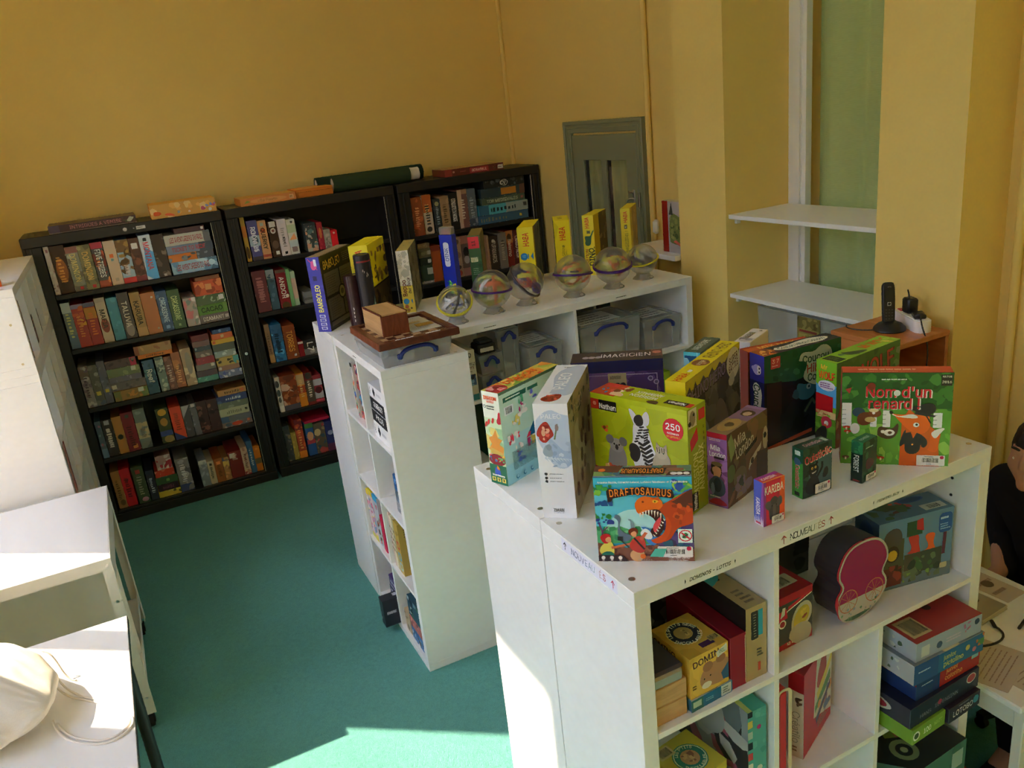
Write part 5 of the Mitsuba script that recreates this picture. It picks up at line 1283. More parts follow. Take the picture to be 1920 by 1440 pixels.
def wolf_side(A):
    A.r(0, 0, 1, 1, '3e6a2a'), A.busy(26, ['466e30', '33582a', '5a7a48', '6a7a5a'], 0, .55, 1, 1, 3, .22), A.p([(0, .3), (.12, .66), (.5, .62), (1, .7), (1, .3)], '8a2a2c'), A.r(0, 0, 1, .36, '8a4a34'), A.busy(30, ['a86a48', '7a4a3a', 'b08a5c', '8c5a50', '6a3a34'], 0, 0, 1, .55, 5, .2)
    A.t('Mr', .22, .70, .02, 'c0a050', 8, .04), A.t('WOLF', .60, .80, .050, '6a1418', 6, .17), A.t('WOLF', .59, .805, .046, 'b0342c', 6, .16)


def wolf_top(A):
    A.r(0, 0, 1, 1, '86b030'), A.r(.12, .04, .92, .17, '2a3a20'), A.lines(.2, .06, .84, .15, 3, '5a6a3a'), A.smooth([(.2, .3), (.5, .4), (.8, .52), (.85, .36), (.6, .28)], '33482a'), A.e(.42, .24, .12, .03, '5a7a4a')
    A.t('Mr WOLF', .45, .74, .026, 'd85a24', 90, .105), A.busy(5, ['c8c048', '9abc40'], 0, .8, 1, 1, 3, .4)


game_box('game_box', 'bright green wolf game box with a red and blue farm spine', 'board game', NEW, (.738, -1.578, ZT), -83.5, (.062, .273, .239), {'*': '6a9a2c'}, {'F': wolf_spine, 'R': wolf_side, 'T': wolf_top}, HG)


def rhino_spine(A):
    A.r(0, 0, 1, 1, 'd2be12'), A.t('RHINO', .42, .60, .030, '3a2a70', -90, .19), A.t('RHINO', .44, .603, .028, '8a74c8', -90, .185)


def rhino_side(A):
    A.r(0, 0, 1, 1, '4c453c'), A.busy(36, ['565048', '423c36', '6a645a', '38332e', '5c5648'], 0, 0, 1, .9, 4, .25)
    A.p([(0, .88), (.06, .94), (.1, .86), (.16, .95), (.2, .87), (.3, .95), (.36, .88), (.46, .96), (.5, .9), (.6, .96), (.66, .9), (.8, .97), (.84, .9), (1, .95), (1, 1), (0, 1)], 'b8a818')
    for i, ch in enumerate('RHINOHERO'):
        A.t(ch, .06 + i * .072 + (.03 if i > 4 else 0), .83 + i * .004, .034, '241a20', 0), A.t(ch, .058 + i * .072 + (.03 if i > 4 else 0), .834 + i * .004, .030, '7a6c84', 0)
    A.smooth([(.74, .92), (.80, .985), (.92, .98), (.99, .9), (.97, .76), (.88, .70), (.77, .76), (.73, .84)], 'c8c0ae'), A.t('SUPER', .865, .895, .018, '5a3024', 8, .06), A.t('BATTLE', .865, .82, .018, '5a3024', 8, .065), A.smooth([(.76, .72), (.88, .72), (.86, .66), (.78, .66)], 'b0aa9c')
    A.smooth([(.12, .1), (.1, .45), (.24, .58), (.34, .5), (.36, .2), (.28, .06)], '8a8272'), A.smooth([(.16, .42), (.24, .5), (.3, .42), (.24, .36)], 'a89a86'), A.smooth([(.5, .1), (.46, .4), (.58, .62), (.7, .5), (.72, .2)], '6a5e54')
    A.line([(.05, .48), (.3, .52)], .02, '2a2420'), A.line([(.1, .25), (.32, .18)], .015, '2a2420')


def rhino_top(A):
    A.r(0, 0, 1, 1, 'ccba16'), A.t('HABA', .5, .10, .020, 'c02c18', 90, .06), A.r(.42, .22, .62, .27, 'e0dcc0'), A.e(.5, .44, .42, .075, '7a4426'), A.busy(6, ['a87a50', '5a3020'], .2, .39, .8, .48, 4, .4), A.t('SUPER', .5, .44, .010, 'd8c8a0', 90, .04)
    A.t('RHINO HERO', .5, .76, .028, '6a4422', 90, .135)


game_box('game_box', 'long yellow game box with grey rhinos scrapping on its side', 'board game', NEW, (.266, -1.556, ZT), -62.3, (.053, .346, .290), {'*': 'd0bc14'}, {'F': rhino_spine, 'R': rhino_side, 'T': rhino_top}, HG)


def imag_front(A):
    A.r(0, 0, 1, 1, '3c2a5a'), A.r(0, .88, 1, 1, '20204c'), A.busy(30, ['4a3468', '5a4078', '6a4c80', '443060', '7a5c88'], 0, 0, 1, .88, 4, .3)
    A.line([(.06, .1), (.06, .85), (.93, .85), (.93, .1)], .012, '8a7a9c')
    for x, y in ((.86, .80), (.92, .76), (.12, .80), (.80, .66), (.84, .60)):
        A.d(x, y, .03, '9a8ab0'), A.d(x, y, .018, '5a4a70')
    A.r(.40, .70, .60, .87, 'a89a78'), [A.d(.44 + i * .06, .74, .032, '2a2230') for i in range(3)], A.lines(.42, .79, .58, .86, 1, '7a6e54')
    A.r(.08, .46, .34, .56, '3c1c58'), A.r(.08, .33, .34, .43, '3c1c58'), A.lines(.1, .48, .32, .54, 1, 'c8bcd0'), A.lines(.1, .35, .32, .41, 1, 'c8bcd0'), A.lines(.66, .3, .9, .6, 6, '2a1c3c')
    A.smooth([(.42, .4), (.5, .52), (.62, .5), (.64, .36), (.5, .3)], '16221e'), A.line([(.58, .38), (.66, .48)], .03, 'b0b0b8')


def imag_top(A):
    A.r(0, 0, 1, 1, '2c2630'), A.t('iMAGiCiEN', .60, .55, .030, 'c0b8c4', 0, .135, False), [A.d(.16 + i * .07, .45, .11, '8a8490') for i in range(3)]
    A.r(.88, .3, 1, 1, '5a3a3c'), A.d(.94, .7, .14, 'b06a60')


game_box('game_box', 'dark purple magic game box lying behind the lime green one', 'board game', NEW, (.198, -1.221, ZT), -35.1, (.249, .087, .272), {'*': '2a2450', 'R': '2c5a70'},
         {'F': imag_front, 'T': imag_top, 'R': lambda A: A.busy(22, ['2c5a70', '387084', '244a60', '6a5a60'], seed=3, size=.3).lines(.15, .4, .85, .7, 6, '18303c')}, HG)
game_box('game_box', 'small teal game box with a slate green top, behind the long yellow one', 'board game', NEW, (.626, -1.161, ZT), -61.5, (.053, .163, .195), {'*': '3c5248', 'F': '1c4a78'},
         {'F': lambda A: A.r(0, .94, 1, 1, '58c0cc').r(0, 0, .05, 1, '58c0cc').r(.8, 0, .84, 1, 'c0e0e4').busy(8, ['2a70a0', '143c64', '8ac0d0'], 0, .3, .8, .9, 3, .4),
          'T': lambda A: A.busy(8, ['46604e', '34483e'], seed=4).t('MEMOIRE', .45, .5, .020, 'd0d6cc', 90, .105, False)}, HG)
game_box('game_box', 'flat red and orange game box standing just behind the owl box', 'board game', NEW, (.676, -1.353, ZT), -101.3, (.045, .208, .234), {'*': '5a2a16', 'T': 'b85028', 'F': '7a2418'},
         {'R': lambda A: A.r(0, .9, 1, 1, 'a83020').t('X', .12, .83, .026, '8a4a30').lines(.05, .2, .5, .72, 9, '8a5a3c', 2, .35),
          'T': lambda A: A.r(0, 0, .3, 1, 'a03020').t('MIX MAX', .55, .5, .020, 'd8a04c', 90, .12)}, HG)
game_box('game_box', 'white game box with a barcode on its top edge, farthest of the new games', 'board game', NEW, (.788, -1.200, ZT), -64, (.052, .150, .200), {'*': 'c8c4c0', 'T': 'cfc8c4'},
         {'T': lambda A: A.bars(.15, .3, .55, .72).busy(8, ['8a8490', 'b0a8b4', '6a6870'], .1, .02, .95, .28, 3, .5).d(.7, .85, .1, '4a4a4a'), 'F': lambda A: A.busy(10, ['b0a0b0', 'd0c8cc'], seed=2)}, HG)


def kariba(face):
    def f(A):
        if face == 'F':
            A.r(0, 0, 1, 1, '4a58b8'), A.p([(.6, 0), (1, 0), (1, 1), (.85, 1)], '8a44a0'), A.t('KARIBA', .42, .42, .012, 'e8e4f0', -90, .042)
            for i in range(7):
                A.p([(i / 7, 0), ((i + 1) / 7, 0), ((i + .4) / 7, .20 + .06 * (i % 2))], 'e0d8e4')
            A.r(.2, .03, .7, .07, 'c83a58')
        elif face == 'R':
            A.r(0, 0, 1, 1, 'c82c48'), A.p([(0, 0), (.12, 0), (.12, 1), (0, 1)], '8a3a8c'), A.p([(.74, 0), (1, 0), (1, 1), (.8, 1)], 'd8582c'), A.r(.66, .1, .72, .9, 'a83040')
            A.t('KARIBA', .5, .80, .019, 'ecdcd4', 0, .055), A.smooth([(.28, .12), (.24, .40), (.36, .58), (.52, .62), (.66, .56), (.74, .40), (.68, .12)], '46444c'), A.smooth([(.12, .40), (.2, .55), (.34, .52), (.3, .36)], '56545c'), A.smooth([(.66, .52), (.8, .58), (.86, .42), (.7, .36)], '56545c')
            A.line([(.5, .44), (.5, .2), (.56, .12)], .14, '5c5a62'), A.d(.40, .42, .03, '18161a'), A.d(.60, .42, .03, '18161a')
        else:
            A.r(0, 0, 1, 1, 'c03a4c'), A.r(0, 0, .35, 1, 'a03a8a'), A.r(.85, 0, 1, 1, 'd87a3c'), A.t('KARIBA', .5, .45, .010, 'ecd8dc', 90, .042)
    return f


game_box('card_game', 'small red and blue card game box with an elephant, nearest the front edge', 'card game', NEW, (.312, -1.807, ZT), -89.3, (.030, .063, .109), {'*': 'b02c44'}, {q: kariba(q) for q in 'FRT'}, HG, None, ('R', .34, .02, .92, .19))


def ouist(face):
    def f(A):
        if face == 'F':
            A.r(0, 0, 1, 1, '3a8a34'), A.r(0, .72, 1, 1, '1c4c34'), A.t('Ouisticlic', .5, .42, .013, 'd8d0c8', -90, .062), A.t('Ouisticlic', .48, .42, .012, 'b8243a', -90, .060), A.r(.25, .86, .75, .95, 'b8d0c0'), A.smooth([(.2, .74), (.5, .80), (.8, .72), (.5, .66)], '3a5a70'), A.r(.25, .03, .7, .11, '18261c')
        elif face == 'R':
            A.r(0, 0, 1, 1, '17332a'), A.busy(16, ['1c3c30', '122a22', '204838'], seed=3, size=.3), A.smooth([(.3, .2), (.5, .72), (1, .74), (1, .05), (.5, .02)], '3a5a60')
            A.t('Ouisticlic', .52, .80, .020, 'e0d4cc', 8, .086), A.t('Ouisticlic', .51, .805, .0185, 'b8283c', 8, .084)
            A.smooth([(.22, .46), (.28, .62), (.44, .64), (.52, .58), (.5, .44), (.36, .38)], '14161a'), A.smooth([(.14, .1), (.2, .36), (.4, .42), (.52, .34), (.56, .1)], '14161a'), A.line([(.48, .36), (.66, .52), (.66, .64)], .07, '14161a'), A.d(.25, .63, .045, '14161a'), A.d(.47, .66, .045, '14161a')
            A.d(.31, .57, .035, 'd8a83c'), A.d(.43, .575, .035, 'd8a83c'), A.d(.31, .57, .015, '14161a'), A.d(.43, .575, .015, '14161a'), A.smooth([(.30, .50), (.38, .46), (.46, .50), (.38, .485)], 'b8c0c0'), A.smooth([(.7, .42), (.84, .5), (.86, .36), (.74, .3)], '1c2026'), A.p([(.55, .02), (.95, .04), (.9, .2), (.6, .16)], 'c0c4c0')
        else:
            A.r(0, 0, 1, 1, '1c3a30'), A.t('Ouisticlic', .5, .5, .013, 'b89098', 90, .055), A.r(.2, .84, .8, .95, '9ab0a4')
    return f


game_box('card_game', 'small dark green card game box with a black monkey, in the middle of three', 'card game', NEW, (.473, -1.760, ZT), -89.8, (.034, .092, .127), {'*': '1c3a30'}, {q: ouist(q) for q in 'FRT'}, HG, None, ('R', .40, .03, .93, .22))


def forest(face):
    def f(A):
        if face == 'F':
            A.r(0, 0, 1, 1, '10261c'), A.r(0, .72, 1, 1, '2a7a48'), A.busy(10, ['347f50', '206040'], 0, .7, 1, 1, 2, .5), A.t('FOREST', .45, .46, .013, 'c8d4cc', -90, .044), A.r(.2, .02, .8, .06, '7a2420')
        elif face == 'R':
            A.r(0, 0, 1, 1, '173a26'), A.busy(16, ['1e4a30', '123020', '265a3a'], seed=4, size=.3), A.lines(.2, .80, .85, .86, 1, '8aa890'), A.smooth([(.25, .35), (.5, .55), (.8, .4), (.6, .3)], '4a2428')
        else:
            A.r(0, 0, 1, 1, '2c6a44'), A.t('FOREST', .5, .5, .008, 'a8c0ac', 90, .036)
    return f


game_box('card_game', 'smallest green card game box, in front of the fox box', 'card game', NEW, (.633, -1.791, ZT), -81, (.030, .059, .107), {'*': '173a26'}, {q: forest(q) for q in 'FRT'}, HG, None, ('R', .2, .03, .92, .18))

# ---------------------------------------------------------------- games on the farther white units
BACKROW = 'games standing behind the maze balls'
BG = 1.25


def bamb_spine(A):
    A.r(0, 0, 1, 1, '34349a'), A.busy(10, ['3a3aa4', '2c2c8a'], seed=3), A.line([(.12, .98), (.5, .90), (.75, .83)], .06, 'c83a80'), A.smooth([(.3, .88), (.55, .95), (.75, .87), (.5, .83)], 'c04a8a'), A.r(.55, .88, .75, .97, 'd8d8e8')
    A.lines(.3, .66, .7, .78, 1, '1a1a4a'), A.t('BAMBOLEO', .5, .45, .026, 'e0d45c', 90, .135)
    for i in range(4):
        A.r(.28, .03 + i * .055, .75, .07 + i * .055, 'a8a8d0'), A.r(.36, .038 + i * .055, .66, .062 + i * .055, '4a4aa8')


def bamb_side(A):
    A.r(0, 0, 1, 1, '2a2422'), A.r(.06, .05, .94, .76, '5e564e'), A.r(.06, .05, .94, .13, '5e564e')
    A.lines(.1, .48, .44, .72, 8, '4a423c', 2, .4), A.lines(.56, .48, .9, .72, 8, '4a423c', 3, .4), A.lines(.1, .16, .44, .40, 8, '4a423c', 4, .4), A.lines(.56, .16, .9, .40, 8, '4a423c', 5, .4)
    A.r(.485, .12, .515, .78, '1e1818'), A.r(.03, .425, .97, .465, '1e1818'), A.r(.03, .115, .97, .135, '1e1818'), A.e(.5, .445, .115, .10, '1e1818'), A.e(.5, .445, .085, .078, '8a7c54'), A.e(.5, .445, .05, .04, '4a4030')
    for i, ch in enumerate('BAMBOLEO'):
        A.t(ch, .09 + i * .063, .87 + .012 * math.sin(i * 2.1), .038, 'b8923c', (i % 3 - 1) * 9, sx=.8)
    A.lines(.66, .82, .92, .95, 5, '6a6058', 3, .3)


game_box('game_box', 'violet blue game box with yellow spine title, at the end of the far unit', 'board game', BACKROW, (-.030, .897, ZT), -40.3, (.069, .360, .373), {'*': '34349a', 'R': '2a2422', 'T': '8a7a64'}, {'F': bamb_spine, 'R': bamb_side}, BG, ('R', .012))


def haba(A, c='e0cc10', y=.80):
    A.t('HABA', .5, y, A.W * .36, 'c02418', 90, A.H * .22)


def haba1_f(A):
    A.r(0, 0, 1, 1, 'e6d618'), haba(A, y=.83)
    for i in range(10):
        A.r(.62, .36 + i * .026, .80, .374 + i * .026, '4a4414')
    A.smooth([(.5, .2), (.6, .32), (.74, .30), (.7, .18)], 'c8a870')


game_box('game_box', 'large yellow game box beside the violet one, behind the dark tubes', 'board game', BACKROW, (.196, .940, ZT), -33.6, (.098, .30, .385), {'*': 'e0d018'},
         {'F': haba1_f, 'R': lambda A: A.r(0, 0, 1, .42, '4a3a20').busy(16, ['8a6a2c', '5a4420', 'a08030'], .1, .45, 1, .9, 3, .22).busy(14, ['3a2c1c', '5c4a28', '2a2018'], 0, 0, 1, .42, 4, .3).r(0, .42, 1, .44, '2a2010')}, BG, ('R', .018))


def beppo_f(A):
    A.r(0, 0, 1, 1, 'c8c4b0'), A.r(0, 0, 1, .44, 'c8b43c'), A.busy(20, ['b8b49c', 'd4d0c0', 'a8a894'], 0, .5, 1, 1, 3, .5)
    for i in range(6):
        A.d(.3 + .35 * (i % 2), .93 - i * .035, .10, '8a8a78'), A.d(.3 + .35 * (i % 2), .93 - i * .035, .06, 'c8c4b0')
    A.t('Beppo', .30, .40, .022, '6a2418', 90, .085), A.t('der Bock', .72, .44, .015, '4a3020', 90, .09), A.d(.32, .185, .24, '2a84b8'), A.p([(.6, .14), (.6, .23), (.72, .185), (.84, .14), (.84, .23)], '2a84b8'), A.d(.3, .10, .16, 'a85a30'), A.d(.4, .04, .14, 'a07838'), A.d(.66, .07, .08, '4a4030')


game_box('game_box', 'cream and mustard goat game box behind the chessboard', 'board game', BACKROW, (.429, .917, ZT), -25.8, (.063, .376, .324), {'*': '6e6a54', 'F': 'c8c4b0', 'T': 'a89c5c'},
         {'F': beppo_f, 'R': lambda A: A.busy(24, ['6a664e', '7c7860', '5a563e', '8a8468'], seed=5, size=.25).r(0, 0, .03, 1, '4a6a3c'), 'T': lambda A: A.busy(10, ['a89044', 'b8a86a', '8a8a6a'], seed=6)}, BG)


def happy_f(A):
    A.r(0, 0, 1, 1, '1c2ca0'), A.r(.25, .56, .68, .90, 'd0d4e4', .012), A.t('OINK', .46, .73, .022, '5a6aa0', 90, .07)
    A.p([(.34, .05), (.5, .03), (.62, .2), (.56, .34), (.42, .38), (.34, .22)], '8acc58'), A.t('HAPPY', .46, .21, .030, '1c8a3a', 90, .11), A.p([(.6, .10), (.92, .12), (.9, .33), (.62, .31)], 'd8cc3c'), A.t('CUBES', .76, .21, .020, '2a2c20', 90, .06)


k = game_box('game_box', 'slim blue game box with a clear plastic top, behind the yellow ringed ball', 'board game', BACKROW, (.661, .880, ZT), -58.9, (.080, .040, .372), '1c2ca0', {'F': happy_f}, BG)
Mq = pose(.661, .880, ZT, -58.9)
part(k, 'clear_cap', bx(.002, .078, .001, .039, .374, .412, .003), 'frosted', Mq, label='clear plastic cap')
m, c = face_colours(bx(.012, .066, .008, .032, .3735, .399, .001), {'*': 'a89458', 'F': 'a06048'}, 1.2)
part(k, 'contents', m, 'print', Mq, color=c)


def green_f(A):
    A.r(0, 0, 1, 1, '2f5a34'), A.busy(10, ['38663c', '284e2c'], seed=3), A.r(-.1, .80, .92, .985, 'd02c3c'), A.t('11', .45, .88, .018, '5a1018', 90, .03), A.lines(.1, .55, .9, .70, 1, 'c0c8a0'), A.lines(.2, .38, .8, .5, 4, '8aa888', 3, .3)
    for x, y in ((.3, .28), (.7, .26), (.4, .18), (.6, .15), (.25, .12), (.75, .2)):
        A.d(x, y, .11, 'a8c0a0'), A.d(x, y, .06, '2f5a34')


game_box('game_box', 'dark green game box with a red sticker on its spine', 'board game', BACKROW, (.826, .900, ZT), -28.4, (.064, .286, .338), {'*': '4a4a30', 'F': '2f5a34', 'T': '6a6238', 'R': '5a4c30'}, {'F': green_f, 'R': lambda A: A.r(0, 0, .03, 1, '7a9a6a').busy(14, ['5a4c30', '6a5a3a', '4a3e28'], seed=5)}, BG)


def hour_f(A):
    A.r(0, 0, 1, 1, 'd8c812'), haba(A, y=.80), A.d(.32, .52, .23, '1c74b0'), A.p([(.6, .45), (.6, .59), (.72, .525), (.90, .46), (.90, .585), (.74, .52)], '1c74b0'), A.p([(.56, .47), (.62, .50), (.62, .55), (.56, .57)], '1c74b0'), A.lines(.2, .5, .44, .55, 2, '5aa8d8', 2), A.r(.35, .39, .7, .395, '5a5418'), A.t('logo !', .5, .29, .018, '5a3018', 90, .05)


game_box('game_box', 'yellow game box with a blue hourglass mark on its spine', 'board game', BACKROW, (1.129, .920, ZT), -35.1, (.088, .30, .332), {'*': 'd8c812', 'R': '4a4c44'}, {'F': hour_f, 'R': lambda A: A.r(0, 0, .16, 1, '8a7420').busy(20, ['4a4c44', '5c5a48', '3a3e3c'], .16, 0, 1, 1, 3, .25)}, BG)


def sinne_f(A):
    A.r(0, 0, 1, 1, 'd8c614'), A.p([(0, .62), (.3, .9), (0, 1)], 'c8b816'), haba(A, y=.78), A.t('Garten der Sinne', .50, .30, .018, '201c10', 90, .19, False), A.r(.68, .1, .70, .52, '4a4414')


game_box('game_box', 'plain yellow game box with a black spine title, facing square on', 'board game', BACKROW, (1.359, .920, ZT), -27.9, (.089, .21, .334), {'*': 'd8c614', 'L': '5a2420'}, {'F': sinne_f, 'T': lambda A: A.lines(.3, .3, .7, .7, 2, '8a7418')}, BG)


def dino_f(A):
    A.r(0, 0, 1, 1, 'd2c21c'), A.t('HABA', .4, .88, .022, 'b82418', 90, .062), A.r(.35, .70, .65, .75, '5a5a30'), A.smooth([(.2, .58), (.3, .66), (.6, .66), (.85, .74), (.98, .76), (.8, .68), (.7, .58), (.5, .50), (.3, .5)], '2c5a3a')
    A.t('EXPEDITION', .26, .25, .015, '8a2c1c', 90, .13), A.t('DINO', .66, .31, .030, '2a2418', 90, .10)
    for i in range(8):
        A.r(.9, .1 + i * .05, .97, .13 + i * .05, '2a2418')


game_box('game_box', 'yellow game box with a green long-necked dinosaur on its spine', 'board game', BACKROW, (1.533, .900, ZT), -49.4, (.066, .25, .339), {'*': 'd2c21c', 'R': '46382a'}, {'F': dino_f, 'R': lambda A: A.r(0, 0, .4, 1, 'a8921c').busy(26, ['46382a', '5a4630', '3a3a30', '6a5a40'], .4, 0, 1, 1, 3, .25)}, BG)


def magic_f(A):
    A.r(0, 0, 1, 1, 'd0c020'), A.t('HABA', .5, .86, .022, 'b82418', 90, .065), A.r(.35, .66, .65, .73, '5a5430'), A.r(.42, .675, .56, .70, 'e0dcc8'), A.t('LUTINS MAGICIENS /', .55, .33, .018, '3a3018', 90, .20, False)


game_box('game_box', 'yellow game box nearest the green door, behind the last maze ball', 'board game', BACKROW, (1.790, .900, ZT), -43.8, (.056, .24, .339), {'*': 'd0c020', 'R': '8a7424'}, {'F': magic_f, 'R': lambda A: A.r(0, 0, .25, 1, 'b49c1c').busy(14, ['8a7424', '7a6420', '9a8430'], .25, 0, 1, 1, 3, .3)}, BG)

# ---------------------------------------------------------------- clear tubs with blue clips


def tub(label, at, rot, w, d, h, group='clear storage tubs with blue handles', fill=None, slip=None, handle=True, lidh=.03):
    k = thing('storage_tub', label, 'storage box', group)
    M = pose(*at, rot)
    t, s = .0025, .014
    lo = [(s, s), (w - s, s), (w - s, d - s), (s, d - s)]
    outer = m3.Manifold.hull_points([(x, y, .0) for x, y in lo] + [(x, y, h - lidh) for x, y in ((.004, .004), (w - .004, .004), (w - .004, d - .004), (.004, d - .004))])
    inner = m3.Manifold.hull_points([(x + (t if x < w / 2 else -t), y + (t if y < d / 2 else -t), t) for x, y in lo] + [(x, y, h) for x, y in ((.004 + t, .004 + t), (w - .004 - t, .004 + t), (w - .004 - t, d - .004 - t), (.004 + t, d - .004 - t))])
    part(k, 'tub', outer - inner, 'frosted', M)
    rim = m3.Manifold.extrude(section(rrect(0, 0, w, d, .012)), lidh) - m3.Manifold.extrude(section(rrect(t, t, w - t, d - t, .010)), lidh - t)
    part(k, 'lid', rim, 'frosted', M @ pose(0, 0, h - lidh))
    part(k, 'lid_ridge', cat(bx(.02, w - .02, .02, .026, h, h + .004), bx(.02, w - .02, d - .026, d - .02, h, h + .004), bx(.02, .026, .026, d - .026, h, h + .004), bx(w - .026, w - .02, .026, d - .026, h, h + .004)), 'frosted', M)
    if handle:
        a, b = w * .25, w * .75
        z1 = h - .023
        arc = curve([(a, -.006, z1 - .03), (a + .012, -.013, z1 - .005), (w * .5, -.016, z1 + .012), (b - .012, -.013, z1 - .005), (b, -.006, z1 - .03)], 20)
        part(k, 'handle', cat(tube(arc, [.006] + [.0085] * 18 + [.006], 8), bx(a - .010, a + .012, -.012, .0, z1 - .032, z1 - .008, .004), bx(b - .012, b + .010, -.012, .0, z1 - .032, z1 - .008, .004)), 'blue_plastic', M, smooth=40, label='dark blue clip handle')
        part(k, 'rib', cat(bx(a - .004, a + .004, .000, .006, .02, z1 - .034), bx(b - .004, b + .004, .000, .006, .02, z1 - .034)), 'frosted', M)
    if fill:
        rnd = random.Random(fill[1])
        for i in range(fill[2]):
            m = bx(0, rnd.uniform(.05, .09), 0, rnd.uniform(.05, .1), 0, rnd.uniform(.02, .05), .003)
            q = pose(.03 + rnd.uniform(0, max(.001, w - .14)), .03 + rnd.uniform(0, max(.001, d - .15)), .004 + rnd.uniform(0, max(.001, (h - .12) * .6)), rnd.uniform(-5, 5))
            mm, c = face_colours(m, {'*': rnd.choice(fill[0])}, 1.2)
            part(k, 'contents', mm, 'print_matte', M @ q, color=c)
    if slip:
        A = Art(w, d)
        A.k = 10
        x0, y0, x1, y1 = slip
        A.r(x0, y0, x1, y1, 'cfd0cc'), A.lines(x0 + .04, y0 + .04, x1 - .04, y1 - .04, 4, '7a7c7a', 3, .35)
        m, c = art_mesh([('T', A)], w, d, h + .0002, M)
        part(k, 'paper_slip', m, 'print_matte', color=c, label='printed paper slip on the lid')
    return k, M


ZB = HN - OUT - CELL + .0004           # floor of the top row of cells
Z2 = ZB - CELL - INN                   # of the second row
tub('flat clear tub with a blue handle under the chessboard', (.014, .012, ZT), 0, .318, .385, .084, fill=(['a0a8b8', '7c8494', 'b8bcc4'], 3, 5))
tub('wide clear tub nearest the middle divider, under the ringed maze balls', (1.165, .395, ZB), 0, .38, .30, .225, fill=(['c8ccc4', 'b8c0b8', 'a8aca4'], 4, 7), slip=(.1, .15, .75, .8))
tub('clear tub at the pillar end, paper slip on its lid', (1.565, .405, ZB), 0, .255, .30, .175, fill=(['b09a84', '8c8478', 'c0b8a8'], 5, 6), slip=(.2, .25, .85, .85))
tub('small clear tub in the gap between tall tub and divider', (.868, .40, ZB), 0, .20, .30, .19, fill=(['c0c0b8', '98a09c'], 6, 5), slip=(.2, .3, .8, .8))
tub('tall clear tub standing behind the stacked little tubs', (.735, .47, ZB), 0, .130, .26, .29, fill=(['a8aca8', 'c8ccc8'], 7, 5))
for i, (z, h) in enumerate(((0, .105), (.109, .10))):
    tub(f'little clear tub with a blue handle, {"bottom" if i == 0 else "top"} of a stack of two', (.60, .40, ZB + z), 0, .128, .2, h, fill=([['b05a58', '3c6a50', 'c07a80'], ['a83a58', '3a8a7a', '2c4c40']][i], 8 + i, 4), lidh=.02)
k = thing('card_holder', 'black plastic holder with a white slip, on the little clear tubs', 'box')
part(k, 'body', cat(bx(.605, .70, .405, .50, ZB + .2135, ZB + .262, .006), bx(.615, .69, .41, .49, ZB + .262, ZB + .278, .006)), 'black_plastic')
m, c = face_colours(bx(.615, .685, .4035, .4049, ZB + .225, ZB + .245), {'*': 'b8b8b4'}, 1)
part(k, 'slip', m, 'print_matte', color=c)


def penguin_box(A):
    A.r(0, 0, 1, 1, 'c0bca8'), A.d(.5, .90, .22, '3a3a34'), A.d(.5, .90, .15, 'c0bca8'), A.busy(5, ['4a4a40'], .38, .86, .62, .94, 2, .5), A.t('TRAFFIC', .5, .72, .013, '3a2a20', 0, .055), A.t('PARTY', .5, .65, .013, '6a3a24', 0, .045)
    A.r(.12, .30, .9, .52, '3a5a80'), A.busy(8, ['2a2c38', '6a90b0', '1c3048'], .12, .30, .9, .52, 3, .4), A.r(0, 0, 1, .12, '2a7a84'), A.lines(.2, .56, .8, .6, 1, '5a4a3c')


game_box('game_box', 'narrow white game box standing at the dark end of the clear tub cells', 'board game', None, (.515, .392, ZB), 0, (.062, .24, .255), {'*': 'a8a494'}, {'F': penguin_box}, 1.15)
rz = random.Random(12)
for i, (x, w, h, c, what) in enumerate(((.62, .05, .26, '1c4a34', 'bottle green'), (.68, .04, .28, '20382c', 'blackish green'), (.73, .05, .22, '3a3a2c', 'olive brown'))):
    game_box('game_box', f'{what} game box in the second row below the narrow white one', 'board game', 'dark games below the clear tubs', (x, .40, Z2), 0, (w - .003, .26, h), c, {'F': lambda A, i=i: A.busy(14, ['1c5a3c', '3a6a4a', '143024', '5a6a4a'], seed=i, size=.4)}, 1)
for i, (x, w, h) in enumerate(((1.155, .15, .22), (1.31, .165, .25), (1.505, .20, .23))):
    game_box('game_box', f'lime green game carton, {ORD[i]} from the divider, seen past the purple box', 'board game', 'lime cartons below the clear tubs', (x, .38, Z2), 0, (w, .24, h), {'*': '8aa82c'}, {'T': lambda A: A.lines(.1, .1, .9, .9, 6, '9ab83c', 3, .4)}, 1.1)
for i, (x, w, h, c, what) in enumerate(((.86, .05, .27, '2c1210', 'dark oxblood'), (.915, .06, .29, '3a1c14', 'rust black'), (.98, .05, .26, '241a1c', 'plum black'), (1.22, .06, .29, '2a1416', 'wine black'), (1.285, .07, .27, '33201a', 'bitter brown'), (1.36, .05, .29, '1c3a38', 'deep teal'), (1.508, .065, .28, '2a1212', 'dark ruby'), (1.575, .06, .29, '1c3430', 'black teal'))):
    game_box('game_box', f'{what} game box seen through the shelf behind the clear tubs', 'board game', 'dark games behind the clear tubs', (x, .82, ZB), 0, (w - .003, .27, h), c, {'F': lambda A, i=i: A.busy(12, ['4a2420', '2a1814', '5a3028', '1a2c2a'], seed=i + 40, size=.4)}, 1)

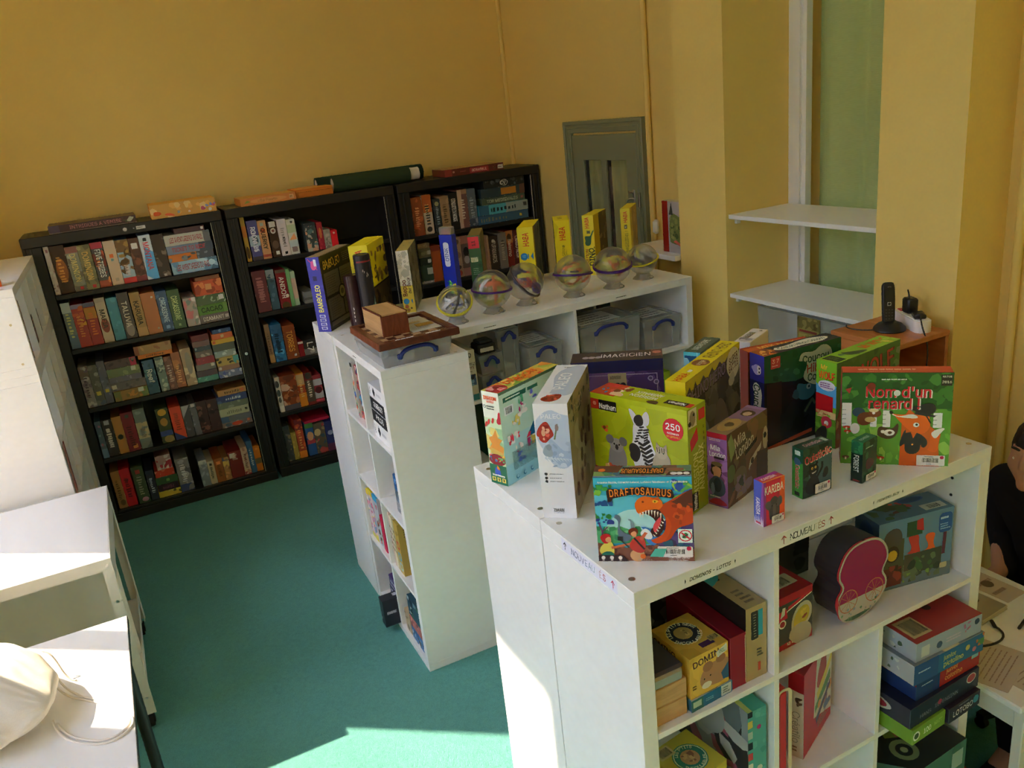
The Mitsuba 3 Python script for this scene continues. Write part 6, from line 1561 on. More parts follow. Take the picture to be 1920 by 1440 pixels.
# ---------------------------------------------------------------- chessboard, wooden box, sheet on it
zc = ZT + .0885
k = thing('chessboard', 'dark framed wooden chessboard lying on the flat clear tub', 'chessboard')
Mc = pose(.004, -.032, zc, .4)
cw, cd, fr = .350, .410, .030
part(k, 'frame', bx(0, cw, 0, fr, 0, .031, .003), 'wood_mahogany', Mc)
part(k, 'frame', bx(0, cw, cd - fr, cd, 0, .031, .003), 'wood_mahogany', Mc)
part(k, 'frame', bx(0, fr, fr, cd - fr, 0, .031, .003), 'wood_mahogany', Mc)
part(k, 'frame', bx(cw - fr, cw, fr, cd - fr, 0, .031, .003), 'wood_mahogany', Mc)
part(k, 'frame_end', bx(-.0015, .0005, .001, cd - .001, .001, .029), 'wood_front', Mc, label='paler reddish end of the frame')
part(k, 'panel', bx(fr, cw - fr, fr, cd - fr, .004, .018), 'wood_square_dark', Mc)
sx, sy = (cw - 2 * fr) / 8, (cd - 2 * fr) / 8
for i in range(8):
    for j in range(8):
        part(k, 'square', bx(fr + i * sx + .0002, fr + (i + 1) * sx - .0002, fr + j * sy + .0002, fr + (j + 1) * sy - .0002, .018, .0196), 'wood_square_dark' if (i + j) % 2 == 0 else 'wood_square_light', Mc)
k = thing('wooden_box', 'small pale wooden box with a sliding lid, on the chessboard', 'box')
Mw = pose(.066, .100, zc + .0199, 2)
bw, bd, bh = .118, .235, .094
part(k, 'body', cat(bx(0, .008, 0.0085, bd - .0085, 0, bh - .006, .001), bx(bw - .008, bw, 0.0085, bd - .0085, 0, bh - .006, .001), bx(0, bw, bd - .008, bd, 0, bh, .001), bx(.008, bw - .008, .0085, bd - .0085, 0, .008)), 'wood_pale', Mw)
part(k, 'front_panel', bx(0, bw, 0, .008, 0, bh - .007, .001), 'wood_front', Mw, label='dark reddish front')
part(k, 'sliding_lid', bx(.004, bw - .004, .001, bd - .010, bh - .006, bh, .001), 'wood_pale', Mw)
part(k, 'edge_strip', cat(bx(0, .004, 0, bd, bh - .006, bh + .002), bx(bw - .004, bw, 0, bd, bh - .006, bh + .002)), 'wood_mahogany', Mw)
k = thing('paper_sheet', 'white printed sheet lying on the chessboard beside the wooden box', 'paper')
Ms = pose(.190, .078, zc + .0200, 2.0)
A = Art(.130, .262)
A.r(0, 0, 1, 1, 'c6c4bc'), A.lines(.1, .10, .9, .45, 8, '9a968c', 4, .3), A.p([(.35, .28), (.95, .26), (.98, .46), (.40, .48)], 'a8823c'), A.lines(.38, .3, .92, .44, 4, 'c8a860', 5, .3), A.r(0, .55, .7, .66, 'b8a888'), A.lines(.1, .85, .85, .93, 2, '8c98b0', 6, .4)
m, c = art_mesh([('T', A)], .130, .262, .0006, Ms)
mm, cc = face_colours(bx(0, .130, 0, .262, 0, .0006), {'*': 'd6d4ce'}, 1)
part(k, 'sheet', mm, 'print_matte', Ms, color=cc)
part(k, 'print', m, 'print_matte', color=c)
k = thing('paper_sheet', 'narrow white label strip lying along the front rim of the chessboard', 'paper')
mm, cc = face_colours(cat(bx(0, .080, 0, .007, 0, .0006), bx(.135, .200, .002, .012, 0, .0006)), {'*': 'dad8d4'}, 1)
put(k, mm, 'print_matte', pose(.075, -.026, zc + .0314, 1), color=cc)

# ---------------------------------------------------------------- dark tubes beside the violet box
DG = 'dark cardboard game tubes'
for nm, (x, y), r, h, cap, bs, lab in ((0, (.165, .855), .038, .26, .03, 'maroon_card', 'shorter maroon game tube beside the violet box'), (1, (.215, .790), .039, .36, .12, 'charcoal_card', 'taller black game tube with a red band, behind the wooden box')):
    k = thing('game_tube', lab, 'game tube', DG)
    M = pose(x, y, ZT)
    part(k, 'body', lathe([(0, 0), (r - .002, 0), (r - .0005, .002), (r - .0005, h - cap), (0, h - cap)], 36), bs, M, smooth=30)
    part(k, 'cap', lathe([(0, h - cap + .0002), (r + .0015, h - cap + .0002), (r + .0015, h - .004), (r - .002, h), (r - .008, h), (r - .010, h - .002), (0, h - .002)], 36), bs, M, smooth=30)
    V, F, C = [], [], []
    n0 = 0

    def wrap(pts, c):
        """a patch wound round the tube: angle (deg), height"""
        global n0
        rr = r + .0022
        v = [(rr * math.cos(math.radians(a)), rr * math.sin(math.radians(a)), z) for a, z in pts]
        V.extend(v), F.extend([[n0, n0 + i, n0 + i + 1] for i in range(1, len(v) - 1)]), C.extend([lin(c)] * len(v))
        n0 += len(v)
    if nm:
        for a in range(-150, 30, 10):
            wrap([(a, h - .036), (a + 10, h - .036), (a + 10, h - .028), (a, h - .028)], '8c2a2c')
        for a, z in ((-112, h - .075), (-104, h - .082), (-86, h - .09), (-80, h - .098), (-90, h - .102)):
            wrap([(a, z - .006), (a + 5, z - .004), (a + 6, z + .006), (a + 1, z + .005)], 'a8a09a')
        wrap([(-75, .10), (-35, .09), (-50, .16)], '3c5a54'), wrap([(-60, .11), (-48, .11), (-50, .13)], '8aa09a')
        for z in (.03, .05, .07, .09):
            wrap([(-84, z), (-80, z), (-80, z + .006), (-84, z + .006)], 'a8a8a8')
        wrap([(-118, .02), (-112, .02), (-114, .07), (-119, .06)], 'c8c0a0')
    else:
        for i, z in enumerate((.03, .05, .07, .09)):
            wrap([(-128 + i, z), (-120 + i, z), (-121 + i, z + .012), (-127 + i, z + .012)], 'c8bcb4')
    part(k, 'printing', trimesh.Trimesh(V, F, process=False), 'print', M, color=np.array(C))

# ---------------------------------------------------------------- clear maze balls on their stands
MAZE = 'clear maze balls on stands'


def ribbon(r0, r1, a0, a1, w, M, n=28, th=.002):
    """a curved track wall in a plane inside the ball"""
    a = np.radians(np.linspace(a0, a1, n))
    r = np.linspace(r0, r1, n)
    c = np.stack([r * np.cos(a), r * np.sin(a)], 1)
    q = np.stack([(r - th) * np.cos(a), (r - th) * np.sin(a)], 1)
    ring = np.concatenate([c, q[::-1]])
    m = extrude(Polygon(ring).buffer(0), w)
    m.apply_translation((0, 0, -w / 2))
    m.apply_transform(M)
    return m


def maze_ball(label, x, y, r, tilt, ring, rim_w, tracks, seed, extra=None, foot=True):
    k = thing('maze_ball', label, 'ball toy', MAZE)
    zc_ = ZT + .020 + r
    C = pose(x, y, zc_)
    part(k, 'shell', trimesh.creation.icosphere(4, r), 'clear_shell', C, smooth=True)
    a = np.linspace(0, 2 * np.pi, 49)[:-1]
    R = pose(0, 0, 0, tilt[2] if len(tilt) > 2 else 0, tilt[0], tilt[1])
    pr = np.c_[(r + .001) * np.cos(a), (r + .001) * np.sin(a), a * 0]
    part(k, 'ring', lathe([(r - .002, -rim_w), (r + .007, -rim_w * .8), (r + .008, 0), (r + .007, rim_w * .8), (r - .002, rim_w)], 56), ring, C @ R, smooth=40)
    rnd = random.Random(seed)
    for i, (bs, n) in enumerate(tracks):
        for _ in range(n):
            rr = r * rnd.uniform(.62, .95)
            a0 = rnd.uniform(0, 360)
            q = pose(0, 0, 0, rnd.uniform(0, 360), rnd.uniform(-75, 75), rnd.uniform(-40, 40))
            part(k, 'track', ribbon(rr, rr * rnd.uniform(.7, 1.0), a0, a0 + rnd.uniform(110, 230), r * rnd.uniform(.12, .26), q, 24), bs, C)
    for j in range(5):
        q = np.array([rnd.uniform(-1, 1), rnd.uniform(-1, 1), rnd.uniform(-.9, .4)])
        q = q / np.linalg.norm(q) * r * rnd.uniform(.2, .6)
        part(k, 'peg', cyl(q - [0, 0, r * .12], q + [0, 0, r * .12], r * .035, 10), rnd.choice([t[0] for t in tracks]), C, smooth=30)
    if extra:
        extra(k, C)
    if foot:
        part(k, 'stand', lathe([(.030, .026), (.033, .026), (.040, .012), (.052, .002), (.058, .0), (.056, .0028), (.042, .014), (.035, .0285), (.030, .0285)], 40), 'clear_shell', pose(x, y, ZT), smooth=40)
        s = pose(x, y, ZT)
        A = Art(.03, .016)
        A.e(.5, .5, .5, .5, '4a4644'), A.e(.5, .5, .42, .38, 'c0b8b0'), A.t('spin', .5, .52, .0052, '3a3634')
        q = s @ pose(.018, -.0525, .0035, 19, 42) @ pose(-.015, 0, 0)
        m, c = art_mesh([('T', A)], .03, .016, .001, q)
        part(k, 'badge', m, 'print', color=c)
    return k


def disc_knob(k, C):
    part(k, 'disc', lathe([(0, -.006), (.028, -.006), (.031, 0), (.028, .006), (0, .006)], 32), 'purple_plastic', C @ pose(.028, -.062, -.030, 25, 70), smooth=40)
    part(k, 'arm', bx(-.008, .008, -.055, .05, -.006, .006, .003), 'red_plastic', C @ pose(.008, -.03, .008, 10, 40))


maze_ball('maze ball with a tilted yellow ring, nearest the chessboard', .553, .500, .081, (34, -16, 0), 'yellow_plastic', .006, [('pale_plastic', 5), ('dusky_plastic', 4), ('yellow_plastic', 2)], 3)
maze_ball('purple ringed maze ball with an upright orange wall, second from the chessboard', .775, .545, .096, (2, 3, 0), 'purple_plastic', .005, [('lime_plastic', 4), ('orange_plastic', 1), ('yellow_plastic', 3), ('pale_plastic', 1)], 5,
          lambda k, C: part(k, 'wall', bx(-.010, .010, -.004, .004, -.07, .075, .002), 'orange_plastic', C @ pose(-.005, -.05, 0, 15)))
maze_ball('maze ball with a big purple disc and blue wall inside', .970, .560, .096, (18, 48, -20), 'dusky_plastic', .005, [('indigo_plastic', 2), ('orange_plastic', 2), ('yellow_plastic', 2), ('pale_plastic', 2), ('red_plastic', 1)], 8, disc_knob)
maze_ball('purple ringed maze ball with lime and orange tracks, fourth from the chessboard', 1.222, .512, .096, (-4, 5, 0), 'purple_plastic', .006, [('lime_plastic', 5), ('orange_plastic', 3), ('yellow_plastic', 2)], 11)
maze_ball('purple ringed maze ball with red tracks, fifth from the chessboard', 1.462, .505, .097, (10, -6, 0), 'purple_plastic', .007, [('yellow_plastic', 4), ('orange_plastic', 2), ('lime_plastic', 3), ('red_plastic', 1)], 14)
maze_ball('maze ball with a low yellow ring and white tracks, nearest the pillar', 1.690, .560, .083, (6, -14, 0), 'yellow_plastic', .004, [('pale_plastic', 6), ('dusky_plastic', 3), ('yellow_plastic', 1)], 17)

# ---------------------------------------------------------------- what lies in the front white unit
NG = 'games in the front white unit'
x00, x01, x02 = -.070 + OUT, -.070 + OUT + CELL + INN, -.070 + OUT + 2 * (CELL + INN)


def domino_f(A):
    A.r(0, 0, 1, 1, 'b8963a'), A.busy(10, ['c09e42', 'b08c30', 'c8a850'], seed=3, size=.5), A.t('DOMIN', .42, .83, .016, '3c1424', 6, .078)
    A.smooth([(.28, .2), (.3, .5), (.5, .66), (.75, .66), (1.0, .6), (1.02, .2), (.6, .1)], '9a7050'), A.e(.46, .62, .13, .12, '8a6044'), A.e(.80, .68, .13, .10, '8a6044'), A.e(.42, .18, .13, .08, 'c8bca8'), A.p([(.8, .3), (1, .5), (1, .1), (.85, .12)], '2c4a6a'), A.d(.36, .35, .02, '2a1c14'), A.d(.52, .38, .02, '2a1c14')
    A.p([(.68, .86), (.96, .98), (.98, .80), (.72, .72)], 'b8bcb4'), A.lines(.76, .80, .92, .90, 3, '5a7a58'), A.lines(.05, .2, .18, .32, 2, '4a3418')


def domino_t(A):
    A.r(0, 0, 1, 1, 'b08c38'), A.busy(8, ['bc9840', 'a88430'], seed=4, size=.4), A.d(.46, .60, .37, 'c0a858'), A.d(.46, .60, .35, '22242e'), A.d(.46, .60, .20, '9a8450'), A.busy(6, ['7a6a40', 'b09a60'], .36, .5, .56, .7, 5, .4)
    A.arc("LES P'TITS SERR", .46, .60, .034, .0095, 'cfcabc', 90), A.arc('INCOLLABLES', .46, .60, .038, .0095, 'cfcabc', 270, False)
    A.r(.45, .10, .78, .22, '3a1c44'), A.r(.72, .16, .98, .30, 'b0985c'), A.bars(.74, .17, .96, .28)


game_box('game_box', 'flat blue domino box under the yellow square one', 'board game', NG, (.070, -1.868, ZB), 3, (.122, .115, .031), {'*': '2c5a6e', 'T': '8a9494'},
         {'F': lambda A: A.r(0, 0, 1, 1, '1c5a80').r(0, 0, .28, 1, '2a5a58').r(.04, .3, .24, .8, 'a0b098').r(.72, .05, .97, .95, 'a8b4b4').lines(.76, .2, .93, .8, 3, '4a5a54').lines(.34, .35, .6, .65, 2, '6aa0b8'), 'T': lambda A: A.busy(10, ['6a746c', '4a5450'], seed=3).bars(.5, .05, .9, .35)}, 1.3)
game_box('game_box', 'yellow square domino box with a dark round emblem on its lid', 'board game', NG, (.072, -1.864, ZB + .0315), 2.5, (.112, .135, .108), {'*': 'b8963a'}, {'F': domino_f, 'T': domino_t, 'L': lambda A: A.t('DOMINO', .3, .8, .016, '3c1424', 0, .1)}, 1.35)
game_box('game_box', 'dark red slipcase box beside the yellow domino box', 'board game', NG, (.1895, -1.860, ZB), 0, (.046, .24, .142), {'*': '7a1424', 'T': '6a1220'}, {'F': lambda A: A.r(.93, .03, .97, .95, 'c0a890'), 'R': lambda A: A.r(0, 0, .01, 1, 'b8a088')}, 1.25)


def kraft_f(A):
    A.r(0, 0, 1, 1, '9a865a'), A.busy(6, ['948054', 'a08c60'], seed=3), A.r(.25, .55, .60, .93, '26221c', .004), A.r(.60, .58, .82, .93, '2a8a9a'), A.lines(.36, .58, .5, .90, 9, '8a8474', 2, .3), A.r(.55, .10, .68, .22, 'a84028'), A.lines(.5, .30, .8, .42, 3, '3a3428')


def kraft_t(A):
    A.r(0, 0, 1, 1, '8e7a50'), A.lines(.3, .05, .8, .25, 4, '5a4a30'), A.smooth([(.3, .42), (.42, .80), (.6, .84), (.55, .50), (.5, .40)], '1a1816'), A.smooth([(.36, .40), (.46, .78), (.58, .80), (.52, .42)], '2a8a90')


game_box('game_box', 'tall kraft paper carton with a turquoise carrying strap', 'board game', NG, (.2375, -1.858, ZB), 0, (.061, .31, .198), {'*': '8e7a50', 'L': '2a6478'}, {'F': kraft_f, 'T': kraft_t, 'L': lambda A: A.r(.25, .55, 1, 1, '1c1a18')}, 1.3)
k = thing('wooden_box', 'plain wooden domino box at the bottom of the first cell', 'box', None)
part(k, 'base', bx(-.0285, .063, -1.862, -1.70, ZB, ZB + .048, .002), 'wood_pale')
part(k, 'lid', bx(-.0285, .0635, -1.863, -1.699, ZB + .0495, ZB + .098, .002), 'wood_pale')
k = thing('metal_tin', 'grey tin with a dark lid, on the plain wooden domino box', 'tin', None)
part(k, 'body', bx(-.028, .054, -1.866, -1.72, ZB + .0985, ZB + .130, .006), 'aluminium')
part(k, 'lid', bx(-.029, .055, -1.867, -1.719, ZB + .1305, ZB + .142, .006), 'dusky_plastic')
game_box('game_box', 'dark grey picture box standing at the back of the first cell', 'board game', NG, (.02, -1.62, ZB), 0, (.19, .05, .30), '4a4a4e', {'F': lambda A: A.r(.06, .06, .5, .94, '7a7a80').r(.5, 0, 1, 1, '2c2c2a').busy(18, ['3c3c3a', '6a6a68', '4a4842'], .5, 0, 1, 1, 4, .3).r(.1, .5, .45, .52, '3a3a40')}, 1)


def kit_f(A):
    A.r(0, 0, 1, 1, '3c3a34'), A.p([(0, 0), (1, 0), (1, .16), (0, .10)], '9a1c26'), A.r(0, .86, 1, 1, '9a1c26'), A.r(0, 0, .06, 1, '9a1c26'), A.p([(.05, .55), (.3, .58), (.28, .76), (.05, .74)], 'b02030')
    A.smooth([(.42, .25), (.45, .55), (.62, .72), (.85, .74), (.98, .60), (.95, .40), (.8, .28), (.6, .22)], 'a8a088'), A.smooth([(.48, .32), (.5, .52), (.66, .66), (.84, .66), (.92, .52), (.82, .36), (.64, .32)], 'a89430'), A.busy(5, ['8a3c2a', 'b8a038'], .55, .4, .85, .62, 3, .4)
    A.p([(.30, .70), (.95, .86), (.96, .92), (.32, .78)], 'a8242c'), A.p([(.28, .69), (.97, .85), (.97, .87), (.28, .71)], 'd0ccc4'), A.d(.16, .50, .10, 'c8c4bc'), A.d(.16, .50, .07, '8a2028'), A.p([(.10, .62), (.22, .66), (.24, .80), (.16, .80)], 'c8c4bc'), A.t('Kit Magnet', .5, .085, .0085, 'd8d0cc', 4, .05)
    A.smooth([(.35, .16), (.42, .32), (.95, .26), (.98, .16)], '9a9480')


game_box('game_box', 'red magnet kit box with a yellow bird, in the wide top cell', 'board game', NG, (.366, -1.820, ZB), 2, (.120, .12, .150), {'*': '8e1a24'}, {'F': kit_f, 'T': lambda A: A.r(0, 0, 1, 1, '8a1822').r(.25, .25, .85, .62, 'b0aca4').bars(.4, .3, .7, .56)}, 1.25)
# the round case with a pink carriage on its front
k = thing('round_case', 'round dark fabric case with a pink carriage on its front', 'case', None)
Mr = pose(.556, -1.838, ZB, 1)
P = [(0, 0), (.155, 0), (.164, .03), (.158, .058), (.150, .075), (.163, .11), (.160, .155), (.135, .195), (.080, .213), (.028, .197), (.004, .155), (.0, .11), (.012, .075), (.0, .055), (-.006, .03)]
sil = Polygon(curve([(x * 1.06, z * .83, 0) for x, z in P + [P[0]]], 70)[:-1, :2]).buffer(0)


def up(m):
    m.apply_transform(trimesh.transformations.rotation_matrix(math.pi / 2, (1, 0, 0)))
    return m


zmin = sil.bounds[1]
sil = aff.translate(sil, 0, -zmin)
part(k, 'back_shell', up(extrude(sil.buffer(-.004), .075)), 'dusky_plastic', Mr @ pose(0, .0865, .004))
part(k, 'piping', up(extrude(sil.buffer(-.001).difference(sil.buffer(-.008)), .006)), 'dark_shirt', Mr @ pose(0, .0115, .001))
A = Art(.18, .23, 1.15)
A.metric(sil, 'a8a49c'), A.metric(sil.buffer(-.006).intersection(sbox(-.1, .066, .3, .3)), '8a1c50')
for cx in (.035, .128):
    A.metric(shapely.Point(cx, .066).buffer(.033).difference(shapely.Point(cx, .066).buffer(.030)), 'a86a4a')
    for q in range(10):
        an = q * .628
        A.metric(shapely.LineString([(cx, .066), (cx + .031 * math.cos(an), .066 + .031 * math.sin(an))]).buffer(.0007), 'a86a4a')
A.metric(sil.buffer(-.004).intersection(sbox(-.1, .0, .3, .016)), '3c5a44')
rnd = random.Random(4)
for i in range(26):
    A.metric(shapely.Point(rnd.uniform(.0, .155), rnd.uniform(.008, .045)).buffer(rnd.uniform(.002, .005), quad_segs=2).intersection(sil), rnd.choice(['4a6a54', '5a7a60', '7a8a9c', '8a7a84', '6a8a6a']))
m, c = art_mesh([('F', A)], .18, 1, .23, Mr @ pose(0, .0048, 0))
part(k, 'front_panel', m, 'print', color=c)
part(k, 'front_board', up(extrude(sil, .0045)), 'red_plastic', Mr @ pose(0, .0098, 0))


def castle_f(A):
    A.r(0, 0, 1, 1, '5c7c94'), A.r(0, 0, 1, .2, '566a70')
    A.busy(24, ['4c5a44', '3c4838', '5a6a48', '6a6a58'], .3, .04, .85, .40, 3, .25), A.r(.03, .08, .34, .72, '4a4a34'), A.smooth([(.08, .72), (.12, .86), (.25, .88), (.31, .72)], '4c4440'), A.e(.19, .52, .09, .12, '3a2a1c'), A.e(.19, .50, .065, .08, 'b89428'), A.p([(.04, .05), (.32, .05), (.32, .32), (.04, .32)], '5a2418'), A.busy(8, ['7a3020', '3a2418', '4a5a34'], .04, .05, .32, .35, 6, .4)
    A.smooth([(.38, .48), (.42, .62), (.40, .72), (.52, .72), (.54, .6), (.56, .48)], 'b03a30'), A.r(.37, .72, .58, .93, '2c4a30'), A.p([(.5, .8), (.6, .76), (.58, .95), (.5, .93)], 'a82c2c'), A.smooth([(.62, .46), (.66, .56), (.63, .68), (.75, .68), (.74, .56), (.77, .46)], 'c85a28')
    A.r(.35, .22, .58, .46, '4a4436'), A.r(.57, .16, .86, .46, '3c4438'), A.busy(10, ['3c5c34', '586a4a', '2c3a2c'], .4, .12, .84, .4, 9, .4), A.busy(4, ['6a8a3c'], .32, .05, .7, .18, 8, .5)
    A.r(.80, .66, .98, .94, '28508c', .012), A.lines(.82, .84, .96, .90, 1, 'a8c0d8'), A.lines(.82, .70, .96, .80, 3, '7a9cc0'), A.line([(.89, .66), (.88, .34)], .05, '5a2c3c'), A.r(.84, .13, .94, .21, 'a8a484', .004)


def castle_t(A):
    A.r(0, 0, 1, 1, '4c6a80'), A.busy(14, ['3c4c38', '5a2c28', '40583c'], .05, .1, .55, .95, 3, .35), A.busy(6, ['a83034', 'b85030'], .3, .3, .6, .85, 4, .3), A.e(.68, .80, .17, .15, '28508c'), A.e(.68, .80, .14, .12, '1e3e70'), A.r(.66, .12, .95, .42, 'a8a8a0'), A.bars(.73, .17, .88, .36)


game_box('game_box', 'large pale blue building set box with little red and orange figures', 'board game', NG, (.752, -1.783, ZB), -11, (.232, .095, .205), {'*': '4c6a80', 'L': '3c5064'}, {'F': castle_f, 'T': castle_t, 'L': lambda A: A.e(.5, .75, .3, .2, '24406c').busy(14, ['3c5064', '4a4a34', '5a2418'], 0, 0, 1, .5, 3, .3)}, 1.25)
for i, (x, w, h, c) in enumerate(((.36, .10, .21, '2c4038'), (.47, .09, .26, '26302e'), (.58, .12, .24, '3a3a3a'))):
    game_box('game_box', f'{["mottled green", "charcoal", "iron grey"][i]} game box standing behind the round case and magnet kit', 'board game', NG, (x, -1.60, ZB), 0, (w - .004, .08, h), c, {'F': lambda A, i=i: A.busy(18, ['3a4c44', '20282a', '5a6058', '141818'], seed=i + 3, size=.3)}, 1)


def p_yel_t(A):
    A.r(0, 0, 1, 1, 'b0a43a'), A.d(.54, .46, .33, '3a7a6a'), A.d(.54, .46, .31, 'b8c0a0'), A.d(.54, .46, .29, '2f7468'), A.d(.54, .46, .18, 'b08a60'), A.busy(8, ['8a5a44', 'c0a070'], .42, .34, .66, .58, 3, .4), A.arc("LES P'TITS", .54, .46, .034, .0085, 'c8ccb0', 90), A.arc('INCOLLABLES', .54, .46, .036, .0085, 'c8ccb0', 270, False), A.r(.08, .70, .42, .95, 'b8aa80'), A.bars(.12, .74, .38, .92)


game_box('game_box', 'yellow square box with a green round emblem, under the dominoes cell', 'board game', NG, (.066, -1.845, Z2), 8, (.135, .135, .120), {'*': 'a89a2c'}, {'T': p_yel_t, 'F': lambda A: A.t('LOTO', .6, .25, .016, '3a5a30', 0, .06).t('Tactilo', .3, .62, .016, '6a6420', 0, .06)}, 1.35)


def teal_art(A):
    A.r(0, 0, 1, 1, '4a9088'), A.busy(10, ['5a9c94', '3e847c'], seed=3)
    for i, c in enumerate(('1c1c20', 'c0b050', '9ab0a0', '1c1c20', 'b04040', 'c0c4b8', '1c1c20', '5a5a90')):
        A.r(0, .94 - i * .12, .26, 1.02 - i * .12, c)
    A.d(.6, .80, .12, '9a2c68'), A.d(.62, .33, .16, 'a8b4ac'), A.d(.6, .08, .1, 'a83c40')


game_box('game_box', 'large turquoise game box with coloured edge squares, beside the yellow square box', 'board game', NG, (.235, -1.862, Z2), -1, (.056, .29, .265), {'*': '4a9088', 'L': '7a8488'}, {'F': teal_art, 'T': lambda A: A.r(0, 0, 1, 1, '3c8c7c').r(0, 0, .25, .3, 'a8a860').d(.6, .2, .05, '1c2420'),
         'L': lambda A: A.r(0, 0, 1, 1, '7a8488').busy(26, ['5a666c', '98a0a0', '2a2c2e', '8a4a5c', 'a0a4a0'], seed=5, size=.3).smooth([(.2, .5), (.35, .85), (.6, .9), (.7, .6), (.5, .4)], '8c989c').line([(.3, .62), (.5, .7)], .04, '1c2022')}, 1.25)
game_box('game_box', 'dark purple box at the foot of the yellow square box cell', 'board game', NG, (-.024, -1.862, Z2), 0, (.082, .25, .07), '241634', {'F': lambda A: A.d(.5, .5, .2, '6a5a7a')}, 1)
k = thing('game_box', 'red folder box with a cream rounded border, beside the red and white craft box', 'board game', NG)
Mq = pose(.320, -1.868, Z2)
part(k, 'body', bx(.002, .044, .002, .28, 0, .285, .012), 'red_plastic', Mq)
m, c = face_colours(up(extrude(rrect(0, 0, .047, .29, .018).difference(rrect(.006, .006, .037, .284, .012)), .002)), {'*': 'c0b494'}, 1.2)
part(k, 'border', m, 'print', Mq, color=c)


def creat_f(A):
    A.r(0, 0, 1, 1, 'b0a8a0'), A.p([(0, .80), (1, .78), (1, 1), (0, 1)], '8e1a24'), A.t('Créatilo', .5, .36, .020, '7a7470', -90, .10, False), A.busy(5, ['5a4a40', '3a2c28'], .2, .62, .9, .72, 3, .5), A.lines(.2, .06, .7, .14, 2, '6a4a3c')


def creat_r(A):
    A.r(0, 0, 1, 1, '9a2028'), A.p([(.35, .30), (1, .10), (1, 1), (.45, 1)], 'a8a296'), A.smooth([(.5, .6), (.55, .85), (.7, .95), (.8, .75), (.7, .55)], '8a2c28'), A.p([(.45, .55), (1, .8), (1, .72), (.5, .42)], 'b0a038'), A.p([(.40, .42), (.95, .62), (.95, .50), (.40, .34)], '3c6a3c'), A.d(.55, .38, .06, 'b07a30'), A.busy(10, ['4a5c74', 'a87030', '6a3a50', '5a7a4a'], .5, .2, 1, .5, 4, .3), A.p([(.45, .18), (.95, .42), (.95, .48), (.42, .26)], '3a2c4a'), A.lines(.5, .1, .9, .2, 3, '7a7468')


game_box('game_box', 'tall red and white craft box turned aside in the middle cell', 'board game', NG, (.424, -1.800, Z2), -66, (.040, .20, .262), {'*': '9a2028', 'F': 'b0a8a0'}, {'F': creat_f, 'R': creat_r}, 1.25)
# the pile in the third column
zq = Z2
game_box('game_box', 'lime green box at the bottom of the pile, jutting out', 'board game', NG, (.702, -1.952, zq), 3, (.135, .20, .047), {'*': '6a9030', 'T': '6a8e30'}, {'F': lambda A: A.d(.12, .5, .3, 'c0c8b8').d(.12, .5, .2, '3a4a24').t('100', .45, .5, .016, 'd0d8c0', 0, .03).t('MATT', .78, .55, .012, '8aac50', 0, .032)}, 1.25)
game_box('game_box', 'dark purple loto box beside the lime green one, low in the pile', 'board game', NG, (.842, -1.952, zq), 3, (.135, .20, .048), {'*': '241a2c'}, {'F': lambda A: A.t('LOTOBO', .45, .45, .017, 'b0a8b4', 0, .085).d(.86, .55, .26, '2c7090').lines(.3, .78, .75, .9, 1, '6a6274')}, 1.25)
game_box('game_box', 'dark navy box with a round red mark, third up in the pile', 'board game', NG, (.698, -1.945, zq + .0485), 2.5, (.285, .22, .062), {'*': '1c2034', 'L': '2a2c3c'}, {'F': lambda A: A.e(.88, .68, .07, .24, 'b0a8a8').e(.88, .68, .06, .2, '8a2838').t('ELFENSINN', .52, .42, .0125, '6a7088', 0, .12, False).t('HANS', .22, .35, .012, '6a7088', 0, .07, False).d(.42, .5, .13, '8a2c50'), 'L': lambda A: A.e(.45, .5, .3, .32, 'b0a8a8').e(.45, .5, .24, .24, '8a2838').t('HABA', .45, .5, .014, 'd0c8c4', 0, .06)}, 1.25)
game_box('game_box', 'red and blue colour game box in the middle of the pile', 'board game', NG, (.735, -1.930, zq + .1110), 1, (.255, .22, .062), {'*': '8e2224', 'L': '22386c'}, {'F': lambda A: A.r(0, 0, .36, 1, '22386c').lines(.08, .55, .3, .68, 1, '8a98b8').t('junior', .55, .66, .013, 'c0884c', 0, .05).t('colorino', .58, .33, .015, 'c0884c', 0, .07).r(.86, .52, .97, .92, '7aa0b0'), 'L': lambda A: A.r(0, .7, 1, 1, '6a2430')}, 1.25)
game_box('game_box', 'blue picture game box above the red one in the pile', 'board game', NG, (.712, -1.938, zq + .1735), -1, (.262, .22, .060), {'*': '2a5a86', 'L': 'a0a4ac', 'T': '6a747c'}, {'F': lambda A: A.r(0, 0, .34, 1, '2c4a80').lines(.06, .5, .28, .64, 1, '90a0c0').t('junior', .50, .68, .013, 'b0b060', 0, .05).t('pictolino', .56, .34, .015, 'b0b060', 0, .075).d(.76, .6, .14, 'b0a060').d(.86, .35, .13, 'a06070').busy(6, ['b0a850', '4a7a4a', 'a8643c'], .88, .4, 1, 1, 3, .4), 'L': lambda A: A.busy(12, ['5a6a5c', '3a4a40', 'b8bcb8'], .2, .2, .8, .85, 3, .3), 'T': lambda A: A.busy(10, ['b0a88c', '5a4a4a', '8a98a0'], seed=3)}, 1.25)
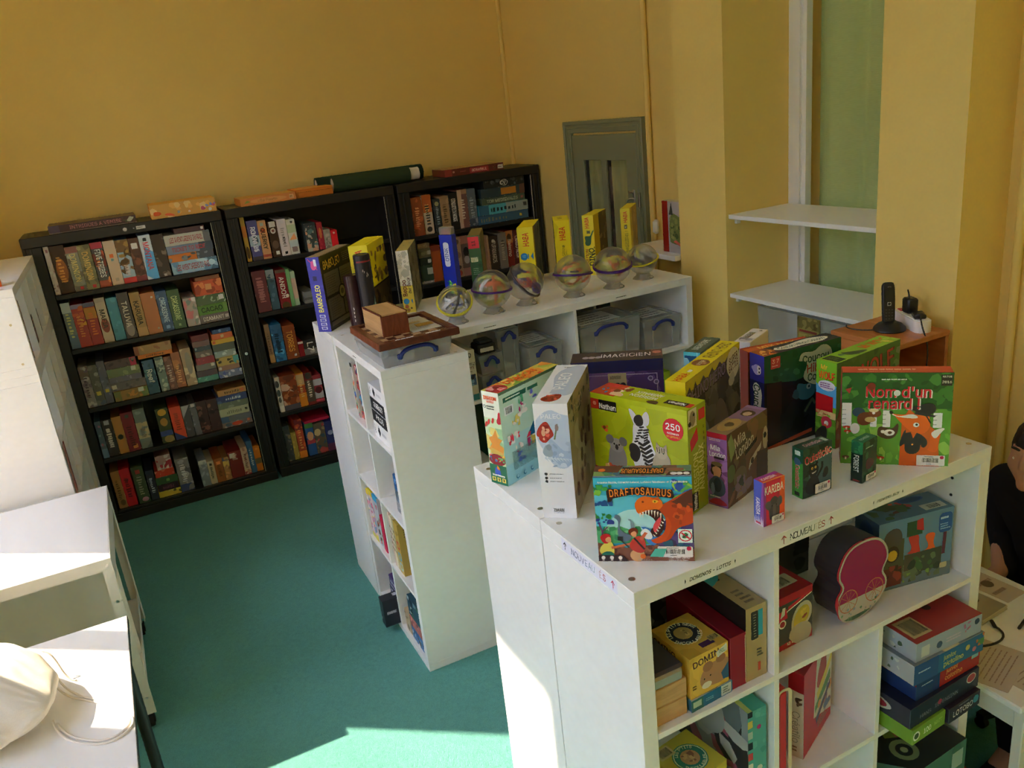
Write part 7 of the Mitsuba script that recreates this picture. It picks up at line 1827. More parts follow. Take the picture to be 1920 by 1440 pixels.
game_box('game_box', 'pale lilac box with a red lid, topmost of the pile', 'board game', NG, (.725, -1.930, zq + .2340), -2, (.240, .21, .058), {'*': '8c98ac', 'T': '8e3030', 'L': '98a0ac'}, {'F': lambda A: A.r(.08, .15, .2, .7, 'b0b4b4').d(.35, .4, .18, '3a4a6c').lines(.45, .3, .75, .6, 2, 'a8a0b4').d(.92, .7, .16, '2c3c5c').busy(5, ['a06a8c'], .6, .4, .85, .9, 3, .4), 'T': lambda A: A.r(0, .5, .5, 1, '3c5a40').busy(10, ['4a6a48', '2c4a34'], 0, .55, .6, 1, 3, .3).r(.05, .08, .32, .42, 'a89a70').bars(.08, .12, .3, .38).r(0, .9, 1, 1, '788898').d(.82, .8, .07, '3a2c30').d(.6, .45, .06, '3a2c30').t('memo', .55, .68, .012, 'c0a8a0', 0, .05), 'L': lambda A: A.busy(12, ['4a5a4c', '3a4a40', 'b0b4b0'], .15, .15, .8, .85, 4, .3)}, 1.25)
# the dark owl puzzle box in the row below
Z3 = Z2 - CELL - INN
game_box('game_box', 'red box at the bottom of the third column', 'board game', NG, (.70, -1.935, Z3), 2, (.30, .24, .09), {'*': '8a2028'}, {'F': lambda A: A.r(.82, .2, .94, .8, 'b0a8a0').busy(8, ['6a181e', '9a2c30'], seed=3)}, 1.2)
game_box('game_box', 'dark box with round owl eyes and coloured diamonds on its lid', 'board game', NG, (.695, -1.930, Z3 + .0905), 3, (.29, .26, .115), {'*': '3c6a5c', 'T': '16181a'},
         {'T': lambda A: A.d(.15, .78, .15, '6a7a54').d(.15, .78, .09, '16181a').d(.40, .28, .15, '6a7a54').d(.40, .28, .09, '16181a').d(.15, .78, .04, '8a9468').d(.40, .28, .04, '8a9468').p([(0, 0), (.3, 0), (.05, .35), (0, .35)], '4a7a6c')
          and [A.p([(.38 + i * .09 + j * .045, .50 + j * .11 - i * .055), (.47 + i * .09 + j * .045, .445 + j * .11 - i * .055), (.515 + i * .09 + j * .045, .545 + j * .11 - i * .055), (.425 + i * .09 + j * .045, .60 + j * .11 - i * .055)], ['6a7a2c', '8a3a34', 'a05a3c', '7a4a4c', 'b0a040', '8a5a5c'][(i * 2 + j * 3) % 6]) for i in range(4) for j in range(3)] and None,
          'F': lambda A: A.busy(8, ['34604f', '4a7a6c'], seed=3).r(.78, .3, .95, .8, '8aa49c')}, 1.2)

# ---------------------------------------------------------------- the two-column white unit, open to the aisle: MT maps local x to -y, local -y to -x
TG = 'games in the aisle shelves'


def aisle(label, y1, z0, w, h, d, col, art=None, x=.018, gain=1.15, group=TG, rot=-90, sticker=None):
    """a box whose front looks to -x, its left end at y1"""
    return game_box('game_box', label, 'board game', group, (x, y1, z0), rot, (w, d, h), col, art, gain, None, sticker)


far_stack = [(.034, 'c84a44', 'scarlet', 'd8c8c0'), (.036, '1c6a34', 'grass green', 'b0c8a8'), (.040, '3a8aa8', 'sky blue', 'c0d8dc'), (.036, '34488c', 'cobalt blue', 'c8a0a8'), (.040, 'a82838', 'raspberry red', 'd8b040'), (.036, 'b87a6c', 'salmon', 'd8c8b8'), (.046, '8a2838', 'wine red', 'd0b8b0')]
z = ZB
for i, (h, c, what, tcol) in enumerate(far_stack):
    aisle(f'{what} game box lying in the far aisle cell, {ORD[i]} from bottom', .560 + (i % 3) * .006, z, .165, h - .0006, .25, c,
          {'F': lambda A, c=tcol, i=i: A.busy(6, [c, '3a3a5a', '8a5a4a'], .05, 0, .35, 1, i, .6).lines(.42, .3, .92, .7, 1, c, i + 2)}, x=.03 + (i % 2) * .006)
    z += h
aisle('thin white box with bright letters standing against the far aisle pile', .592, ZB, .034, .275, .24, 'b8b4ac', {'F': lambda A: A.busy(26, ['2a2c30', 'c8a838', '3a7a4a', 'c84a3a', '3a5aa0', 'e0dcd4'], seed=4, size=.5).r(0, .93, 1, 1, '2a2c2a')}, x=.02)
z = ZB
for i, (h, ttl, c, tcol, what) in enumerate(((.078, '', 'dcdcdc', '24242a', 'white boxed game at the bottom of the near aisle cell, black diamond mark'), (.058, 'PYLOS', '24262a', 'e0e0e0', 'black boxed game with white capitals, second in the near aisle cell'), (.060, 'GOBBLET', '24262a', 'e0e0e0', 'black boxed game with white capitals, third in the near aisle cell'), (.062, '', 'd8d8da', '24242a', 'white boxed game topmost in the near aisle cell, black diamond mark'))):
    def fr(A, ttl=ttl, c=c, tcol=tcol):
        if ttl:
            A.t(ttl, .5, .5, .024, tcol, 0, .13)
        else:
            A.p([(.25, .5), (.34, .85), (.43, .5), (.34, .15)], '24242a'), A.lines(.5, .3, .9, .7, 1, 'b8b8bc'), A.r(.06, .2, .08, .8, '3a3a40')
    aisle(what, .292 - i * .004, z, .215, h - .001, .26, {'*': c, 'R': 'd4d4d6', 'T': 'c4c4c8'}, {'F': fr, 'T': lambda A: A.busy(6, ['a0a0a8', '8a8a90'], seed=3)}, x=.012)
    z += h
for i, (h, c, what) in enumerate(((.055, '7c8088', 'silver grey'), (.06, '5c6c7c', 'slate blue'), (.075, '2c5c94', 'bright blue'))):
    aisle(f'{what} game box in the second row aisle cell, {ORD[i]} from bottom', .20 - i * .004, Z2 + [0, .056, .117][i], .145, h - .001, .25, c, {'F': lambda A, i=i: A.busy(12, [['9a9ea4', '6a6e76'], ['8090a0', '4a5868'], ['6a9cc8', '1c3c6c', 'a8c4d8']][i], seed=i, size=.4)}, x=.03)
for i, (y1, w, h, c, what) in enumerate(((.715, .05, .27, 'd0b8bc', 'pink and white'), (.66, .052, .285, 'd8c4c0', 'white and rose with yellow tab'), (.60, .075, .285, 'b0b4b8', 'silver with red letters'), (.52, .045, .20, 'c01c44', 'bright crimson'))):
    def mb(A, i=i):
        if i == 2:
            A.r(0, .9, 1, 1, '3aa0c8').t('MB', .6, .80, .022, 'b02040', 0, .035).busy(12, ['8a8c94', 'c0402c', '6a4a3a'], .2, .05, 1, .6, 3, .4)
        elif i < 2:
            A.busy(22, ['c8507a', '6aa0b8', 'e8e0dc', 'b08ab0', 'd8c040'], 0, 0, 1, .85, i, .45).r(0, .9, 1, 1, 'd8c028').r(0, 0, 1, .1, 'c8c04a')
    aisle(f'{what} children\'s game box standing in the third aisle row', y1, Z3, w - .002, h, .24, {'*': c, 'T': ['d8c028', 'd8c028', '4aa8cc', 'c01c44'][i]}, {'F': mb}, x=.016)
for i, (y1, w, c) in enumerate(((.352, .022, 'c8b0a0'), (.328, .024, 'd0c8a8'), (.302, .024, 'b8a878'), (.276, .060, 'b09440'))):
    aisle(f'{["pinkish", "cream", "straw yellow", "wide ochre"][i]} box with {"ring pattern" if i == 3 else "plain spine"} standing in the near aisle cell of the third row', y1, Z3, w - .002, .285 - .004 * i, .25, c,
          {'L': lambda A: A.lines(.2, .2, .8, .8, 4, '8a6a30'), 'R': lambda A, i=i: (A.r(0, 0, 1, 1, 'a88c3c').lines(.1, .72, .5, .9, 4, '6a5428') and [A.metric(rrect(A.W * x - .035, A.H * y - .035, A.W * x + .035, A.H * y + .035, .02).difference(rrect(A.W * x - .024, A.H * y - .024, A.W * x + .024, A.H * y + .024, .012)), c) for x, y, c in ((.3, .5, 'b04a38'), (.45, .3, '6a98a0'), (.28, .15, 'c8c4b0'))]) if i == 3 else None,
           'F': lambda A, i=i: A.lines(.1, .3, .9, .8, 5, '7a6440', i) if i != 3 else A.t('TOP', .5, .8, .016, '6a5428', 0, .04) and [A.metric(rrect(.005, A.H * y - .022, .050, A.H * y + .022, .014).difference(rrect(.015, A.H * y - .012, .040, A.H * y + .012, .006)), c) for y, c in ((.56, 'b04a38'), (.34, '6a98a0'), (.14, '9ab8b0'))]}, x=.016)
Z4 = OUT + .0004
for i, (h, c) in enumerate(((.05, '2c2a44'), (.055, '3a2a52'), (.06, '4a3468'))):
    aisle(f'{["blackish violet", "deep purple", "purple"][i]} game box lying in the far bottom aisle cell, {ORD[i]} up', .625 - .01 * i, Z4 + [0, .0505, .106][i], .19, h - .001, .25, c, {'F': lambda A: A.lines(.1, .3, .9, .7, 1, 'b0a8c0').r(0, 0, 1, .08, 'c0bcc8'), 'T': lambda A: A.busy(8, ['5a3a70', 'a86a90'], seed=3)}, x=.03)
aisle('small black box jutting out of the far bottom aisle cell', .456, Z4, .060, .150, .16, {'*': '20222c'}, {'F': lambda A: A.lines(.15, .15, .4, .5, 2, '8a8c98'), 'T': lambda A: A.lines(.2, .3, .8, .7, 1, 'b0b4c0'), 'R': lambda A: A.lines(.1, .4, .5, .6, 1, '9a9ca8')}, x=-.075)
for i, (y1, z0, w, h, c, what) in enumerate(((.335, Z4, .075, .12, 'b09878', 'tan'), (.250, Z4, .205, .07, '3a6a9c', 'blue and white'), (.250, Z4 + .071, .205, .06, 'b0645c', 'brick pink'), (.250, Z4 + .132, .205, .11, '2c4a58', 'dark teal speckled'))):
    aisle(f'{what} game box in the near bottom aisle cell', y1, z0, w, h - .001, .25, c, {'F': lambda A, i=i: A.busy(16, [['b8a488', '6a5a44'], ['c8d0d8', '2a4a7a', '8ab0d0', '3a3c44'], ['c88078', '7a3a38'], ['5a7a88', '1a2c38', 'a0b0b0', '3c5a4a']][i], seed=i, size=.3)}, x=.014)

# ---------------------------------------------------------------- the tall white tower: open towards the cabinets (local x to +y, local -y to +x)
LG = 'things in the tall white unit'


def tower(label, y0, z0, w, h, d, col, art=None, x=-1.312, cat_='board game'):
    return game_box('game_box', label, cat_, LG, (x, y0, z0), 90, (w, d, h), col, art, 1.2)


ZL = HL + OUT + .0004
for i, (y0, w, h, c, what) in enumerate(((1.36, .05, .30, '7a3426', 'rust red'), (1.415, .04, .29, '5a2620', 'dark red'), (1.73, .06, .17, '2a2a30', 'black'), (1.80, .06, .15, '3a3038', 'charcoal'), (2.10, .08, .13, '26242a', 'inky'))):
    tower(f'{what} box in the top row of the tall white unit', y0, ZL, w - .002, h, .26, c, {'F': lambda A, i=i: A.lines(.2, .4, .8, .9, 4, '9a6a58', i), 'L': lambda A: A.busy(6, ['8a4a3a', '4a2420'], seed=3)})
zz1 = HL - OUT - CELL + .0004
tower('flat grey box standing in the second row of the tall white unit', 1.40, zz1, .025, .29, .28, '7a7a72')
zz3 = zz1 - 2 * (CELL + INN)
for i, (y0, w, c, what) in enumerate(((1.42, .03, '4a4458', 'violet grey'), (1.47, .06, 'b08a80', 'pale pink with orange ribbon'), (1.55, .02, '7a3a34', 'brown red'))):
    tower(f'{what} box low in the tall white unit', y0, zz1 - CELL - INN, w - .002, .28, .27, c, {'F': lambda A, i=i: A.line([(.5, .1), (.5, .9)], .3, 'a8542c').line([(.1, .78), (.9, .85)], .2, '8a6a44') if i == 1 else None})
for i, y0 in enumerate((1.75, 2.05)):
    tower(f'{["dark", "grey"][i]} low box in the third row of the tall white unit', y0, zz3, .11, .12, .25, ['2c2a2a', '7a7c78'][i])
game_box('game_box', 'orange game box standing on top of the tall white unit', 'board game', None, (-1.432, 1.375, HL + HL2 + .0004), 10, (.085, .06, .20), {'*': 'c86a20'}, {'F': lambda A: A.busy(10, ['d8843a', 'b85a1c', 'e0a860'], 0, .2, 1, .8, 3, .4).r(0, 0, 1, .14, 'b84a14').busy(8, ['d8a888', 'b06a4c'], .1, .14, .9, .35, 6, .4), 'R': lambda A: A.busy(8, ['d07a30', 'b8601c'], seed=4)}, 1.3)

# ---------------------------------------------------------------- on top of the black cabinets
CZT = CZ + .0004
TOPG = 'things lying on top of the black cabinets'
game_box('game_box', 'long flat dark purple box with pink capitals, on the cabinet beside the cubes', 'board game', TOPG, (-1.178, 2.775, CZT), .5, (.508, .27, .048), {'*': '3a2428', 'T': '4a3430'}, {'F': lambda A: A.r(0, 0, 1, .1, '6a6058').r(0, .1, .12, 1, '40344c').t('INTRIGUES A VENISE', .53, .54, .021, 'a86a74', 0, .36, False).p([(.88, .3), (.93, .9), (.98, .7), (.93, .2)], '9a9a88').busy(4, ['3a4a34'], .84, .1, 1, .9, 3, .4)}, 1.5)
game_box('game_box', 'flat orange and cream box with little fish, on the cabinet beside the cubes', 'board game', TOPG, (-.580, 2.770, CZT), -1, (.41, .28, .090), {'*': 'b8782c', 'T': 'b8842c', 'F': 'b88a44'}, {'F': lambda A: A.busy(14, ['c89a50', 'c0843c', 'd0b078'], seed=3, size=.4).smooth([(.04, .3), (.10, .5), (.16, .35), (.1, .2)], 'b84a24').smooth([(.2, .2), (.28, .3), (.34, .18)], 'c0502c').busy(8, ['8a5a9a', 'a84a6a', '7a8ac0'], .75, .2, 1, .7, 5, .35).d(.9, .2, .12, 'c8c8c0').d(.42, .3, .1, '7a8a9a').d(.58, .25, .08, 'c8b8b0')}, 1.45)
game_box('game_box', 'flat peach box with a pale oval, on the middle cabinet', 'board game', TOPG, (-.010, 2.775, CZT), .5, (.378, .26, .050), {'*': 'b06c2c', 'T': 'b07c34'}, {'F': lambda A: A.r(0, 0, 1, 1, 'b8743c').e(.5, .48, .34, .32, 'c08c58').p([(.06, .3), (.12, .7), (.18, .45)], '7a8a3c').t('Villa Palette', .48, .5, .018, '8a5a2c', 0, .16, False).r(.88, .2, .96, .75, 'c8a078').lines(.89, .3, .95, .65, 2, '7a5a3c')}, 1.5)
game_box('game_box', 'plain orange wooden game case behind the peach box on the middle cabinet', 'board game', TOPG, (.375, 2.80, CZT), 1, (.265, .25, .058), {'*': 'b06424', 'T': 'b4742c'}, {'F': lambda A: A.r(0, .62, 1, .66, '7a3c14'), 'T': lambda A: A.r(0, .93, 1, .97, '8a5420')}, 1.5)
for i, (x0, x1, y, r, lab) in enumerate(((.575, 1.395, 3.02, .055, 'dark green rolled mat lying against the wall on the cabinets'), (.655, 1.24, 2.865, .056, 'dull green rolled mat in front of the darker one, on the cabinets'))):
    k = thing('rolled_mat', lab, 'rolled mat', 'rolled mats on the cabinets')
    M = pose(x0, y, CZT + r, 0) @ trimesh.transformations.rotation_matrix(math.pi / 2, (0, 1, 0))
    bs = f'mat_green_{i}'
    mat(bs, [(.012, .035, .022), (.035, .060, .028)][i], .75, .2)
    part(k, 'roll', lathe([(r * .8, 0), (r, 0), (r, x1 - x0), (r * .8, x1 - x0), (r * .8, 0)], 36), bs, M, smooth=40)
    sp = [(r * (.8 - .75 * t) * math.cos(t * 30), r * (.8 - .75 * t) * math.sin(t * 30)) for t in np.linspace(0, 1, 90)]
    part(k, 'inner_turns', extrude(shapely.LineString(sp).buffer(.0022), x1 - x0 - .006), 'canvas_white', M @ pose(0, 0, .003), label='pale underside of the rolled turns')
    if i:
        part(k, 'paper_sleeve', lathe([(r * .55, x1 - x0), (r * .78, x1 - x0), (r * .78, x1 - x0 + .075), (r * .55, x1 - x0 + .075), (r * .55, x1 - x0)], 28), 'canvas_white', M, smooth=40)
    else:
        part(k, 'end_cap', lathe([(0, x1 - x0), (r * .995, x1 - x0 - .05), (r * .995, x1 - x0 + .004), (0, x1 - x0 + .004)], 30), 'black_plastic', M, smooth=40)
game_box('game_box', 'flat red letter game box on the far corner cabinet', 'board game', TOPG, (1.492, 2.775, CZT), -1, (.49, .27, .052), {'*': '6a2c24', 'T': '8a6a48'}, {'F': lambda A: A.r(0, 0, 1, 1, '5a2420').r(0, .0, .12, 1, '7a2c28').r(.42, .1, .74, .86, '8c2c2c').t('SCRABBLE', .58, .48, .018, 'd0b0a4', 0, .14).r(.9, .2, .99, .75, 'c0bcb0').lines(.91, .35, .98, .6, 1, '5a5a50').busy(5, ['4a5a30', '6a4a2c'], .76, .2, .88, .8, 3, .3).d(.15, .55, .16, 'b08878').lines(.26, .4, .38, .65, 1, '8a4a3c')}, 1.5)

# ---------------------------------------------------------------- board behind the pillar with the red and white box
k = thing('wall_shelf', 'white board along the wall behind the pillar, red edged box on it', 'shelf')
part(k, 'board', bx(1.985, XR - .002, .665, 1.20, 1.492, 1.522, .002), 'white_melamine')
part(k, 'bracket', bx(2.10, XR - .003, .69, .71, 1.44, 1.4915, .003), 'black_metal')
part(k, 'bracket', bx(2.10, XR - .003, 1.15, 1.17, 1.44, 1.4915, .003), 'black_metal')


def meadow(A):
    A.r(0, 0, 1, 1, 'a09a98'), A.r(0, 0, .22, 1, '8c2018'), A.r(.95, 0, 1, .26, 'a83020'), A.smooth([(.30, .2), (.28, .6), (.38, .76), (.7, .70), (.9, .66), (.92, .30), (.7, .18)], '6a7440'), A.busy(26, ['7c8448', '5a6a38', '8a8a50', '4a5a34'], .28, .22, .9, .7, 3, .18), A.p([(.26, .74), (.36, .98), (.42, .74)], '3a3a34'), A.p([(.4, .22), (.86, .08), (.84, .14), (.5, .26)], 'b8584a'), A.lines(.72, .05, .92, .15, 2, 'a83c34')


game_box('game_box', 'white game box with a red band and meadow picture, behind the pillar', 'board game', None, (2.055, .860, 1.5224), -92, (.255, .055, .295), {'*': '9a9690', 'T': 'a8a088'}, {'F': meadow}, 1.25)
k = thing('wall_socket', 'white wall box low beside the green door frame', 'socket')
put(k, bx(XR - .035, XR - .001, 1.205, 1.272, 1.56, 1.65, .012), 'white_gloss')

# ---------------------------------------------------------------- the niche tub and the wooden column with the phone
tub('big clear tub in the niche under the middle board', (2.052, -.520, 1.0424), 0, .36, .60, .275, group=None, fill=(['b8b4c4', 'a8a8b4', 'c8c4d0'], 14, 8), handle=False)
m, c = face_colours(bx(2.042, 2.050, -.35, -.21, 1.20, 1.315, .001), {'*': '8a7a44'}, 1)
k = thing('picture_card', 'small olive picture card leaning on the clear niche tub', 'card')
part(k, 'card', m, 'print', color=c)
A = Art(.14, .115)
A.r(0, .5, 1, 1, '6a6234'), A.busy(10, ['8a8048', '5a4a28', '4a4c2c'], 0, .35, 1, 1, 3, .35), A.r(.1, .35, .9, .45, '7a3430'), A.r(.08, .08, .92, .28, 'a89a50'), A.t('WEEK', .55, .18, .012, '4a4424', 0, .05)
m, c = art_mesh([('L', A)], .008, .14, .115, pose(2.042, -.35, 1.20))
part(k, 'print', m, 'print', color=c)
part(k, 'foot', bx(2.040, 2.0518, -.30, -.26, 1.0424, 1.1998), 'black_plastic')

k = thing('wooden_column', 'narrow orange wood shelf column carrying the black phone', 'shelf unit')
cx0, cx1, cy0, cy1, cz = 1.690, 1.985, -1.060, -.745, 1.42
part(k, 'top_panel', bx(cx0 - .004, cx1, cy0 - .004, cy1, cz - .022, cz, .003), 'wood_orange')
part(k, 'side_panel', bx(cx0, cx0 + .018, cy0, cy1, 0, cz - .022, .002), 'wood_orange')
part(k, 'side_panel', bx(cx1 - .018, cx1, cy0, cy1, 0, cz - .022, .002), 'wood_orange')
part(k, 'back_panel', bx(cx0 + .018, cx1 - .018, cy1 - .008, cy1, .06, cz - .022), 'wood_orange')
for z in (.06, .45, .80, 1.10):
    part(k, 'shelf', bx(cx0 + .018, cx1 - .018, cy0 + .004, cy1 - .008, z, z + .018, .001), 'wood_orange')
k = thing('cordless_phone', 'black cordless phone upright in its round charging base', 'phone')
px, py = 1.838, -.905
part(k, 'base', lathe([(0, 0), (.058, 0), (.062, .004), (.058, .014), (.045, .026), (.030, .034), (0, .036)], 36), 'black_plastic', pose(px, py, cz), smooth=50)
Mh = pose(px + .004, py + .010, cz + .026, -36, -9)
body = [(.0235 * sx * f, .011 * sy * f2 + (.004 if z > .12 else 0), z) for z, f, f2 in ((0, .82, .9), (.01, .95, 1), (.10, 1.0, 1.0), (.145, .98, 1.0), (.158, .80, .8), (.162, .5, .5)) for sx, sy in ((-1, -.7), (-.75, -1), (.75, -1), (1, -.7), (1, .7), (.75, 1), (-.75, 1), (-1, .7))]
part(k, 'handset', trimesh.convex.convex_hull(np.array(body)), 'black_plastic', Mh, smooth=50)
A = Art(.044, .160)
A.k = 25
A.r(.14, .56, .86, .82, '20231f'), A.r(.35, .885, .65, .90, '6a6a68'), A.metric(rrect(.015, .068, .029, .082, .002).difference(rrect(.0172, .0702, .0268, .0798, .001)), 'b8bcc0')
for i in range(3):
    for j in range(4):
        A.e(.24 + i * .26, .10 + j * .075, .085, .014, '3a3c40')
m, c = art_mesh([('F', A)], .044, 1, .160, Mh @ pose(-.022, -.0125, .002, 0, 1.2))
part(k, 'keypad', m, 'print', color=c, label='screen, square key and rows of buttons')
k = thing('power_strip', 'white rounded power strip with black plugs, behind the phone', 'power strip')
Mp = pose(1.945, -.915, cz, 62)
part(k, 'body', m3.Manifold.extrude(section(rrect(-.13, -.033, .10, .033, .030, 8)), .046), 'white_gloss', Mp, smooth=40)
part(k, 'red_switch', bx(.05, .085, -.018, .018, .046, .051, .002), 'red_plastic', Mp)
part(k, 'socket_face', m3.Manifold.extrude(section(rrect(-.118, -.026, .045, .026, .024, 8)), .0025), 'white_gloss', Mp @ pose(0, 0, .046), smooth=40)
k = thing('power_plug', 'square black mains adapter plugged upright in the white strip', 'plug')
put(k, cat(bx(-.026, .026, -.022, .022, 0, .062, .007), tube(curve([(.006, 0, .060), (.010, .004, .082), (.0, .012, .094), (-.010, .014, .082), (-.008, .016, .05)], 16), .0028)), 'black_plastic', Mp @ pose(.010, 0, .0488, 5), smooth=40)
k = thing('power_plug', 'flat black plug with a cable, at the end of the white strip', 'plug')
put(k, cat(trimesh.convex.convex_hull(np.vstack([bx(-.045, .02, -.022, .022, 0, .018, .004).vertices, bx(-.052, -.03, -.012, .012, .006, .024, .004).vertices])),
           tube(curve([(-.045, .0, .012), (-.075, .004, .010), (-.098, .0, -.02), (-.108, -.012, -.06), (-.112, -.02, -.15), (-.11, -.02, -.28)], 22), .0028)), 'black_plastic', Mp @ pose(-.055, -.004, .0488, -14), smooth=40)
k = thing('phone_cable', 'thin black cable running over the wooden column top', 'cable')
put(k, tube(curve([(px - .05, py + .03, cz + .006), (px - .08, py + .07, cz + .004), (px - .09, py + .12, cz + .004), (px - .06, py + .158, cz + .004)], 16), .0024), 'black_plastic', smooth=40)

# ---------------------------------------------------------------- desk, laptop, papers, the seated person at the right edge
k = thing('desk', 'white desk edge past the white cube shelf, with a panel leg', 'desk')
dx0, dx1, dy0, dy1, dz = 1.058, 1.60, -2.010, -1.15, .73
part(k, 'desk_top', bx(dx0, dx1, dy0, dy1, dz - .022, dz, .004), 'white_melamine')
part(k, 'leg', cat(bx(dx0 + .055, dx0 + .085, dy0 + .02, dy0 + .05, 0, dz - .022, .003), bx(dx0 + .085, dx1 - .06, dy0 + .028, dy0 + .046, .02, dz - .022, .002), bx(dx1 - .06, dx1 - .03, dy0 + .02, dy0 + .05, 0, dz - .022, .003)), 'cream_metal')
part(k, 'leg', cat(bx(dx0 + .055, dx0 + .085, dy1 - .05, dy1 - .02, 0, dz - .022, .003), bx(dx1 - .06, dx1 - .03, dy1 - .05, dy1 - .02, 0, dz - .022, .003)), 'cream_metal')
part(k, 'rail', bx(dx0 + .06, dx0 + .075, dy0 + .05, dy1 - .05, dz - .13, dz - .05, .002), 'cream_metal')
k = thing('laptop', 'closed silver laptop on the white desk', 'laptop')
Ml = pose(1.30, -1.730, dz + .0004, 4)
part(k, 'base', bx(0, .137, 0, .30, 0, .010, .003), 'aluminium', Ml)
part(k, 'lid', bx(0, .137, 0, .30, .0105, .017, .003), 'aluminium', Ml)
A = Art(.137, .30)
A.e(.62, .25, .10, .03, '3a3a38'), A.e(.62, .25, .07, .018, '8a8478')
m, c = art_mesh([('T', A)], .137, .30, .017, Ml)
part(k, 'badge', m, 'print', color=c)
k = thing('power_cable', 'thick black cable curling from the laptop over the desk', 'cable')
put(k, cat(cyl((1.335, -1.735, dz + .008), (1.318, -1.758, dz + .008), .006, 10), tube(curve([(1.32, -1.755, dz + .007), (1.295, -1.800, dz + .005), (1.250, -1.805, dz + .004), (1.19, -1.780, dz + .004), (1.12, -1.70, dz + .004)], 24), .0035)), 'black_plastic', smooth=40)
for i, (x, y, r, w, h, lab) in enumerate(((1.085, -1.955, 18, .21, .297, 'pale paper sheet on the desk, under the cable'), (1.13, -1.985, 4, .20, .10, 'printed paper slip along the front edge of the desk'), (1.47, -1.70, 3, .10, .40, 'printed leaflet along the far edge of the desk'))):
    k = thing('paper_sheet', lab, 'paper')
    Mq = pose(x, y, dz + .0004 + .0008 * (i == 0), r)
    mm, cc = face_colours(bx(0, w, 0, h, 0, .0006), {'*': 'bcb0a4'}, 1)
    part(k, 'sheet', mm, 'print_matte', Mq, color=cc)
    A = Art(w, h)
    A.lines(.1, .06, .9, .35 if i == 0 else .94, 6, '9a8478', i, .25)
    if i == 2:
        A.e(.5, .25, .2, .05, '6a5a48')
    m, c = art_mesh([('T', A)], w, h, .0006, Mq)
    part(k, 'print', m, 'print_matte', color=c)
k = thing('pen', 'dark pen lying near the far edge of the desk', 'pen')
put(k, cyl((1.46, -1.775, dz + .005), (1.37, -1.80, dz + .005), .005, 10), 'black_plastic', smooth=30)


def hull_chain(bones, joints, step, taubin=12):
    out = m3.Manifold()
    for a, b in bones:
        S = []
        for q in (a, b):
            p, r = joints[q]
            s = trimesh.creation.icosphere(2, r)
            S.append(s.vertices + p)
        out = out + m3.Manifold.hull_points(np.vstack(S))
    out = out.refine_to_length(step)
    q = out.to_mesh()
    m = trimesh.Trimesh(q.vert_properties[:, :3], q.tri_verts, process=True)
    trimesh.smoothing.filter_taubin(m, iterations=taubin)
    return m


# sitting behind the desk, facing -x, head bent over the desk, forearms on the top
Jp = lambda *p: np.array(p, float)
hx, hy, hz = 1.735, -1.600, 1.135
J = {'pelvis': (Jp(1.965, -1.585, .50), .125), 'waist': (Jp(1.94, -1.585, .66), .118), 'chest': (Jp(1.885, -1.585, .83), .130), 'neck0': (Jp(1.825, -1.590, .985), .060), 'neck': (Jp(1.775, -1.597, 1.060), .052),
     'shL': (Jp(1.845, -1.435, .945), .060), 'shR': (Jp(1.845, -1.745, .945), .060), 'elL': (Jp(1.905, -1.395, .715), .044), 'elR': (Jp(1.905, -1.785, .715), .044), 'wrL': (Jp(1.735, -1.500, .655), .028), 'wrR': (Jp(1.735, -1.690, .655), .028),
     'hipL': (Jp(1.94, -1.49, .50), .088), 'hipR': (Jp(1.94, -1.68, .50), .088), 'knL': (Jp(1.52, -1.46, .505), .060), 'knR': (Jp(1.52, -1.71, .505), .060), 'anL': (Jp(1.58, -1.46, .09), .040), 'anR': (Jp(1.58, -1.71, .09), .040), 'toL': (Jp(1.42, -1.45, .035), .034), 'toR': (Jp(1.42, -1.72, .035), .034),
     'sk': (Jp(hx + .012, hy, hz + .035), .088), 'fh': (Jp(hx - .030, hy, hz + .020), .070), 'jw': (Jp(hx - .055, hy, hz - .055), .040), 'ch': (Jp(hx - .078, hy, hz - .075), .024), 'nk': (Jp(hx + .035, hy, hz - .04), .058),
     'ns': (Jp(hx - .098, hy, hz - .008), .012), 'nb': (Jp(hx - .090, hy, hz + .028), .012), 'chL': (Jp(hx - .062, hy + .034, hz - .012), .034), 'chR': (Jp(hx - .062, hy - .034, hz - .012), .034), 'lip': (Jp(hx - .086, hy, hz - .042), .017),
     'brL': (Jp(hx - .080, hy + .030, hz + .034), .015), 'brR': (Jp(hx - .080, hy - .030, hz + .034), .015)}
for s, sg in (('L', 1), ('R', -1)):
    J['ea' + s] = (Jp(hx + .006, hy + sg * .086, hz - .005), .018)
    J['eb' + s] = (Jp(hx + .012, hy + sg * .090, hz + .022), .015)
    w = J['wr' + s][0]
    J['pm' + s] = (w + [-.075, sg * .004, -.018], .021)
    J['pk' + s] = (w + [-.075, sg * -.026, -.018], .019)
    for i, (oy, ln) in enumerate(((.030, .066), (.010, .076), (-.012, .070), (-.033, .054))):
        b = w + [-.085, sg * oy, -.018]
        J[f'f{i}a' + s] = (b, .0095)
        J[f'f{i}b' + s] = (b + [-ln * .5, sg * oy * .12, .004], .0088)
        J[f'f{i}c' + s] = (b + [-ln * .95, sg * oy * .2, -.008], .0075)
    J['ta' + s] = (w + [-.025, -sg * .022, -.012], .012)
    J['tb' + s] = (w + [-.060, -sg * .050, -.016], .0105)
    J['tc' + s] = (w + [-.088, -sg * .056, -.020], .0085)
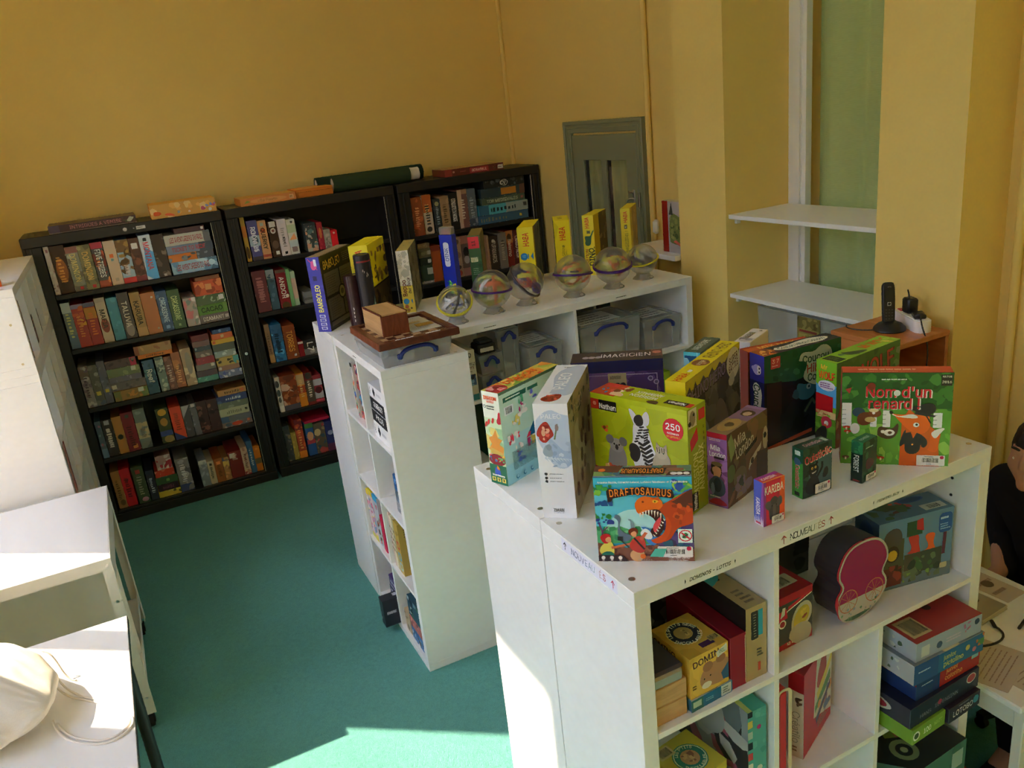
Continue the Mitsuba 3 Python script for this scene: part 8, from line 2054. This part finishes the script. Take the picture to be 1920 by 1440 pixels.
bones = [('pelvis', 'waist'), ('waist', 'chest'), ('chest', 'neck0'), ('neck0', 'neck'), ('neck', 'nk'), ('nk', 'sk'), ('sk', 'fh'), ('fh', 'jw'), ('jw', 'ch'), ('nk', 'jw'), ('nb', 'ns'), ('fh', 'chL'), ('fh', 'chR'), ('chL', 'jw'), ('chR', 'jw'), ('jw', 'lip'), ('brL', 'brR'), ('fh', 'brL'), ('fh', 'brR')]
for s in 'LR':
    bones += [('chest', 'sh' + s), ('sh' + s, 'neck0'), ('sh' + s, 'el' + s), ('el' + s, 'wr' + s), ('pelvis', 'hip' + s), ('hip' + s, 'kn' + s), ('kn' + s, 'an' + s), ('an' + s, 'to' + s), ('wr' + s, 'pm' + s), ('wr' + s, 'pk' + s), ('pm' + s, 'pk' + s), ('ea' + s, 'eb' + s), ('wr' + s, 'ta' + s), ('ta' + s, 'tb' + s), ('tb' + s, 'tc' + s)]
    for i in range(4):
        bones += [('pm' + s if i < 2 else 'pk' + s, f'f{i}a' + s), (f'f{i}a' + s, f'f{i}b' + s), (f'f{i}b' + s, f'f{i}c' + s)]
k = thing('person', 'person in a black top bent over the white desk, at the picture edge', 'person')
part(k, 'body', hull_chain(bones, J, .008, 10), 'skin', smooth=True)
JC = {q: (p, r + .012) for q, (p, r) in J.items()}
JC['neck0'] = (J['neck0'][0], .072)
JC['cuL'], JC['cuR'] = (J['wrL'][0] + [.03, 0, 0], .036), (J['wrR'][0] + [.03, 0, 0], .036)
cb = [('pelvis', 'waist'), ('waist', 'chest'), ('chest', 'neck0')]
for s in 'LR':
    cb += [('chest', 'sh' + s), ('sh' + s, 'neck0'), ('sh' + s, 'el' + s), ('el' + s, 'cu' + s), ('pelvis', 'hip' + s)]
part(k, 'top', hull_chain(cb, JC, .012, 8), 'dark_shirt', smooth=True, label='black long sleeved top')
JC['haL'], JC['haR'] = (J['anL'][0] + [0, 0, .02], .056), (J['anR'][0] + [0, 0, .02], .056)
part(k, 'trousers', hull_chain([b for s in 'LR' for b in (('pelvis', 'hip' + s), ('hip' + s, 'kn' + s), ('kn' + s, 'ha' + s))], JC, .012, 8), 'dark_shirt', smooth=True)
for s in 'LR':
    part(k, 'shoe', hull_chain([('an' + s, 'to' + s)], {'an' + s: (J['an' + s][0] - [0, 0, .04], .047), 'to' + s: (J['to' + s][0] + [0, 0, .006], .040)}, .01, 4), 'black_rubber', smooth=True)
HJ = {'a': (Jp(hx + .020, hy, hz + .050), .092), 'b': (Jp(hx - .022, hy, hz + .058), .070), 'c': (Jp(hx + .055, hy, hz - .010), .068), 'd': (Jp(hx + .012, hy + .040, hz + .030), .058), 'e': (Jp(hx + .012, hy - .040, hz + .030), .058)}
hair = hull_chain([('a', 'b'), ('a', 'c'), ('a', 'd'), ('a', 'e'), ('c', 'd'), ('c', 'e')], HJ, .008, 6)
nv = hair.vertices
hair.vertices = nv + hair.vertex_normals * ((meshkit.fbm(nv * [30, 90, 30], 3, 2) - .5) * .010)[:, None]
part(k, 'hair', hair, 'hair_dark', smooth=True)
for sg in (1, -1):
    part(k, 'eye', trimesh.creation.icosphere(2, .012), 'white_gloss', pose(hx - .0835, hy + sg * .030, hz + .012), smooth=True)
    part(k, 'eyebrow', tube(curve([(hx - .090, hy + sg * .016, hz + .044), (hx - .093, hy + sg * .032, hz + .049), (hx - .080, hy + sg * .050, hz + .044)], 8), .004, 6), 'hair_dark', smooth=True)
k = thing('office_chair', 'black chair under the person at the desk', 'chair')
part(k, 'seat', bx(1.74, 2.14, -1.80, -1.37, .295, .340, .020), 'dark_shirt')
part(k, 'backrest', bx(2.125, 2.165, -1.78, -1.39, .55, .95, .018), 'dark_shirt')
part(k, 'back_bar', bx(2.13, 2.155, -1.61, -1.56, .30, .60, .006), 'black_plastic')
part(k, 'column', cyl((1.94, -1.585, .05), (1.94, -1.585, .295), .025), 'black_plastic', smooth=30)
for q in range(5):
    a = q * 1.2566 + .4
    part(k, 'leg', trimesh.convex.convex_hull(np.vstack([bx(1.90, 1.98, -1.625, -1.545, .07, .10).vertices, trimesh.transform_points(bx(-.015, .015, -.015, .015, .045, .065).vertices, pose(1.94 + .27 * math.cos(a), -1.585 + .27 * math.sin(a), 0))])), 'black_plastic')
    part(k, 'caster', cyl((1.94 + .27 * math.cos(a) - .012, -1.585 + .27 * math.sin(a), .0225), (1.94 + .27 * math.cos(a) + .012, -1.585 + .27 * math.sin(a), .0225), .022), 'black_rubber', smooth=30)

# ---------------------------------------------------------------- white steel trolley and white table at the left
k = thing('trolley', 'cream white steel trolley on casters with a flat top', 'trolley')
ax0, ax1, ay0, ay1, az = -1.96, -1.150, .352, 1.205, .852
part(k, 'top_panel', bx(ax0 + .004, ax1 - .004, ay0 + .004, ay1 - .004, az - .010, az, .002), 'white_gloss')
part(k, 'rim', cat(bx(ax0, ax1, ay0, ay0 + .003, az - .050, az + .001), bx(ax0, ax1, ay1 - .003, ay1, az - .050, az + .001), bx(ax0, ax0 + .003, ay0 + .003, ay1 - .003, az - .050, az + .001), bx(ax1 - .003, ax1, ay0 + .003, ay1 - .003, az - .050, az + .001)), 'cream_metal')
for x, y, sx_, sy_ in ((ax1, ay0, -1, 1), (ax1, ay1, -1, -1), (ax0, ay0, 1, 1), (ax0, ay1, 1, -1)):
    a, b = sorted((x, x + sx_ * .042)), sorted((y, y + sy_ * .003))
    c_, d_ = sorted((x, x + sx_ * .003)), sorted((y, y + sy_ * .042))
    part(k, 'leg', cat(bx(a[0], a[1], b[0] + .0032 * sy_, b[1] + .0032 * sy_, .075, az - .004), bx(c_[0] + .0032 * sx_, c_[1] + .0032 * sx_, d_[0], d_[1], .075, az - .004)), 'cream_metal')
    for z in (az - .028, az - .20, .16):
        part(k, 'screw', cyl((x + sx_ * .020, y - sy_ * .0005, z), (x + sx_ * .020, y - sy_ * .0025, z), .006, 12), 'chrome', smooth=30)
    cxq, cyq = x + sx_ * .030, y + sy_ * .030
    part(k, 'caster', cat(cyl((cxq - .011, cyq, .030), (cxq + .011, cyq, .030), .030, 20), bx(cxq - .018, cxq + .018, cyq - .022, cyq + .022, .048, .070, .006), bx(cxq - .017, cxq - .013, cyq - .014, cyq + .014, .02, .055), bx(cxq + .013, cxq + .017, cyq - .014, cyq + .014, .02, .055)), 'black_rubber', smooth=30)
    part(k, 'caster_stem', cyl((cxq, cyq, .068), (cxq, cyq, .082), .012, 14), 'chrome', smooth=30)
part(k, 'side_panel', bx(ax0 + .01, ax1 - .012, ay0 + .30, ay0 + .304, .206, az - .012), 'cream_metal', label='cream panel set back under the top')
part(k, 'rail', bx(ax1 - .008, ax1 - .0045, ay0 + .045, ay1 - .045, .20, .245), 'cream_metal')
part(k, 'rail', bx(ax1 - .008, ax1 - .0045, ay0 + .045, ay1 - .045, az - .13, az - .055), 'cream_metal')
part(k, 'shelf', bx(ax0 + .006, ax1 - .009, ay0 + .016, ay1 - .006, .195, .205), 'cream_metal')
k = thing('table', 'white topped table with black legs, the white bag lying on it', 'table')
tx0, tx1, ty0, ty1, tz = -1.98, -1.128, -1.20, .085, .72
part(k, 'table_top', bx(tx0, tx1, ty0, ty1, tz - .024, tz, .002), 'white_gloss')
part(k, 'edge_band', bx(tx1, tx1 + .0015, ty0, ty1, tz - .0235, tz - .0005), 'black_plastic', label='thin grey edge band')
for x, y in ((tx1 - .032, ty1 - .20), (tx1 - .032, ty0 + .12), (tx0 + .05, ty1 - .20), (tx0 + .05, ty0 + .12)):
    part(k, 'leg', tube([(x, y, tz - .026), (x + (.004 if x > -1.5 else -.004), y - .02, 0)], .021, 14), 'black_metal', smooth=40)
part(k, 'rail', cat(bx(tx0 + .05, tx1 - .033, ty1 - .215, ty1 - .185, tz - .055, tz - .0245), bx(tx0 + .05, tx1 - .033, ty0 + .105, ty0 + .135, tz - .055, tz - .0245)), 'black_metal')

# the white cotton bag
k = thing('drawstring_bag', 'plump off-white cotton drawstring bag lying on the white table', 'bag')
g = trimesh.creation.icosphere(5, 1.0)
v = g.vertices.copy()
bx_, by_, bz_ = .30, .250, .125
az_ = np.arctan2(v[:, 1], v[:, 0])
sq = 1 / (np.abs(np.cos(az_)) ** 2.6 + np.abs(np.sin(az_)) ** 2.6) ** (1 / 2.6)
p = np.c_[v[:, 0] * bx_ * sq, v[:, 1] * by_ * sq, np.sign(v[:, 2]) * np.abs(v[:, 2]) ** .8 * bz_]
neck = np.clip((p[:, 0] - .02) / .3, 0, 1)                       # the mouth is gathered towards the aisle
p[:, 1] = p[:, 1] * (1 - .42 * neck ** 1.5) - .06 * neck
p[:, 2] = p[:, 2] * (1 - .62 * neck ** 1.2)
p[:, 2] = p[:, 2] - np.where(p[:, 2] < 0, 0, 0)
fold = meshkit.fbm(np.c_[p[:, 0] * 5, p[:, 1] * 16 + p[:, 0] * 6, p[:, 2] * 5], 3, 5) - .5
fold2 = meshkit.fbm(np.c_[p[:, 0] * 3.2 + 5, p[:, 1] * 4, p[:, 2] * 4], 3, 9) - .5
n_ = p / (np.linalg.norm(p, axis=1, keepdims=True) + 1e-9)
p = p + n_ * (fold * .022 + np.abs(fold2) * -.04 + .005)[:, None]
pl = np.sin(np.arctan2(p[:, 2], p[:, 1] + .06) * 11 + fold * 8)
p[:, 1:] = p[:, 1:] * (1 + (neck ** 2 * .07 * pl)[:, None])
p[:, 2] = np.maximum(p[:, 2] + .095, .0012)
g.vertices = p
Mb = pose(-1.598, -.325, tz, -24)
part(k, 'sack', g, 'canvas_white', Mb, smooth=True)
k2 = tz + .004
part(k, 'cord', tube(curve([(-1.36, -.30, tz + .07), (-1.325, -.34, tz + .012), (-1.28, -.385, k2), (-1.22, -.45, k2), (-1.16, -.545, k2), (-1.142, -.585, k2), (-1.155, -.625, k2), (-1.20, -.645, k2), (-1.26, -.615, k2), (-1.32, -.545, k2), (-1.35, -.48, tz + .012)], 60), .0038, 8), 'cord_white', smooth=True)
part(k, 'cord', tube(curve([(-1.35, -.28, tz + .08), (-1.318, -.325, tz + .02), (-1.272, -.378, k2 + .001), (-1.208, -.452, k2 + .001), (-1.152, -.548, k2 + .001), (-1.1335, -.590, k2 + .001), (-1.148, -.640, k2 + .001), (-1.198, -.662, k2 + .001), (-1.265, -.630, k2 + .001), (-1.33, -.555, k2 + .001), (-1.36, -.47, tz + .02)], 60), .0038, 8), 'cord_white', smooth=True)
part(k, 'cord', tube(curve([(-1.385, -.16, tz + .10), (-1.345, -.20, tz + .055), (-1.312, -.245, k2), (-1.30, -.255, k2)], 16), .003, 8), 'cord_white', smooth=True)
k = thing('cloth_bag', 'black cloth bag slumped behind the white cotton bag', 'bag')
g = trimesh.creation.icosphere(4, 1.0)
v = g.vertices
v = v * [.12, .055, .10] * (1 + .18 * (meshkit.fbm(v * 3, 3, 4) - .5))[:, None]
v[:, 2] = np.maximum(v[:, 2] + .07, .0005)
g.vertices = v
put(k, g, 'dark_shirt', pose(-1.74, .020, tz, -4), smooth=True)
